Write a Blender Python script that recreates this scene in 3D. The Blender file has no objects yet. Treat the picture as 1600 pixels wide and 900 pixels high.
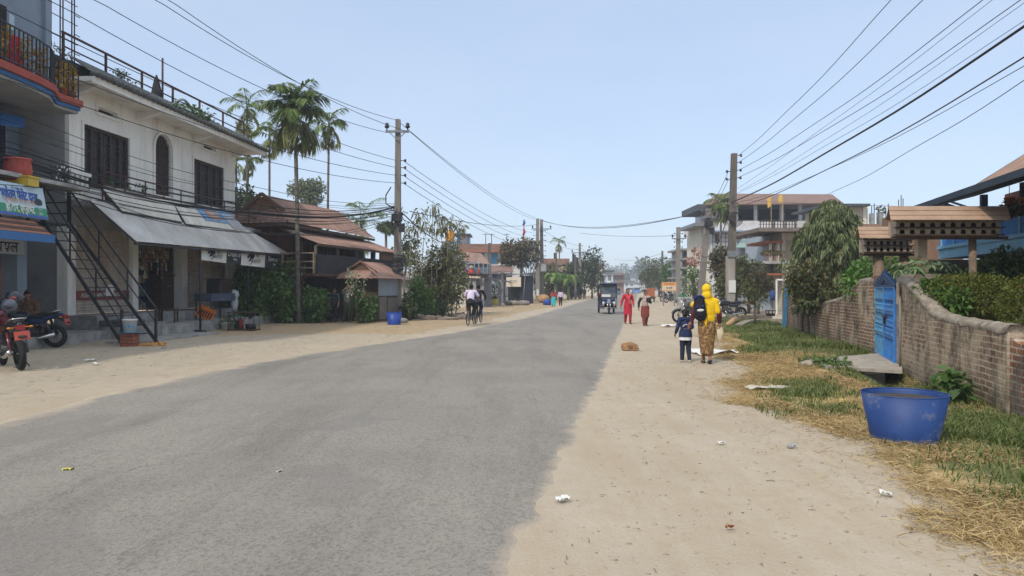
EXPO=0.55
HAZE=0.0009
import bpy, math, random
import numpy as np
from mathutils import Vector, Matrix, noise
R=random.Random(7); NR=np.random.RandomState(5)
S=bpy.context.scene; COL=S.collection
F_=1150.0; H_=1.5; Y0=450.0
rad=math.radians
def P(px,py,d): return Vector(((px-800)/F_*d, d, H_-(py-Y0)/F_*d))
def G(px,py): return P(px,py,H_*F_/(py-Y0))
def V(*a): return Vector(a)
# ---------------------------------------------------------------- materials
MATS={}
def newmat(name):
    m=bpy.data.materials.new(name); m.use_nodes=True; nt=m.node_tree
    return m,nt,nt.nodes['Principled BSDF']
def N(nt,t,**k):
    n=nt.nodes.new('ShaderNode'+t)
    for a,b in k.items():
        if a in n.inputs.keys(): n.inputs[a].default_value=b
        else: setattr(n,a,b)
    return n
def L(nt,a,b): nt.links.new(a,b)
def c4(c): return (c[0],c[1],c[2],1)
def ramp(nt,fac,stops):
    r=N(nt,'ValToRGB'); e=r.color_ramp.elements
    while len(e)<len(stops): e.new(.5)
    for i,(p,c) in enumerate(stops):
        e[i].position=p; e[i].color=c4(c) if not isinstance(c,(int,float)) else (c,c,c,1)
    L(nt,fac,r.inputs['Fac']); return r.outputs['Color']
def mix(nt,fac,a,b,mode='MIX'):
    m=N(nt,'Mix',data_type='RGBA',blend_type=mode)
    for s,i in ((fac,0),(a,6),(b,7)):
        if isinstance(s,(int,float)): m.inputs[i].default_value=s
        elif isinstance(s,tuple): m.inputs[i].default_value=c4(s)
        else: L(nt,s,m.inputs[i])
    return m.outputs[2]
def pos(nt,scale=(1,1,1),rotz=0):
    g=N(nt,'NewGeometry'); mp=N(nt,'Mapping'); mp.inputs['Scale'].default_value=scale; mp.inputs['Rotation'].default_value=(0,0,rotz)
    L(nt,g.outputs['Position'],mp.inputs['Vector']); return mp.outputs[0]
def objc(nt,scale=(1,1,1)):
    g=N(nt,'TexCoord'); mp=N(nt,'Mapping'); mp.inputs['Scale'].default_value=scale
    L(nt,g.outputs['Object'],mp.inputs['Vector']); return mp.outputs[0]
def noi(nt,vec,scale,detail=5,rough=.6):
    n=N(nt,'TexNoise',Scale=scale,Detail=detail,Roughness=rough); L(nt,vec,n.inputs['Vector']); return n.outputs['Fac']
def bump(nt,bs,h,strength=.3,dist=.02):
    b=N(nt,'Bump',Strength=strength,Distance=dist); L(nt,h,b.inputs['Height']); L(nt,b.outputs[0],bs.inputs['Normal'])
def M(name,col,rough=.8,var=.25,scale=3,bmp=.15,dirt=None,dirtamt=.5,streak=False,metal=0,spec=.3,fine=40,local=False):
    """general weathered surface: colour varies with noise, optional dirt blotches / vertical streaks"""
    if name in MATS: return MATS[name]
    m,nt,bs=newmat(name)
    src=objc if local else pos
    p=src(nt); a=noi(nt,p,scale,6,.65)
    lo=tuple(max(0,c*(1-var)) for c in col); hi=tuple(min(1,c*(1+var)) for c in col)
    c=ramp(nt,a,[(.3,lo),(.7,hi)])
    if dirt:
        q=src(nt,(1,1,.18)) if streak else src(nt)
        b=noi(nt,q,scale*1.7,7,.7); f=ramp(nt,b,[(.5-.3*dirtamt+.05,0.0),(.78-.2*dirtamt,1.0)])
        if streak: pass
        c=mix(nt,f,c,dirt)
    f2=noi(nt,p,fine,3,.6); c=mix(nt,.35,c,ramp(nt,f2,[(.35,.6),(.7,1.0)]),'MULTIPLY')
    L(nt,c,bs.inputs['Base Color']); bs.inputs['Roughness'].default_value=rough; bs.inputs['Metallic'].default_value=metal
    bs.inputs['Specular IOR Level'].default_value=spec
    if bmp: bump(nt,bs,f2,bmp,.01)
    MATS[name]=m; return m
def Leaf(name,cols,trans=.25,rough=.55):
    if name in MATS: return MATS[name]
    m,nt,bs=newmat(name); g=N(nt,'NewGeometry')
    n=len(cols); c=ramp(nt,g.outputs['Random Per Island'],[(i/(n-1) if n>1 else 0,cols[i]) for i in range(n)])
    big=noi(nt,pos(nt),1.3,3); c=mix(nt,.5,c,ramp(nt,big,[(.3,.65),(.7,1.0)]),'MULTIPLY')
    L(nt,c,bs.inputs['Base Color']); bs.inputs['Roughness'].default_value=rough; bs.inputs['Specular IOR Level'].default_value=.25
    t=N(nt,'BsdfTranslucent'); L(nt,mix(nt,1.0,c,(1.0,1.0,.55),'MULTIPLY'),t.inputs['Color'])
    mx=N(nt,'MixShader'); mx.inputs[0].default_value=trans
    L(nt,bs.outputs[0],mx.inputs[1]); L(nt,t.outputs[0],mx.inputs[2])
    L(nt,mx.outputs[0],nt.nodes['Material Output'].inputs['Surface'])
    MATS[name]=m; return m
def Glass(name,col=(.03,.035,.04),rough=.12):
    return M(name,col,rough,.1,2,0,spec=.6)
# ---------------------------------------------------------------- objects
ORG={}
def tag(o,label=None,cat=None,group=None,kind=None):
    if label: o['label']=label
    if cat: o['category']=cat
    if group: o['group']=group
    if kind: o['kind']=kind
    return o
def thing(name,label,cat,loc=(0,0,0),rz=0,group=None):
    o=bpy.data.objects.new(name,None); COL.objects.link(o); o.location=loc; o.rotation_euler=(0,0,rz); o.empty_display_size=.1
    ORG[o.name]=Vector(loc) if rz==0 else None
    return tag(o,label,cat,group)
def link(name,me,mats,parent=None,org=None):
    o=bpy.data.objects.new(name,me); COL.objects.link(o)
    for m in (mats if isinstance(mats,(list,tuple)) else [mats]): me.materials.append(m)
    if parent is not None: o.parent=parent; ORG[o.name]=V(0,0,0)
    return o
def originof(o):
    p=V(0,0,0)
    while o is not None: p=p+o.location; o=o.parent
    return p
def copytree(o,parent=None):
    c=o.copy(); COL.objects.link(c); c.parent=parent
    for ch in list(o.children): copytree(ch,c)
    return c
class Frame:
    """local frame of a facade: s along it (away from the camera), o outwards to the road, z up"""
    def __init__(s,A,u,side=1):
        s.A=Vector((A[0],A[1])); s.u=Vector(u).normalized(); s.n=Vector((s.u.y,-s.u.x))*side
    def __call__(s,p):
        a=s.A+s.u*p[0]+s.n*p[1]; return Vector((a.x,a.y,p[2]))
    def sz(s,px,py,o=0):
        k=(px-800)/F_; B=s.A+s.n*o
        t=(k*B.y-B.x)/(s.u.x-k*s.u.y); d=B.y+s.u.y*t
        return t, H_-(py-Y0)/F_*d
    def at(s,px,py,o=0):
        t,z=s.sz(px,py,o); return (t,o,z)
class MB:
    def __init__(s,T=None): s.v=[]; s.f=[]; s.m=[]; s.sm=[]; s.T=T; s.mi=0
    def pt(s,p): return s.T(p) if s.T else Vector(p)
    def add(s,vs,fs,smooth=False):
        b=len(s.v); s.v+= [s.pt(p) for p in vs]
        for f in fs: s.f.append([b+i for i in f]); s.m.append(s.mi); s.sm.append(smooth)
        return s
    def box(s,x0,x1,y0,y1,z0,z1):
        return s.add([(x0,y0,z0),(x1,y0,z0),(x1,y1,z0),(x0,y1,z0),(x0,y0,z1),(x1,y0,z1),(x1,y1,z1),(x0,y1,z1)],
          [(3,2,1,0),(4,5,6,7),(0,1,5,4),(1,2,6,5),(2,3,7,6),(3,0,4,7)])
    def slab(s,q,th):
        """quad/poly q thickened along its normal by th (both given in local coordinates)"""
        q=[Vector(p) for p in q]; nn=(q[1]-q[0]).cross(q[2]-q[0]).normalized()*th; n=len(q)
        fs=[tuple(range(n))[::-1],tuple(range(n,2*n))]+[(i,(i+1)%n,n+(i+1)%n,n+i) for i in range(n)]
        return s.add(q+[p+nn for p in q],fs)
    def prism(s,poly,vec):
        q=[Vector(p) for p in poly]; n=len(q); vec=Vector(vec)
        return s.add(q+[p+vec for p in q],[tuple(range(n))[::-1],tuple(range(n,2*n))]+[(i,(i+1)%n,n+(i+1)%n,n+i) for i in range(n)])
    def bar(s,a,b,w,h=None):
        a=Vector(a);b=Vector(b);h=h or w; d=(b-a)
        if d.length<1e-6: return s
        d.normalize(); up=V(0,0,1) if abs(d.z)<.95 else V(0,1,0); x=d.cross(up).normalized()*w/2; y=x.cross(d).normalized()*h/2
        return s.add([a-x-y,a+x-y,a+x+y,a-x+y,b-x-y,b+x-y,b+x+y,b-x+y],[(3,2,1,0),(4,5,6,7),(0,1,5,4),(1,2,6,5),(2,3,7,6),(3,0,4,7)])
    def tube(s,pts,r,n=6,cap=True,smooth=True):
        pts=[Vector(p) for p in pts]; m=len(pts); rs=r if isinstance(r,(list,tuple)) else [r]*m
        vs=[];x=None
        for i,p in enumerate(pts):
            d=(pts[min(i+1,m-1)]-pts[max(i-1,0)]).normalized()
            if x is None:
                up=V(0,0,1) if abs(d.z)<.9 else V(1,0,0); x=d.cross(up).normalized()
            else:
                x=(x-d*x.dot(d)); x=x.normalized() if x.length>1e-6 else d.orthogonal().normalized()
            y=d.cross(x)
            for k in range(n):
                a=2*math.pi*k/n; vs.append(p+(x*math.cos(a)+y*math.sin(a))*rs[i])
        fs=[(i*n+k,i*n+(k+1)%n,(i+1)*n+(k+1)%n,(i+1)*n+k) for i in range(m-1) for k in range(n)]
        if cap: fs+=[tuple(range(n))[::-1],tuple(range((m-1)*n,m*n))]
        return s.add(vs,fs,smooth)
    def cyl(s,a,b,r0,r1=None,n=12,smooth=True): return s.tube([a,b],[r0,r0 if r1 is None else r1],n,True,smooth)
    def lathe(s,prof,c=(0,0,0),n=24,smooth=True,sx=1,sy=1):
        vs=[];c=Vector(c)
        for (r,z) in prof:
            for k in range(n):
                a=2*math.pi*k/n; vs.append(c+V(r*sx*math.cos(a),r*sy*math.sin(a),z))
        fs=[(i*n+k,i*n+(k+1)%n,(i+1)*n+(k+1)%n,(i+1)*n+k) for i in range(len(prof)-1) for k in range(n)]
        return s.add(vs,fs,smooth)
    def ell(s,c,r,nu=12,nv=8,ax=None):
        c=Vector(c); vs=[];r=r if isinstance(r,(tuple,list)) else (r,r,r)
        for i in range(nv+1):
            t=math.pi*i/nv
            for k in range(nu):
                a=2*math.pi*k/nu; p=V(r[0]*math.sin(t)*math.cos(a),r[1]*math.sin(t)*math.sin(a),r[2]*math.cos(t))
                vs.append(c+(ax@p if ax else p))
        return s.add(vs,[(i*nu+k,(i+1)*nu+k,(i+1)*nu+(k+1)%nu,i*nu+(k+1)%nu) for i in range(nv) for k in range(nu)],True)
    def ring(s,c,R_,r,axis=(1,0,0),n=28,m=8):
        ax=Vector(axis).normalized(); x=ax.orthogonal().normalized(); y=ax.cross(x); c=Vector(c); vs=[]
        for i in range(n):
            a=2*math.pi*i/n; d=x*math.cos(a)+y*math.sin(a)
            for k in range(m):
                b=2*math.pi*k/m; vs.append(c+d*(R_+r*math.cos(b))+ax*r*math.sin(b))
        return s.add(vs,[(i*m+k,((i+1)%n)*m+k,((i+1)%n)*m+(k+1)%m,i*m+(k+1)%m) for i in range(n) for k in range(m)],True)
    def corr(s,a,b,c,d,pitch=.15,amp=.018,axis='ab',rows=1):
        """corrugated sheet over the quad a-b (top edge) c-d (bottom edge under b, a): ribs run from top to bottom"""
        a,b,c,d=[Vector(p) for p in (a,b,c,d)]; n=max(2,int((b-a).length/pitch*4)); nn=(b-a).cross(d-a).normalized()
        vs=[]
        for j in range(rows+1):
            f=j/rows
            for i in range(n+1):
                t=i/n; p=a.lerp(b,t).lerp(d.lerp(c,t),f); vs.append(p+nn*amp*math.sin(2*math.pi*i/4))
        w=n+1
        return s.add(vs,[(j*w+i,j*w+i+1,(j+1)*w+i+1,(j+1)*w+i) for j in range(rows) for i in range(n)])
    def holes(s,s0,s1,z0,z1,o0,o1,hs):
        """wall panel from s0..s1, z0..z1, thickness o0..o1 with rectangular holes (a,b,c,d)"""
        xs=sorted({s0,s1}|{x for h in hs for x in h[:2] if s0<x<s1}); zs=sorted({z0,z1}|{z for h in hs for z in h[2:] if z0<z<z1})
        for i in range(len(xs)-1):
            run=None
            for j in range(len(zs)-1):
                cx=(xs[i]+xs[i+1])/2; cz=(zs[j]+zs[j+1])/2
                if any(h[0]<cx<h[1] and h[2]<cz<h[3] for h in hs):
                    if run is not None: s.box(xs[i],xs[i+1],o0,o1,run,zs[j]); run=None
                elif run is None: run=zs[j]
            if run is not None: s.box(xs[i],xs[i+1],o0,o1,run,z1)
        return s
    def build(s,name,mats,parent=None,label=None):
        me=bpy.data.meshes.new(name); o_=originof(parent) if parent is not None else V(0,0,0)
        me.from_pydata([tuple(p-o_) for p in s.v],[],s.f)
        o=link(name,me,mats,parent)
        me.polygons.foreach_set('material_index',s.m); me.polygons.foreach_set('use_smooth',s.sm); me.update()
        if label: o['label']=label
        return o
def npmesh(name,v,quads,mats,parent=None,smooth=False,org=None):
    """fast mesh from numpy arrays; quads is (n,4) or (n,3)"""
    v=np.asarray(v,dtype=np.float32).reshape(-1,3)
    o_=originof(parent) if parent is not None else V(0,0,0)
    v=v-np.array(o_,dtype=np.float32)
    q=np.asarray(quads,dtype=np.int32); k=q.shape[1]; me=bpy.data.meshes.new(name)
    me.vertices.add(len(v)); me.vertices.foreach_set('co',v.ravel()); me.loops.add(q.size); me.loops.foreach_set('vertex_index',q.ravel())
    me.polygons.add(len(q)); me.polygons.foreach_set('loop_start',np.arange(0,q.size,k,dtype=np.int32)); me.polygons.foreach_set('loop_total',np.full(len(q),k,dtype=np.int32))
    if smooth: me.polygons.foreach_set('use_smooth',np.ones(len(q),dtype=bool))
    me.update(calc_edges=True); me.validate(); return link(name,me,mats,parent)
def nrm(a): return a/np.maximum(np.linalg.norm(a,axis=1,keepdims=True),1e-9)
def leafgeo(Pt,D,Ln,W,droop=.15,up=None):
    """rhombic leaves: base points Pt, directions D, lengths Ln, widths W"""
    n=len(Pt); D=nrm(D); up=NR.normal(size=(n,3))*.5+np.array([0,0,1.]) if up is None else up
    sd=nrm(np.cross(D,up)); Ln=np.broadcast_to(Ln,(n,))[:,None]; W=np.broadcast_to(W,(n,))[:,None]
    nn=np.cross(sd,D)
    mid=Pt+D*Ln*.45
    tip=Pt+D*Ln-np.array([0,0,1.])*Ln*droop
    v=np.stack([Pt,mid+sd*W*.5+nn*W*.15,tip,mid-sd*W*.5+nn*W*.15],axis=1).reshape(-1,3)
    return v,np.arange(4*n).reshape(n,4)
def lobes(ls,n,shell=.55):
    """sample points in the outer shell of ellipsoid lobes [(c,(rx,ry,rz))]: positions, outward directions"""
    w=np.array([l[1][0]*l[1][1]+l[1][1]*l[1][2]+l[1][0]*l[1][2] for l in ls]); k=NR.choice(len(ls),n,p=w/w.sum())
    C=np.array([l[0] for l in ls])[k]; Rr=np.array([l[1] for l in ls])[k]
    d=nrm(NR.normal(size=(n,3))); f=shell+(1.08-shell)*NR.rand(n,1)**.7
    return C+d*Rr*f, d
def foliage(name,ls,n,size,mat,parent,asp=.5,shell=.5,out=.7,droop=.2,down=0,clump=0):
    if clump:
        m=max(1,n//clump); p,d=lobes(ls,m,shell); p=np.repeat(p,clump,0); d=np.repeat(d,clump,0)
        n=len(p); p=p+NR.normal(size=(n,3))*size*.25
    else: p,d=lobes(ls,n,shell)
    D=d*out+NR.normal(size=(n,3))*.6-np.array([0,0,1.])*down
    Ln=size*(.6+.8*NR.rand(n)); v,q=leafgeo(p,D,Ln,Ln*asp*(.8+.4*NR.rand(n)),droop)
    return npmesh(name,v,q,mat,parent)
def ctext(body,mat,name,parent,T,size=1.0,depth=.004,align='CENTER',bold=0):
    """lettering turned into a mesh; T maps (x,y,zout) of the text plane to world"""
    c=bpy.data.curves.new('lettering','FONT'); c.body=body; c.size=size; c.align_x=align; c.align_y='CENTER'; c.offset=bold
    o=bpy.data.objects.new('lettering',c); COL.objects.link(o); dg=bpy.context.evaluated_depsgraph_get(); dg.update()
    me=bpy.data.meshes.new_from_object(o.evaluated_get(dg)); bpy.data.objects.remove(o)
    og=originof(parent) if parent is not None else V(0,0,0)
    for v in me.vertices: v.co=T(v.co.x,v.co.y,depth)-og
    me.materials.clear(); return link(name,me,mat,parent)
def plane_T(a,b,d,out=.01):
    """text-plane mapper: a = lower left, b = lower right, d = upper left; x,y in metres from a"""
    a,b,d=Vector(a),Vector(b),Vector(d); x=(b-a).normalized(); n=x.cross(d-a).normalized(); y=n.cross(x)
    if (V(0,0,H_)-a).dot(n)<0: n=-n
    return lambda u,v,w: a+x*u+y*v+n*(w+out)
# ---------------------------------------------------------------- camera, light, air
cam=bpy.data.cameras.new('camera'); cam.sensor_width=36; cam.lens=36*F_/1600; cam.clip_end=3000; cam.clip_start=.1
co=bpy.data.objects.new('camera',cam); COL.objects.link(co); co.location=(0,0,H_); co.rotation_euler=(rad(90),0,0); S.camera=co
EL,AZ=rad(44),rad(213)
w=bpy.data.worlds.new('World'); S.world=w; w.use_nodes=True; nt=w.node_tree
sk=N(nt,'TexSky',sky_type='NISHITA'); sk.sun_disc=False; sk.sun_elevation=EL; sk.sun_rotation=AZ; sk.air_density=1.0; sk.dust_density=1.0; sk.ozone_density=2.0; sk.altitude=0
tc=N(nt,'TexCoord'); mpp=N(nt,'Mapping'); mpp.inputs['Scale'].default_value=(1,1,3.5); L(nt,tc.outputs['Generated'],mpp.inputs['Vector']); cl=noi(nt,mpp.outputs[0],1.6,6,.6)
hz_=mix(nt,ramp(nt,cl,[(.35,0.0),(.7,1.0)]),(2.4,3.02,4.0),(2.8,3.3,4.1)); sz_=N(nt,'SeparateXYZ'); L(nt,tc.outputs['Generated'],sz_.inputs[0]); hz_=mix(nt,ramp(nt,sz_.outputs[2],[(.38,0.0),(.8,1.0)]),hz_,(6.6,6.9,7.2)); L(nt,mix(nt,.74,sk.outputs[0],hz_),nt.nodes['Background'].inputs[0]); nt.nodes['Background'].inputs[1].default_value=.15  # zenith, out of view, whitened and brightened as added fill for the shade
sl=bpy.data.lights.new('sun','SUN'); sl.energy=2.0; sl.angle=rad(2.2); sl.color=(1,.93,.82)
so=bpy.data.objects.new('sun',sl); COL.objects.link(so); so.location=(-20,-20,40)
sd=V(math.sin(AZ)*math.cos(EL),math.cos(AZ)*math.cos(EL),math.sin(EL)); so.rotation_euler=sd.to_track_quat('Z','Y').to_euler()
S.view_settings.view_transform='Standard'; S.view_settings.look='None'; S.view_settings.exposure=EXPO; S.view_settings.gamma=1
S.render.engine='CYCLES'; cy=S.cycles
cy.use_denoising=True; cy.max_bounces=6; cy.diffuse_bounces=3; cy.glossy_bounces=2; cy.transmission_bounces=4; cy.volume_bounces=2; cy.transparent_max_bounces=8
cy.use_adaptive_sampling=True; cy.adaptive_threshold=.02; cy.sample_clamp_indirect=6
cy.caustics_reflective=False; cy.caustics_refractive=False
try: cy.denoiser='OPENIMAGEDENOISE'; cy.denoising_input_passes='RGB_ALBEDO_NORMAL'
except Exception: pass
if HAZE:
    hm=bpy.data.materials.new('haze_air'); hm.use_nodes=True; nt=hm.node_tree; nt.nodes.remove(nt.nodes['Principled BSDF'])
    pv=N(nt,'VolumePrincipled'); pv.inputs['Color'].default_value=(.80,.88,1,1); pv.inputs['Density'].default_value=HAZE; pv.inputs['Anisotropy'].default_value=.2
    L(nt,pv.outputs[0],nt.nodes['Material Output'].inputs['Volume'])
    h=MB().box(-700,700,-45,1350,-2.2,26).build('haze',hm); tag(h,'pale blue haze hanging over the whole street','haze',None,'stuff')
# ---------------------------------------------------------------- layout of the ground
def interp(pts): a=np.array(pts,dtype=float); return lambda y: np.interp(y,a[:,1],a[:,0])
RE=[G(*p) for p in ((815,900),(848,830),(880,760),(905,700),(930,640),(950,590),(965,545),(978,510),(988,485),(994,470),(997,460))]
LE=[G(*p) for p in ((0,655),(200,607),(400,565),(560,540),(700,520),(800,500),(850,487),(900,473),(930,465),(950,460))]
re_=interp([(-3.2,-25),(-1.0,-2),(-.35,2)]+[(p.x,p.y) for p in RE]+[(110,640),(210,1200)])
le_=interp([(-10,-25),(-7.6,-2),(-6.8,4)]+[(p.x,p.y) for p in LE]+[(104,640),(204,1200)])
WPT=[(4.9,3),(5.2,5),(6.26,9.48),(7.35,13.8),(8.1,16.4),(9.8,24.6),(11.2,31)]
wx_=interp(WPT)
bx_=interp([(3.1,2),(3.3,4.6),(3.42,6),(3.25,8.6),(3.2,10),(3.5,12.4),(4.6,16),(5.6,19),(7.2,27),(10,40),(14,60)])
def sm(a,b,x): t=np.clip((x-a)/(b-a),0,1); return t*t*(3-2*t)
def fbm(x,y,s,seed=0):
    r=np.random.RandomState(seed); o=np.zeros_like(x); 
    for k in range(4):
        for j in range(4):
            a=r.rand()*6.283; f=s*2**k*(.7+.6*r.rand()); o=o+np.sin((x*math.cos(a)+y*math.sin(a))*f+r.rand()*6.283)/2**k
    return o/3.2
def ditch(x,y):
    s=x-wx_(y); return -.34*np.exp(-((s+.55)/.42)**2)*sm(9.5,11.5,y)*(1-sm(15.5,18,y))
def green(x,y):
    s=x-wx_(y); n=fbm(x,y,1.1,3)*.5
    a=sm(-2.0,-1.1,s+n*.9)*sm(4.5,7.0,y+n)*(1-sm(9.6,11.2,y))            # beside the tub
    b=sm(-3.3,-2.6,s+n*.6)*(1-sm(-2.2,-1.7,s+n*.5))*sm(8.3,9.2,y)*(1-sm(11.0,12.2,y))   # patch behind the tub
    c=sm(.2,.9,x-bx_(y)+n*.6)*sm(15.5,18,y)*(1-sm(34,40,y))                # towards the pole
    d=.75*sm(-1.8,-1.0,s+n)*sm(10.5,12,y)*(1-sm(14.2,16,y))
    return np.clip(np.maximum.reduce([a,.4*b,c,d]),0,1)*(s<.05)
def straw(x,y):
    n=fbm(x,y,1.6,9)
    return sm(-.35,.35,x-bx_(y)+n*.45)*(1-sm(16,20,y)*.35)*(x-wx_(y)<.02)*(1-sm(30,40,y))
def leftdry(x,y):
    n=fbm(x,y,.9,21); return sm(22,27,y+n*1.5)*sm(.4,1.6,le_(y)-x+n*.5)
def gz(x,y):
    x=np.asarray(x,dtype=float); y=np.asarray(y,dtype=float)
    off=np.minimum(np.abs(x-re_(y)),np.abs(x-le_(y))); on=(x>le_(y))&(x<re_(y))
    k=np.where(on,0,sm(0,.8,off))
    z=ditch(x,y)+k*(.022*fbm(x,y,.8,1)+.010*fbm(x,y,3.1,2))
    return z-np.where(on,.03,0)*0
def gzf(x,y): return float(gz(np.array([x]),np.array([y]))[0])
def grid_axis(parts):
    o=[]
    for a,b,s in parts: o+=list(np.arange(a,b,s))
    return np.array(o)
gx=np.concatenate([grid_axis([(-700,-60,40),(-60,-16,3),(-16,-7,.35),(-7,2,.22),(2,10,.11),(10,16,.3),(16,60,3),(60,700,40)]),[700]])
gy=np.concatenate([grid_axis([(-40,2,2),(2,13,.13),(13,32,.3),(32,70,1.5),(70,200,8),(200,1300,60)]),[1300]])
X,Y=np.meshgrid(gx,gy); Z=gz(X,Y)
on=(X>le_(Y)+.45)&(X<re_(Y)-.45); Z=np.where(on,Z-.03,Z)
nx,ny=len(gx),len(gy); idx=np.arange(nx*ny).reshape(ny,nx)
q=np.stack([idx[:-1,:-1],idx[:-1,1:],idx[1:,1:],idx[1:,:-1]],axis=-1).reshape(-1,4)
gm,nt,bs=newmat('ground_soil')
p=pos(nt); at=lambda n: N(nt,'Attribute',attribute_name=n).outputs['Fac']
big=noi(nt,p,.6,6,.65); mid=noi(nt,p,4,6,.7); fin=noi(nt,p,38,4,.65); vf=noi(nt,p,140,2,.6)
dirt=mix(nt,ramp(nt,big,[(.32,0.0),(.68,1.0)]),(.352,.295,.222),(.418,.358,.282))
dirt=mix(nt,ramp(nt,mid,[(.45,0.0),(.75,.6)]),dirt,(.335,.27,.185))
trk=noi(nt,pos(nt,(2.2,.28,1),rad(-9)),1.0,6,.7); dirt=mix(nt,ramp(nt,trk,[(.42,0.0),(.62,.55)]),dirt,(.335,.265,.18))
dirt=mix(nt,ramp(nt,fin,[(.60,0.0),(.78,.6)]),dirt,(.25,.20,.145))
dirt=mix(nt,ramp(nt,vf,[(.62,0.0),(.72,.5)]),dirt,(.55,.5,.42))
stc=mix(nt,ramp(nt,fin,[(.35,0.0),(.65,1.0)]),(.27,.185,.08),(.50,.37,.19)); stc=mix(nt,ramp(nt,mid,[(.5,0.0),(.8,.8)]),stc,(.30,.235,.16))
dirt=mix(nt,ramp(nt,at('leftside'),[(0,0.0),(1,.75)]),dirt,mix(nt,ramp(nt,mid,[(.4,0.0),(.72,1.0)]),(.37,.318,.245),(.27,.235,.185)))
def thr(a,amt=.55): # attribute broken up by noise
    s_=N(nt,'Math',operation='ADD'); L(nt,a,s_.inputs[0]); b_=N(nt,'Math',operation='MULTIPLY_ADD'); L(nt,mid,b_.inputs[0]); b_.inputs[1].default_value=1.6*amt; b_.inputs[2].default_value=-.8*amt; L(nt,b_.outputs[0],s_.inputs[1])
    return ramp(nt,s_.outputs[0],[(.38,0.0),(.62,1.0)])
c=mix(nt,thr(at('straw')),dirt,stc)
gc=mix(nt,ramp(nt,fin,[(.35,0.0),(.7,1.0)]),(.055,.07,.025),(.15,.15,.06)); c=mix(nt,thr(at('green')),c,gc)
ld=mix(nt,ramp(nt,mid,[(.4,0.0),(.7,1.0)]),(.37,.275,.17),(.26,.21,.145)); c=mix(nt,thr(at('dry')),c,ld)
L(nt,c,bs.inputs['Base Color']); bs.inputs['Roughness'].default_value=.95; bs.inputs['Specular IOR Level'].default_value=.1
hh=mix(nt,.4,fin,mid); bump(nt,bs,hh,.55,.035)
go=npmesh('ground',np.stack([X,Y,Z],-1).reshape(-1,3),q,gm,smooth=True); tag(go,None,None,None,'structure')
for nme,fn in (('straw',straw),('green',green),('dry',leftdry),('leftside',lambda x,y: sm(.3,1.8,le_(y)-x+.5*fbm(x,y,1.2,41)))):
    a=go.data.attributes.new(nme,'FLOAT','POINT'); a.data.foreach_set('value',fn(X,Y).astype(np.float32).ravel())
# ---------------------------------------------------------------- road
ry=np.concatenate([grid_axis([(-30,3,1.2),(3,14,.10),(14,40,.3),(40,110,1.5),(110,1250,25)]),[1250]])
nc=27; t=np.linspace(0,1,nc)
t=.5-.5*np.cos(np.pi*t)*(1)
lft=le_(ry)+.10*fbm(ry*0,ry,1.6,31)+.05*fbm(ry*0,ry,6,32); rgt=re_(ry)+.03*fbm(ry*0,ry,2.2,33)+.02*fbm(ry*0,ry,9,34)+.02*fbm(ry*0,ry,23,36)*(ry<30)
RX=lft[:,None]+(rgt-lft)[:,None]*t[None,:]; RY=np.repeat(ry[:,None],nc,1)
edge=np.minimum((RX-lft[:,None])/.9,(rgt[:,None]-RX)/.36); crown=np.clip(edge,0,1)
RZ=-.008+.03*np.clip(np.minimum(RX-lft[:,None],rgt[:,None]-RX),0,.4)/.4+.004*fbm(RX,RY,7,35)*(RY<40)
idx=np.arange(len(ry)*nc).reshape(len(ry),nc)
q=np.stack([idx[:-1,:-1],idx[:-1,1:],idx[1:,1:],idx[1:,:-1]],axis=-1).reshape(-1,4)
rm,nt,bs=newmat('old_asphalt'); p=pos(nt)
big=noi(nt,p,.35,6,.65); lng=noi(nt,pos(nt,(1.1,.16,1),rad(-12)),1.0,6,.7); fin=noi(nt,p,60,3,.7); vor=N(nt,'TexVoronoi',Scale=58.0); L(nt,p,vor.inputs['Vector'])
c=mix(nt,ramp(nt,big,[(.3,0.0),(.7,1.0)]),(.198,.180,.155),(.262,.238,.205))
c=mix(nt,ramp(nt,lng,[(.49,0.0),(.70,.6)]),c,(.128,.117,.102))
c=mix(nt,ramp(nt,vor.outputs['Color'],[(.25,.55),(.6,1.0),(.9,1.35)]),c,c,'MIX') if 0 else mix(nt,.75,c,ramp(nt,vor.outputs['Color'],[(.1,.55),(.55,1.0),(.95,1.0)]),'MULTIPLY')
c=mix(nt,ramp(nt,fin,[(.58,0.0),(.74,.55)]),c,(.34,.31,.27))
c=mix(nt,ramp(nt,fin,[(.25,.5),(.36,0.0)]),c,(.06,.055,.05))
cw=N(nt,'TexNoise',Scale=2.5,Detail=5.0); L(nt,p,cw.inputs['Vector']); cva=N(nt,'VectorMath',operation='MULTIPLY_ADD'); L(nt,cw.outputs['Color'],cva.inputs[0]); cva.inputs[1].default_value=(.5,.5,.5); L(nt,p,cva.inputs[2])
cv=N(nt,'TexVoronoi',feature='DISTANCE_TO_EDGE',Scale=.55); L(nt,cva.outputs[0],cv.inputs['Vector']); ck=mix(nt,ramp(nt,noi(nt,p,.5,3),[(.5,0.0),(.62,1.0)]),(0,0,0),ramp(nt,cv.outputs['Distance'],[(.0,.75),(.006,0.0)])); c=mix(nt,ck,c,(.07,.065,.06))
pt=noi(nt,pos(nt,(1,.5,1)),.9,2,.4); c=mix(nt,ramp(nt,pt,[(.60,0.0),(.63,.35)]),c,(.15,.142,.13))
e_=N(nt,'Attribute',attribute_name='inner').outputs['Fac']; s_=N(nt,'Math',operation='ADD'); L(nt,e_,s_.inputs[0]); mm=noi(nt,p,1.6,6,.7); b_=N(nt,'Math',operation='MULTIPLY_ADD'); L(nt,mm,b_.inputs[0]); b_.inputs[1].default_value=1.4; b_.inputs[2].default_value=-.7; L(nt,b_.outputs[0],s_.inputs[1])
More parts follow.
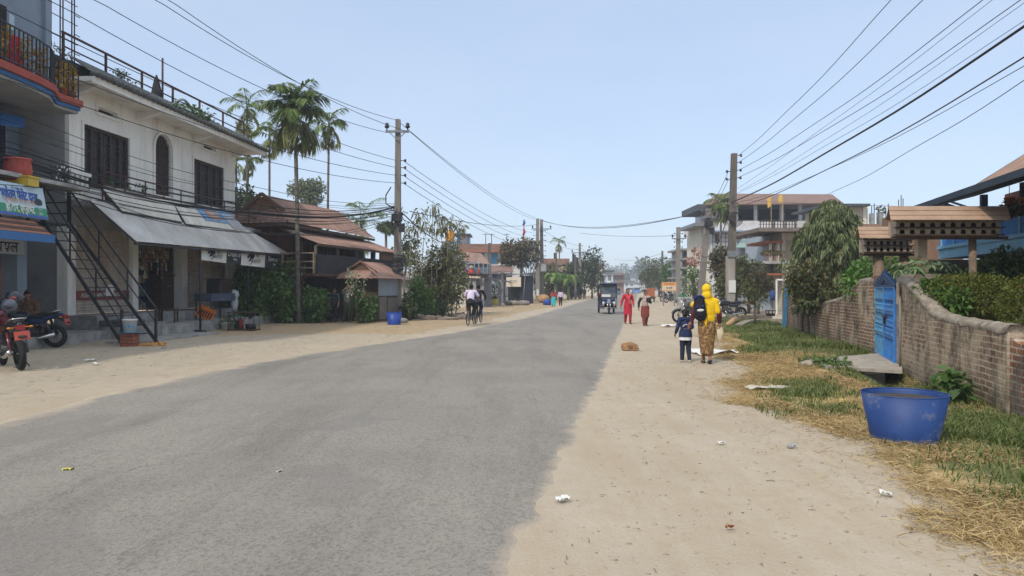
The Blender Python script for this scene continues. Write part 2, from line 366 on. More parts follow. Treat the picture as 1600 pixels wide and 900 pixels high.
c=mix(nt,ramp(nt,s_.outputs[0],[(.10,.95),(.58,.0)]),c,(.40,.33,.245))
L(nt,c,bs.inputs['Base Color']); bs.inputs['Roughness'].default_value=.85; bs.inputs['Specular IOR Level'].default_value=.25
bump(nt,bs,mix(nt,.5,fin,vor.outputs['Distance']),.5,.012)
ro=npmesh('road',np.stack([RX,RY,RZ],-1).reshape(-1,3),q,rm,smooth=True); tag(ro,None,None,None,'structure')
a=ro.data.attributes.new('inner','FLOAT','POINT'); a.data.foreach_set('value',crown.astype(np.float32).ravel())
# ---------------------------------------------------------------- grass and straw lying on the verge
def scatter(fn,n,x0,x1,y0,y1,pw=1.0):
    o=[];tot=0
    while tot<n:
        y=y0+(y1-y0)*NR.rand(n*2)**pw; x=x0+(x1-x0)*NR.rand(n*2); k=NR.rand(n*2)<fn(x,y); p_=np.stack([x[k],y[k]],1); o.append(p_); tot+=len(p_)
    p_=np.concatenate(o)[:n]; return np.stack([p_[:,0],p_[:,1],gz(p_[:,0],p_[:,1])],1)
def blades(n,fn,box,h,pw):
    p_=scatter(fn,n,*box,pw=pw); hh_=h*(.4+.9*NR.rand(n)); a=NR.rand(n)*6.283; tl=.25+.5*NR.rand(n)
    D=np.stack([np.cos(a)*tl,np.sin(a)*tl,np.ones(n)],1); wv=np.stack([-np.sin(a),np.cos(a),a*0],1)*(hh_*.035+.0022)[:,None]
    D=nrm(D); m_=p_+D*hh_[:,None]*.55; tp=p_+D*hh_[:,None]+np.stack([np.cos(a),np.sin(a),-.5+a*0],1)*hh_[:,None]*.28
    v=np.stack([p_-wv,p_+wv,m_+wv*.8,m_-wv*.8,tp,tp],1)
    v=v[:,:5].reshape(-1,3); b=np.arange(n)[:,None]*5
    f=np.concatenate([b+[[0,1,2]],b+[[0,2,3]],b+[[3,2,4]]]).reshape(-1,3); return v,f
gl=Leaf('grass_blade',[(.06,.095,.025),(.105,.155,.04),(.16,.205,.06),(.27,.24,.10)],.3)
gfn=lambda x,y: green(x,y)*(.06+.94*sm(-.15,.45,fbm(x,y,2.3,77)))
v,f=blades(40000,gfn,(3,8.5,4,13),.10,1.2); v2,f2=blades(26000,gfn,(4.5,11.5,13,36),.15,1.3)
o=npmesh('grass',np.concatenate([v,v2]),np.concatenate([f,f2+len(v)]),gl); tag(o,'short green grass growing along the foot of the brick wall','grass',None,'stuff')
def strands(n,fn,box,pw,ln=.13,lift=.02):
    p_=scatter(fn,n,*box,pw=pw); a=NR.rand(n)*6.283; l=ln*(.3+1.2*NR.rand(n)); p_[:,2]+=.003+lift*NR.rand(n)
    d=np.stack([np.cos(a),np.sin(a),NR.normal(size=n)*.22],1)*l[:,None]; wv=np.stack([-np.sin(a),np.cos(a),NR.normal(size=n)*.5],1)*(.0011+.0017*NR.rand(n))[:,None]
    b_=p_+d*.5+np.stack([NR.normal(size=n),NR.normal(size=n),np.abs(NR.normal(size=n))],1)*l[:,None]*.08
    e=p_+d; e[:,2]=np.maximum(e[:,2],p_[:,2]-.01)
    v=np.stack([p_-wv,p_+wv,b_+wv,b_-wv,e+wv*.5,e-wv*.5],1).reshape(-1,3); b=np.arange(n)[:,None]*6
    return v,np.concatenate([b+[[0,1,2,3]],b+[[3,2,4,5]]]).reshape(-1,4)
sfn=lambda x,y: np.clip(straw(x,y)*(.25+.75*sm(-.35,.35,fbm(x,y,2.6,55)))-.85*green(x,y),0,1)+.015*sm(-1.3,-.2,x-bx_(y))*(x<wx_(y))*(x>re_(y)+.8)
v,f=strands(125000,sfn,(1.2,7.2,3.2,16),1.35,.085); v2,f2=strands(24000,sfn,(3.5,10,15,30),1.0,.16)
sl_=Leaf('dry_straw',[(.22,.14,.055),(.36,.245,.10),(.48,.345,.16),(.56,.44,.235)],.15,.7)
o=npmesh('straw_litter',np.concatenate([v,v2]),np.concatenate([f,f2+len(v)]),sl_); tag(o,'golden straw and dry grass strewn between dirt path and green grass','straw',None,'stuff')
# small stones on the dirt
def stones(n,fn,box,pw,r0,r1):
    p_=scatter(fn,n,*box,pw=pw); r=r0+(r1-r0)*NR.rand(n)**3
    oc=np.array([[1,0,0],[0,1,0],[-1,0,0],[0,-1,0],[0,0,1],[0,0,-1]],float); v=p_[:,None,:]+(oc[None]*(.6+.7*NR.rand(n,6,1)))*r[:,None,None]*np.array([1,1,.6])
    f=np.array([[0,1,4],[1,2,4],[2,3,4],[3,0,4],[1,0,5],[2,1,5],[3,2,5],[0,3,5]]); return v.reshape(-1,3),(np.arange(n)[:,None,None]*6+f[None]).reshape(-1,3)
v,f=stones(2600,lambda x,y:.9*((x>re_(y)+.05)&(x<bx_(y)+.6)),(-.6,5,3,16),1.3,.004,.022); v2,f2=stones(900,lambda x,y:.9*(x<le_(y)-.05),(-13,-2,7,26),1.2,.006,.03)
o=npmesh('gravel',np.concatenate([v,v2]),np.concatenate([f,f2+len(v)]),M('pebble_grey',(.34,.29,.23),.9,.35,9,0)); tag(o,'loose pebbles scattered on the dirt beside the asphalt','gravel',None,'stuff')
v,f=strands(3500,lambda x,y:.8*leftdry(x,y)*(x>-11),(-11,6,22,60),1.2,.3,.05); v2,f2=strands(2600,lambda x,y:.6*(x<le_(y)-.2)*(x>-12),(-12,-3,9,26),1.0,.12,.02)
o=npmesh('dry_litter',np.concatenate([v,v2]),np.concatenate([f,f2+len(v)]),sl_); tag(o,'brown dry stalks and leaves littering the roadside below the bushes','leaf litter',None,'stuff')

v,f=strands(480,lambda x,y:.8*((x>re_(y)+.05)&(x<bx_(y)+.3)),(-.6,5,3,18),1.3,.05,.006); v2,f2=stones(420,lambda x,y:.9*((x>re_(y)-.2)&(x<bx_(y)+.4)),(-.8,5,3,14),1.3,.008,.02)
n4=len(v); f2=np.concatenate([f2,f2[:,2:3]],1)
o=npmesh('leaf_litter',np.concatenate([v,v2]),np.concatenate([f,f2+n4]),Leaf('dark_bits',[(.06,.045,.03),(.14,.10,.06),(.25,.19,.12)],.05,.8)) if 0 else npmesh('leaf_litter',v,f,Leaf('dark_bits',[(.06,.045,.03),(.14,.10,.06),(.25,.19,.12)],.05,.8)); tag(o,'dark twigs and leaf bits scattered over the dirt path','leaf litter',None,'stuff')
# ---------------------------------------------------------------- materials for buildings
mWHITE=M('white_wall',(.86,.83,.76),.85,.05,1.2,.1,(.6,.56,.5),.2,True)
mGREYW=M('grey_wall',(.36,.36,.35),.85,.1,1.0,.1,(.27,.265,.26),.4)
mBLUEG=M('blue_grey_wall',(.22,.27,.33),.8,.08,1.0,.08,(.17,.21,.26),.3)
mCONC=M('concrete',(.33,.325,.31),.9,.18,1.6,.25,(.15,.145,.135),.5)
mCONCL=M('pale_concrete',(.42,.415,.40),.9,.15,1.6,.2,(.2,.195,.18),.45)
mDKWOOD=M('dark_wood',(.075,.045,.03),.75,.35,5,.2)
mBLACKM=M('black_metal',(.02,.02,.022),.5,.3,6,.05,spec=.4)
mRUSTM=M('rusty_red_metal',(.07,.032,.026),.7,.3,6,.1)
mGREYM=M('grey_metal',(.2,.205,.215),.5,.2,4,.05,metal=.3)
mTIN=M('grey_tin',(.60,.585,.555),.6,.12,.8,.08,(.40,.385,.36),.45,True)
mTINRUST=M('rusty_tin',(.235,.135,.105),.75,.25,.9,.12,(.34,.22,.165),.5,True)
mRED=M('red_paint',(.33,.06,.035),.6,.15,3,.06)
mBLUE=M('blue_paint',(.045,.15,.36),.6,.15,3,.06)
mSHUT=M('shutter_steel',(.52,.45,.38),.7,.15,2,.1,(.36,.27,.2),.45,True)
mTILE=M('grey_tile',(.13,.13,.125),.9,.45,6,.25,(.06,.065,.055),.5)
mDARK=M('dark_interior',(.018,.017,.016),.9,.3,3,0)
mGLASS=Glass('window_glass')
mCURT=M('curtain_grey',(.085,.08,.085),.9,.35,9,.1)
mBRICKO=M('orange_brick',(.33,.15,.09),.9,.25,2.2,.2,(.2,.16,.13),.5)
mTERRA=M('terracotta',(.34,.12,.06),.85,.2,5,.1,local=True)
mLEAFP=Leaf('pot_leaf',[(.03,.07,.02),(.07,.13,.03),(.12,.17,.05)])
mFLOY=Leaf('marigold_yellow',[(.42,.24,.03),(.6,.36,.05),(.25,.2,.04)])
mPLW=M('white_plastic',(.7,.7,.69),.45,.06,5,.03,local=True)
mORG=M('orange_plastic',(.6,.17,.03),.45,.1,5,.03,local=True)
mINK=M('ink_black',(.02,.02,.022),.7,.1,5,0); mNAVYINK=M('ink_blue',(.05,.11,.42),.7,.1,5,0); mWINK=M('ink_white',(.75,.75,.72),.7,.05,5,0); mOINK=M('ink_orange',(.62,.27,.1),.7,.1,5,0); mREDINK=M('ink_red',(.45,.06,.04),.7,.1,5,0)
def part(name,mat,par,T=None):
    """context-free helper: returns a builder and a finisher"""
    mb=MB(T); return mb,(lambda label=None: mb.build(name,mat,par,label))
def railing(par,F,pts,h,nb,mat,name='railing',rails=(1.0,),r=.018,tri=None):
    """bars and rails following pts [(s,o,z)] in frame F"""
    mb=MB(F); pts=[Vector(p) for p in pts]
    for a,b in zip(pts,pts[1:]):
        n=max(1,int((b-a).length*nb))
        for f in rails: mb.bar(a+V(0,0,h*f),b+V(0,0,h*f),r*2)
        for i in range(n+1):
            p=a.lerp(b,i/n); mb.bar(p,p+V(0,0,h),r*1.5)
    return mb.build(name,mat,par)
def window(par,F,s0,s1,z0,z1,o,nx=3,nz=2,mat=mDKWOOD,pane=mGLASS,fr=.07,grill=0,gm_=mBLACKM,name='window'):
    mb=MB(F)
    mb.box(s0,s1,o-.06,o+.03,z1-fr,z1).box(s0,s1,o-.06,o+.03,z0,z0+fr).box(s0,s0+fr,o-.06,o+.03,z0+fr,z1-fr).box(s1-fr,s1,o-.06,o+.03,z0+fr,z1-fr)
    for i in range(1,nx): x=s0+(s1-s0)*i/nx; mb.box(x-fr*.4,x+fr*.4,o-.05,o+.02,z0+fr,z1-fr)
    for i in range(1,nz): z=z0+(z1-z0)*i/nz; mb.box(s0+fr,s1-fr,o-.045,o+.015,z-fr*.4,z+fr*.4)
    f=mb.build(name,mat,par)
    MB(F).box(s0+.02,s1-.02,o-.12,o-.08,z0+.02,z1-.02).build('pane',pane,f)
    if grill:
        g=MB(F); n=int((s1-s0)/grill)
        for i in range(n+1): x=s0+.05+(s1-s0-.1)*i/n; g.bar((x,o+.05,z0),(x,o+.05,z1),.014)
        for i in range(1,5): z=z0+(z1-z0)*i/5; g.bar((s0,o+.055,z),(s1,o+.055,z),.016)
        g.build('grille',gm_,f)
    return f
def shutter(par,F,s0,s1,z0,z1,o,mat=mSHUT,pitch=.085,name='shutter',label=None):
    mb=MB(F); n=int((z1-z0)/pitch); pr=[]
    for i in range(n):
        z=z0+i*pitch; pr+=[(o,z),(o+.028,z+pitch*.3),(o+.028,z+pitch*.6),(o,z+pitch*.9)]
    pr.append((o,z1)); vs=[(s,a,b) for s in (s0,s1) for a,b in pr]; m=len(pr)
    mb.add(vs,[(i,i+1,m+i+1,m+i) for i in range(m-1)])
    mb.box(s0,s1,o+.001,o+.045,z0,z0+.06)
    return mb.build(name,mat,par,label)
def pot(c,r,h,label,mat=mTERRA,plant=mLEAFP,n=90,ls=.12,ph=.35,group=None,name='flower_pot'):
    c=Vector(c); t=thing(name,label,'potted plant',c,0,group)
    MB().lathe([(r*.01,0),(r*.7,0),(r,h),(r*1.08,h),(r*1.08,h*.88),(r*.9,h*.88)],c,14).build('pot',mat,t)
    foliage('foliage',[((c.x,c.y,c.z+h+ph*.45),(r*1.3,r*1.3,ph*.6))],n,ls,plant,t,.45,.2,.6,.3); return t
# ---------------------------------------------------------------- the white two-storey house
W=Frame(((108-800)/F_*21.5,21.5),((895-800)/F_,1)); S1=W.sz(367,300)[0]
wh=thing('white_house','white two-storey shop house with grey tiled parapet and tin awning','building',W((5,-3,0)))
ZF=.7
w1=[*W.sz(130,193),*W.sz(201,285)]; w2=[*W.sz(302,245),*W.sz(349,322)]; dr=[*W.sz(241,206),*W.sz(267,306)]; v1=[*W.sz(152,166),*W.sz(182,186)]; v2=[*W.sz(317,224),*W.sz(336,238)]
def hz(q,pad=0): return (q[0],q[2],q[3],q[1])
zt=max(W.sz(108,168)[1],7.0); ZT=7.45; ZB=4.1
w1=(w1[0],w1[2],ZB+.45,w1[1]); w2=(w2[0],w2[2],ZB+.35,w2[1]-.05); d_=(dr[0],dr[2],ZB+.12,dr[1])
holes=[w1,w2,d_,hz(v1),hz(v2)]
mb=MB(W).holes(0,S1,ZB,ZT,-.22,0,holes); mb.box(0,S1,-8,-.222,ZB,ZT) if 0 else None
mb.box(0,.22,-8,-.221,ZF,ZT).box(S1-.22,S1,-8,-.221,ZF,ZT).box(.221,S1-.221,-8,-7.8,ZF,ZT).box(.221,S1-.221,-7.79,-.35,ZB-.3,ZB)
wall=mb.build('wall',[mWHITE],wh)
MB(W).box(-.03,-.004,-7.9,-.12,ZF+.05,ZT-.4).build('side_wall',mGREYW,wh)
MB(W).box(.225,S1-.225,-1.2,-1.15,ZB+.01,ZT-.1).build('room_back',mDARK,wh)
# arch top of the balcony door
mb=MB(W); sc=(d_[0]+d_[1])/2; r=(d_[1]-d_[0])/2; za=d_[3]-r
arc=[(sc+r*math.cos(a),za+r*math.sin(a)) for a in np.linspace(0,math.pi,17)]
for (a,b),(c,e) in zip(arc,arc[1:]): mb.prism([(a,-.2,b),(c,-.2,e),(c,-.2,d_[3]+.003),(a,-.2,d_[3]+.003)],(0,.198,0))
mb.build('arch_fill',mWHITE,wh)
mb=MB(W)
for (a,b),(c,e) in zip(arc,arc[1:]): mb.bar((sc+(a-sc)*1.12,.03,za+(b-za)*1.12),(sc+(c-sc)*1.12,.03,za+(e-za)*1.12),.08)
for s_ in (-1,1): mb.bar((sc+s_*r*1.12,.03,d_[2]),(sc+s_*r*1.12,.03,za),.08)
mb.build('arch_trim',mWHITE,wh)
mb=MB(W); mb.box(d_[0]+.01,d_[1]-.01,-.16,-.1,d_[2],d_[3]-.02); o=mb.build('door',mDKWOOD,wh)
g=MB(W)
for i in range(7): x=d_[0]+.08+(d_[1]-d_[0]-.16)*i/6; g.bar((x,-.06,d_[2]),(x,-.06,za+r*math.sqrt(max(0,1-((x-sc)/r)**2))*.95),.02)
for i in range(8): z=d_[2]+(za-d_[2])*i/7; g.bar((d_[0]+.03,-.05,z),(d_[1]-.03,-.05,z),.018)
g.build('grille',mBLACKM,o)
def bigwin(q,nx):
    f=window(wh,W,q[0],q[1],q[2],q[3],-.06,nx,1,mDKWOOD,mCURT,.1,.16)
    return f
bigwin(w1,5); bigwin(w2,4)
for v in (v1,v2):
    q=hz(v); window(wh,W,q[0],q[1],q[2],q[3],-.08,1,1,mWHITE,mDARK,.03,name='vent')
# window surrounds (white plaster bands, proud of the wall)
for q in (w1,w2,hz(v1),hz(v2)):
    b=.09; mb=MB(W); a,c,z0,z1=q; mb.box(a-b,a,0.002,.04,z0,z1).box(c,c+b,0.002,.04,z0,z1).box(a-b,c+b,.002,.04,z1,z1+b).box(a-b,c+b,.002,.05,z0-b,z0); mb.build('window_surround',mWHITE,wh)
# eave slab, tiled mansard edge
mb=MB(W); SL=-.3; SR=S1+.9
mb.box(SL,SR,-7.9,1.0,ZT+.002,ZT+.14).box(SL,SR,.9,1.0,ZT-.06,ZT); mb.build('eave',mWHITE,wh)
for s_ in (.05,3.3,7.0,S1-.25):
    MB(W).prism([(s_,.002,ZT),(s_,.95,ZT),(s_,.002,ZT-.32)],(.2,0,0)).build('bracket',mWHITE,wh)
mb=MB(W); rows=7
for k in range(rows):
    o0=1.06-.12*k; z0=ZT+.15+.085*k; n=int((SR-SL)/.24)
    for i in range(n):
        a=SL+(SR-SL)*(i+.5*(k%2)*.98)/n; b=a+(SR-SL)/n*.9
        j=R.uniform(-.008,.008)
        mb.slab([(a,o0+j,z0),(b,o0+j,z0),(b,o0-.15,z0+.12),(a,o0-.15,z0+.12)],.03)

for i in range(int((SR-SL)/.26)+1): s_=SL+.05+i*.26; mb.cyl((s_,.85,ZT+.215),(s_,1.16,ZT+.165),.075,n=8)
mb.box(SL,SR,-.2,.22,ZT+.141,ZT+.62)
mb.build('tile_edge',mTILE,wh)
MB(W).box(SL+.02,SR-.02,-7.8,-.21,ZT+.141,ZT+.2).build('roof_slab',mCONC,wh)
# roof railing
zr=ZT+.62; mb=MB(W); n=6
for i in range(n+1):
    s_=SL+.05+(SR-SL-.1)*i/n; mb.bar((s_,0,zr),(s_,0,zr+.82),.06)
mb.bar((SL,0,zr+.82),(SR,0,zr+.82),.055).bar((SL,0,zr+.42),(SR,0,zr+.42),.035); mb.build('roof_railing',mRUSTM,wh)
# ground floor: columns, lintel, shutters, open shop
sx=lambda px,o=0: W.sz(px,450,o)[0]
cols=[(sx(104),sx(117)),(sx(206),sx(215)),(sx(283),sx(292)),(sx(356),sx(366))]
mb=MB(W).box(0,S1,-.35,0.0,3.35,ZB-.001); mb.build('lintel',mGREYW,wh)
for k,(a,b) in enumerate(cols): MB(W).box(a,b,-.3,.03,ZF,3.349).build('column',mWHITE,wh)
sh1=shutter(wh,W,cols[0][1],cols[1][0],ZF+.02,3.34,-.12)
mb=MB(W); mb.box(cols[0][1]+.02,cols[1][0]-.02,-.088,-.08,ZF+.42,ZF+.72); mb.build('painted_band',M('band_red',(.22,.06,.045),.8,.25,4,.05),sh1)
a,b=cols[0][1],cols[1][0]
TT=lambda s0,z0,o: (lambda x,y,w_: W((s0+x,o+w_,z0+y)))
ctext('ASIAN PAINTS  BERGER',mWINK,'lettering',sh1,TT((a+b)/2,ZF+.57,-.074),.2)
MB(W).box(a+1.55,a+1.95,-.075,-.07,ZF+.55,ZF+.9).build('notice',mWINK,sh1)
shutter(wh,W,cols[2][1],cols[3][0],ZF+.02,3.34,-.12)
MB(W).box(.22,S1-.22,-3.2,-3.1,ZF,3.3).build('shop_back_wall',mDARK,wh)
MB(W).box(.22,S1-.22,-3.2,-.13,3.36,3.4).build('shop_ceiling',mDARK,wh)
MB(W).box(cols[0][0]+.2,cols[0][0]+.28,.033,.037,1.9,2.25).build('notice',mWINK,wh)
# open shop: shelves inside and strings of goods at the door
a,b=cols[1][1],cols[2][0]; shop=thing('shop_shelf','dark shelving full of bottles and packets inside the open shop','shelf',W((a+1,-.9,ZF)))
mb=MB(W)
for z in (.5,.95,1.45): mb.box(a+.05,b-.9,-1.2,-.75,ZF+z,ZF+z+.03)
for x in (a+.05,(a+b)/2-.45,b-.93): mb.box(x,x+.04,-1.2,-.74,ZF,ZF+1.48)
mb.build('shelf_frame',M('shop_blue',(.03,.08,.16),.6,.2,4,0),shop)
gcol=[M('goods_%s'%k,c,.5,.2,9,0) for k,c in (('blue',(.06,.17,.36)),('red',(.27,.09,.07)),('yellow',(.36,.26,.11)),('white',(.5,.46,.4)),('green',(.09,.16,.09)),('brown',(.24,.15,.10)))]
mb=MB(W)
for z in (.02,.53,.98,1.48):
    x=a+.1
    while x<b-1.0:
        ww=R.uniform(.07,.14); mb.mi=R.randrange(6); mb.box(x,x+ww*.9,-1.1,-.8,ZF+z+.002,ZF+z+R.uniform(.16,.34)); x+=ww
o=mb.build('packets',gcol,shop); o['kind']='stuff'
ct=thing('shop_cabinet','dark wooden counter cabinet standing inside the shop doorway','cabinet',W((b-.6,-.5,ZF)))
MB(W).box(b-.88,b-.06,-.9,-.25,ZF,ZF+1.25).build('body',M('cab_wood',(.07,.04,.03),.6,.3,6,.1),ct); MB(W).box(b-.92,b-.03,-.93,-.21,ZF+1.251,ZF+1.3).build('top',mDKWOOD,ct); MB(W).box(b-.6,b-.35,-.245,-.22,ZF+.85,ZF+.89).build('handle',mGREYM,ct)
hg=thing('hanging_snack_strips','strips of shiny snack packets hanging in the shop doorway','snack packets',W((a+.8,-.2,3.2)))
mb=MB(W)
for i in range(17):
    s_=a+.1+i*(b-a-.45)/17
    for k in range(R.randint(4,9)):
        mb.mi=R.choice([1,2,2,5,5,3,4]); z=3.12-k*.145; d=R.uniform(-.03,.03)
        mb.slab([(s_+d,-.28+d,z),(s_+.1+d,-.28-d,z),(s_+.1,-.26,z-.13),(s_,-.26,z-.13)],.02)
o=mb.build('packets',gcol,hg); MB(W).bar((a+.05,-.27,3.16),(b-.3,-.27,3.16),.03).build('hanging_rail',mBLACKM,hg)
# plinth and steps
mb=MB(W); mb.box(-.15,S1+.5,-.36,.95,.0,ZF-.002); mb.box(sx(205,2),S1+.6,.951,2.05,-.05,.36); o=mb.build('plinth',mCONC,wh)
MB(W).box(S1+.7,S1+3.2,.2,1.75,-.05,.22).build('concrete_ledge',mCONCL,wh)
MB(W).box(-.05,.95,.96,1.75,-.05,.55).build('step_block',M('dark_stone',(.085,.09,.095),.85,.25,4,.2),wh)
MB(W).box(1.0,2.6,.96,1.5,-.05,.42).build('step',mCONC,wh)
MB(W).box(-1.5,3.0,2.1,3.1,-.06,.05).build('apron',mCONC,wh)
# balcony with thin railing
zb=ZB-.2; mb=MB(W).box(-.1,S1+.1,.002,1.15,zb,zb+.14); mb.build('balcony_slab',mCONCL,wh)
railing(wh,W,[(-.1,1.1,zb+.14),(S1,1.1,zb+.14)],.85,1.0,mRUSTM,'balcony_railing',(1,.55),.02)
# tin awning on posts
A0=W.at(140,312,1.2); A1=W.at(375,352,1.2); A2=W.at(455,398,2.3); A3=W.at(213,377,2.3)
aw=thing('tin_awning','long grey tin awning sloping over the shutters on thin posts','awning',W((5,1.8,3)))
MB(W).corr(A0,A1,A2,A3,.075,.009).build('sheet',mTIN,aw)
mb=MB(W); mb.bar(Vector(A3)-V(0,.05,.07),Vector(A2)-V(.1,.05,.07),.06)
for i in range(6):
    f=i/5; mb.bar(Vector(A0).lerp(Vector(A1),f)-V(0,0,.05),Vector(A3).lerp(Vector(A2),f)-V(0,0,.05),.05)
mb.build('rafters',mBLACKM,aw)
for px,b0 in ((313,0.05),(387,.36),(440,.22)):
    s_=W.sz(px,450,2.2 if px<350 else 1.95 if px<400 else 1.7)[0]; oo=2.2 if px<350 else 1.95 if px<400 else 1.7
    mb=MB(W); zz=2.78 if px<400 else 2.95; mb.cyl((s_,oo,b0),(s_,oo+.0,zz),.035); mb.box(s_-.14,s_+.14,oo-.14,oo+.14,b0-.05,b0+.04); mb.build('post',mBLACKM,aw)
# boards leaning on the awning
def onaw(px,py,up=0):
    # solve o on the awning plane
    for o in np.linspace(1.1,2.4,131):
        s_,z=W.sz(px,py,o); pz=A0[2]+(A3[2]-A0[2])*(o-1.2)/1.1
        if z>=pz+.07+up: return (s_,o,z)
    return (s_,o,z)
def board(name,label,q,mat):
    t=thing(name,label,'hoarding',W(q[0])); mb=MB(W).slab(q,.03); mb.build('panel',mat,t)
    mb=MB(W); q=[Vector(p) for p in q]
    for i in range(4): mb.bar(q[i]-V(0,.0,.03),q[(i+1)%4]-V(0,.0,.03),.05)
    mb.build('frame',mBLACKM,t); return t
b1=[W.at(155,290,1.0),W.at(265,308,1.0),onaw(283,347),onaw(190,330)]
mHOARD=M('faded_white_hoarding',(.68,.65,.58),.7,.08,1.2,.05,(.5,.47,.4),.4,True)
board('hoarding_board','blank faded white hoarding leaning on the tin awning','%s'%'' or b1,mHOARD)
b2=[W.at(266,310,1.0),W.at(352,328,1.0),onaw(388,363),onaw(290,350)]
t2=board('hoarding_board','weathered hoarding with blue printed half leaning on the tin awning',b2,mHOARD)
def sub(q,u0,u1,v0,v1,lift=.045):
    q=[Vector(p) for p in q]; f=lambda u,v: q[0].lerp(q[1],u).lerp(q[3].lerp(q[2],u),v)
    n=(q[1]-q[0]).cross(q[3]-q[0]).normalized(); n=n if n.y>0 else -n
    return [f(u0,v0)+n*lift,f(u1,v0)+n*lift,f(u1,v1)+n*lift,f(u0,v1)+n*lift]
MB(W).add(sub(b2,.34,.99,.05,.74),[(0,1,2,3)]).build('blue_print',M('faded_blue',(.12,.30,.52),.7,.2,2,0,(.35,.42,.48),.3),t2)
MB(W).add(sub(b2,.45,.66,.25,.64,.05),[(0,1,2,3)]).build('orange_print',M('faded_orange',(.5,.25,.17),.7,.2,6,0),t2)
MB(W).add(sub(b2,.74,.97,.3,.95,.055),[(0,1,2,3)]).build('pale_print',M('faded_pale',(.42,.42,.44),.7,.4,5,0),t2)
q=sub(b2,.46,.66,.30,.58,.058); ctext('SIM\nSALE',mWINK,'lettering',t2,(lambda A,B,D:(lambda x,y,w_: W(A+(B-A)*(x/1.0+.5)+(D-A)*(.5-y/.9))))(q[0],q[1],q[3]),.34)
# banners under the awning edge
def banner(label,px0,px1,py0,py1,o,mat,rise,dark):
    a=W.at(px0,py0,o); b=W.at(px1,py0+rise,o); c=W.at(px1-1,py1+rise,o+.02); d=W.at(px0-1,py1,o+.02)
    t=thing('cloth_banner',label,'banner',W(a)); a,b,c,d=map(Vector,(a,b,c,d)); mb=MB(W); n=14; vs=[]
    for j in range(5):
        for i in range(n+1):
            f=i/n; p=a.lerp(b,f).lerp(d.lerp(c,f),j/4); vs.append(p+V(0,.02*math.sin(f*9+j*.7)*j/4,0))
    mb.add(vs,[(j*(n+1)+i,j*(n+1)+i+1,(j+1)*(n+1)+i+1,(j+1)*(n+1)+i) for j in range(4) for i in range(n)],True)
    mb.build('cloth',mat,t); w_=(b-a).length; h=a.z-d.z
    X=lambda u,v,k=.05: a.lerp(b,u).lerp(d.lerp(c,u),v)+V(0,k,0)
    if dark:
        TX=lambda x,y,w2: W(X(.5+x/w_,.35-y/h))
        ctext(dark,mWINK,'lettering',t,TX,.27); TX2=lambda x,y,w2: W(X(.5+x/w_,.68-y/h)); ctext('since',mWINK,'lettering',t,TX2,.15)
    else:
        mb=MB(W)   # brush-stroke emblem and two short words
        def stroke(pts,r):
            pts=[X(u,v) for u,v in pts]
            for i,(p,q_) in enumerate(zip(pts,pts[1:])): mb.bar(p,q_,r[i],.01)
        stroke([(.36,.05),(.33,.2),(.26,.38),(.22,.5)],[.05,.1,.06]); stroke([(.42,.04),(.41,.25),(.35,.5),(.29,.68)],[.05,.12,.07]); stroke([(.43,.1),(.47,.3),(.44,.5),(.38,.62),(.42,.7),(.5,.62)],[.03,.03,.03,.03,.03]); stroke([(.34,.92),(.38,.78),(.42,.7)],[.02,.02])
        mb.build('emblem',mINK,t)
        ctext('एस',mINK,'lettering',t,lambda x,y,w2: W(X(.62+x/w_,.32-y/h)),.2); ctext('क्लोदिंग',mINK,'lettering',t,lambda x,y,w2: W(X(.62+x/w_,.66-y/h)),.2)
    return t
mCLW=M('banner_white',(.72,.70,.65),.85,.05,2,.05); mCLD=M('banner_dark',(.035,.04,.045),.8,.2,2,.05)
banner('white cloth banner with black brush emblem, beside the shutter',315,355,384,406,2.1,mCLW,5,None)
banner('dark cloth banner with pale lettering between two white banners',356,376,389,411,2.1,mCLD,2,'Dream arc')
banner('white cloth banner with black brush emblem, in front of green bush',377,415,391,414,2.1,mCLW,4,None)
banner('dark cloth banner with pale lettering at the awning tip',416,439,396,419,2.1,mCLD,3,'Dawn arc R')
# steel staircase
st=thing('steel_staircase','black steel open-tread staircase climbing to the balcony landing','staircase',(-10.2,19.5,0))
TA,TB=V(-12.3,19.35,3.25),V(-12.15,20.25,3.25); BA,BB=V(-10.15,19.2,0.02),V(-9.72,20.15,0.02)
mb=MB().bar(TA,BA,.05,.085).bar(TB,BB,.05,.085); mb.build('stringers',mBLACKM,st)
mb=MB()
for i in range(1,13):
    f=i/13; a=TA.lerp(BA,f); b=TB.lerp(BB,f); mb.bar(a,b,.11,.025)
mb.build('treads',mBLACKM,st)
for a,b,nm in ((TA,BA,0),(TB,BB,1)):
    mb=MB(); u=V(0,0,.92); mb.bar(a+u,b+u+V(-.05,0,.03),.04).bar(a+u*.55,b+u*.55,.025)
    for f in (0,.33,.66): p=a.lerp(b,f); mb.bar(p,p+u,.035)
    mb.bar(b+V(-.03,0,-.02),b+u+V(-.03,0,.0),.06); mb.build('handrail',mBLACKM,st)
mb=MB(); mb.slab([TA,TB,TB+V(-1.2,.1,0),TA+V(-1.2,0,0)],-.05)
for p in (TA,TB): mb.bar(p+V(-.05,0,-.1),p+V(-.05,0,.95),.06); mb.bar(p+V(-1.2,.05,-.1),p+V(-1.2,.05,.95),.06)
for h in (.95,.6,.3): mb.bar(TA+V(-.05,0,h),TA+V(-1.2,0,h),.035); mb.bar(TB+V(-.05,0,h),TB+V(-1.2,.1,h),.035); mb.bar(TA+V(-1.2,0,h),TB+V(-1.2,0,h),.035)
mb.build('landing',mBLACKM,st)
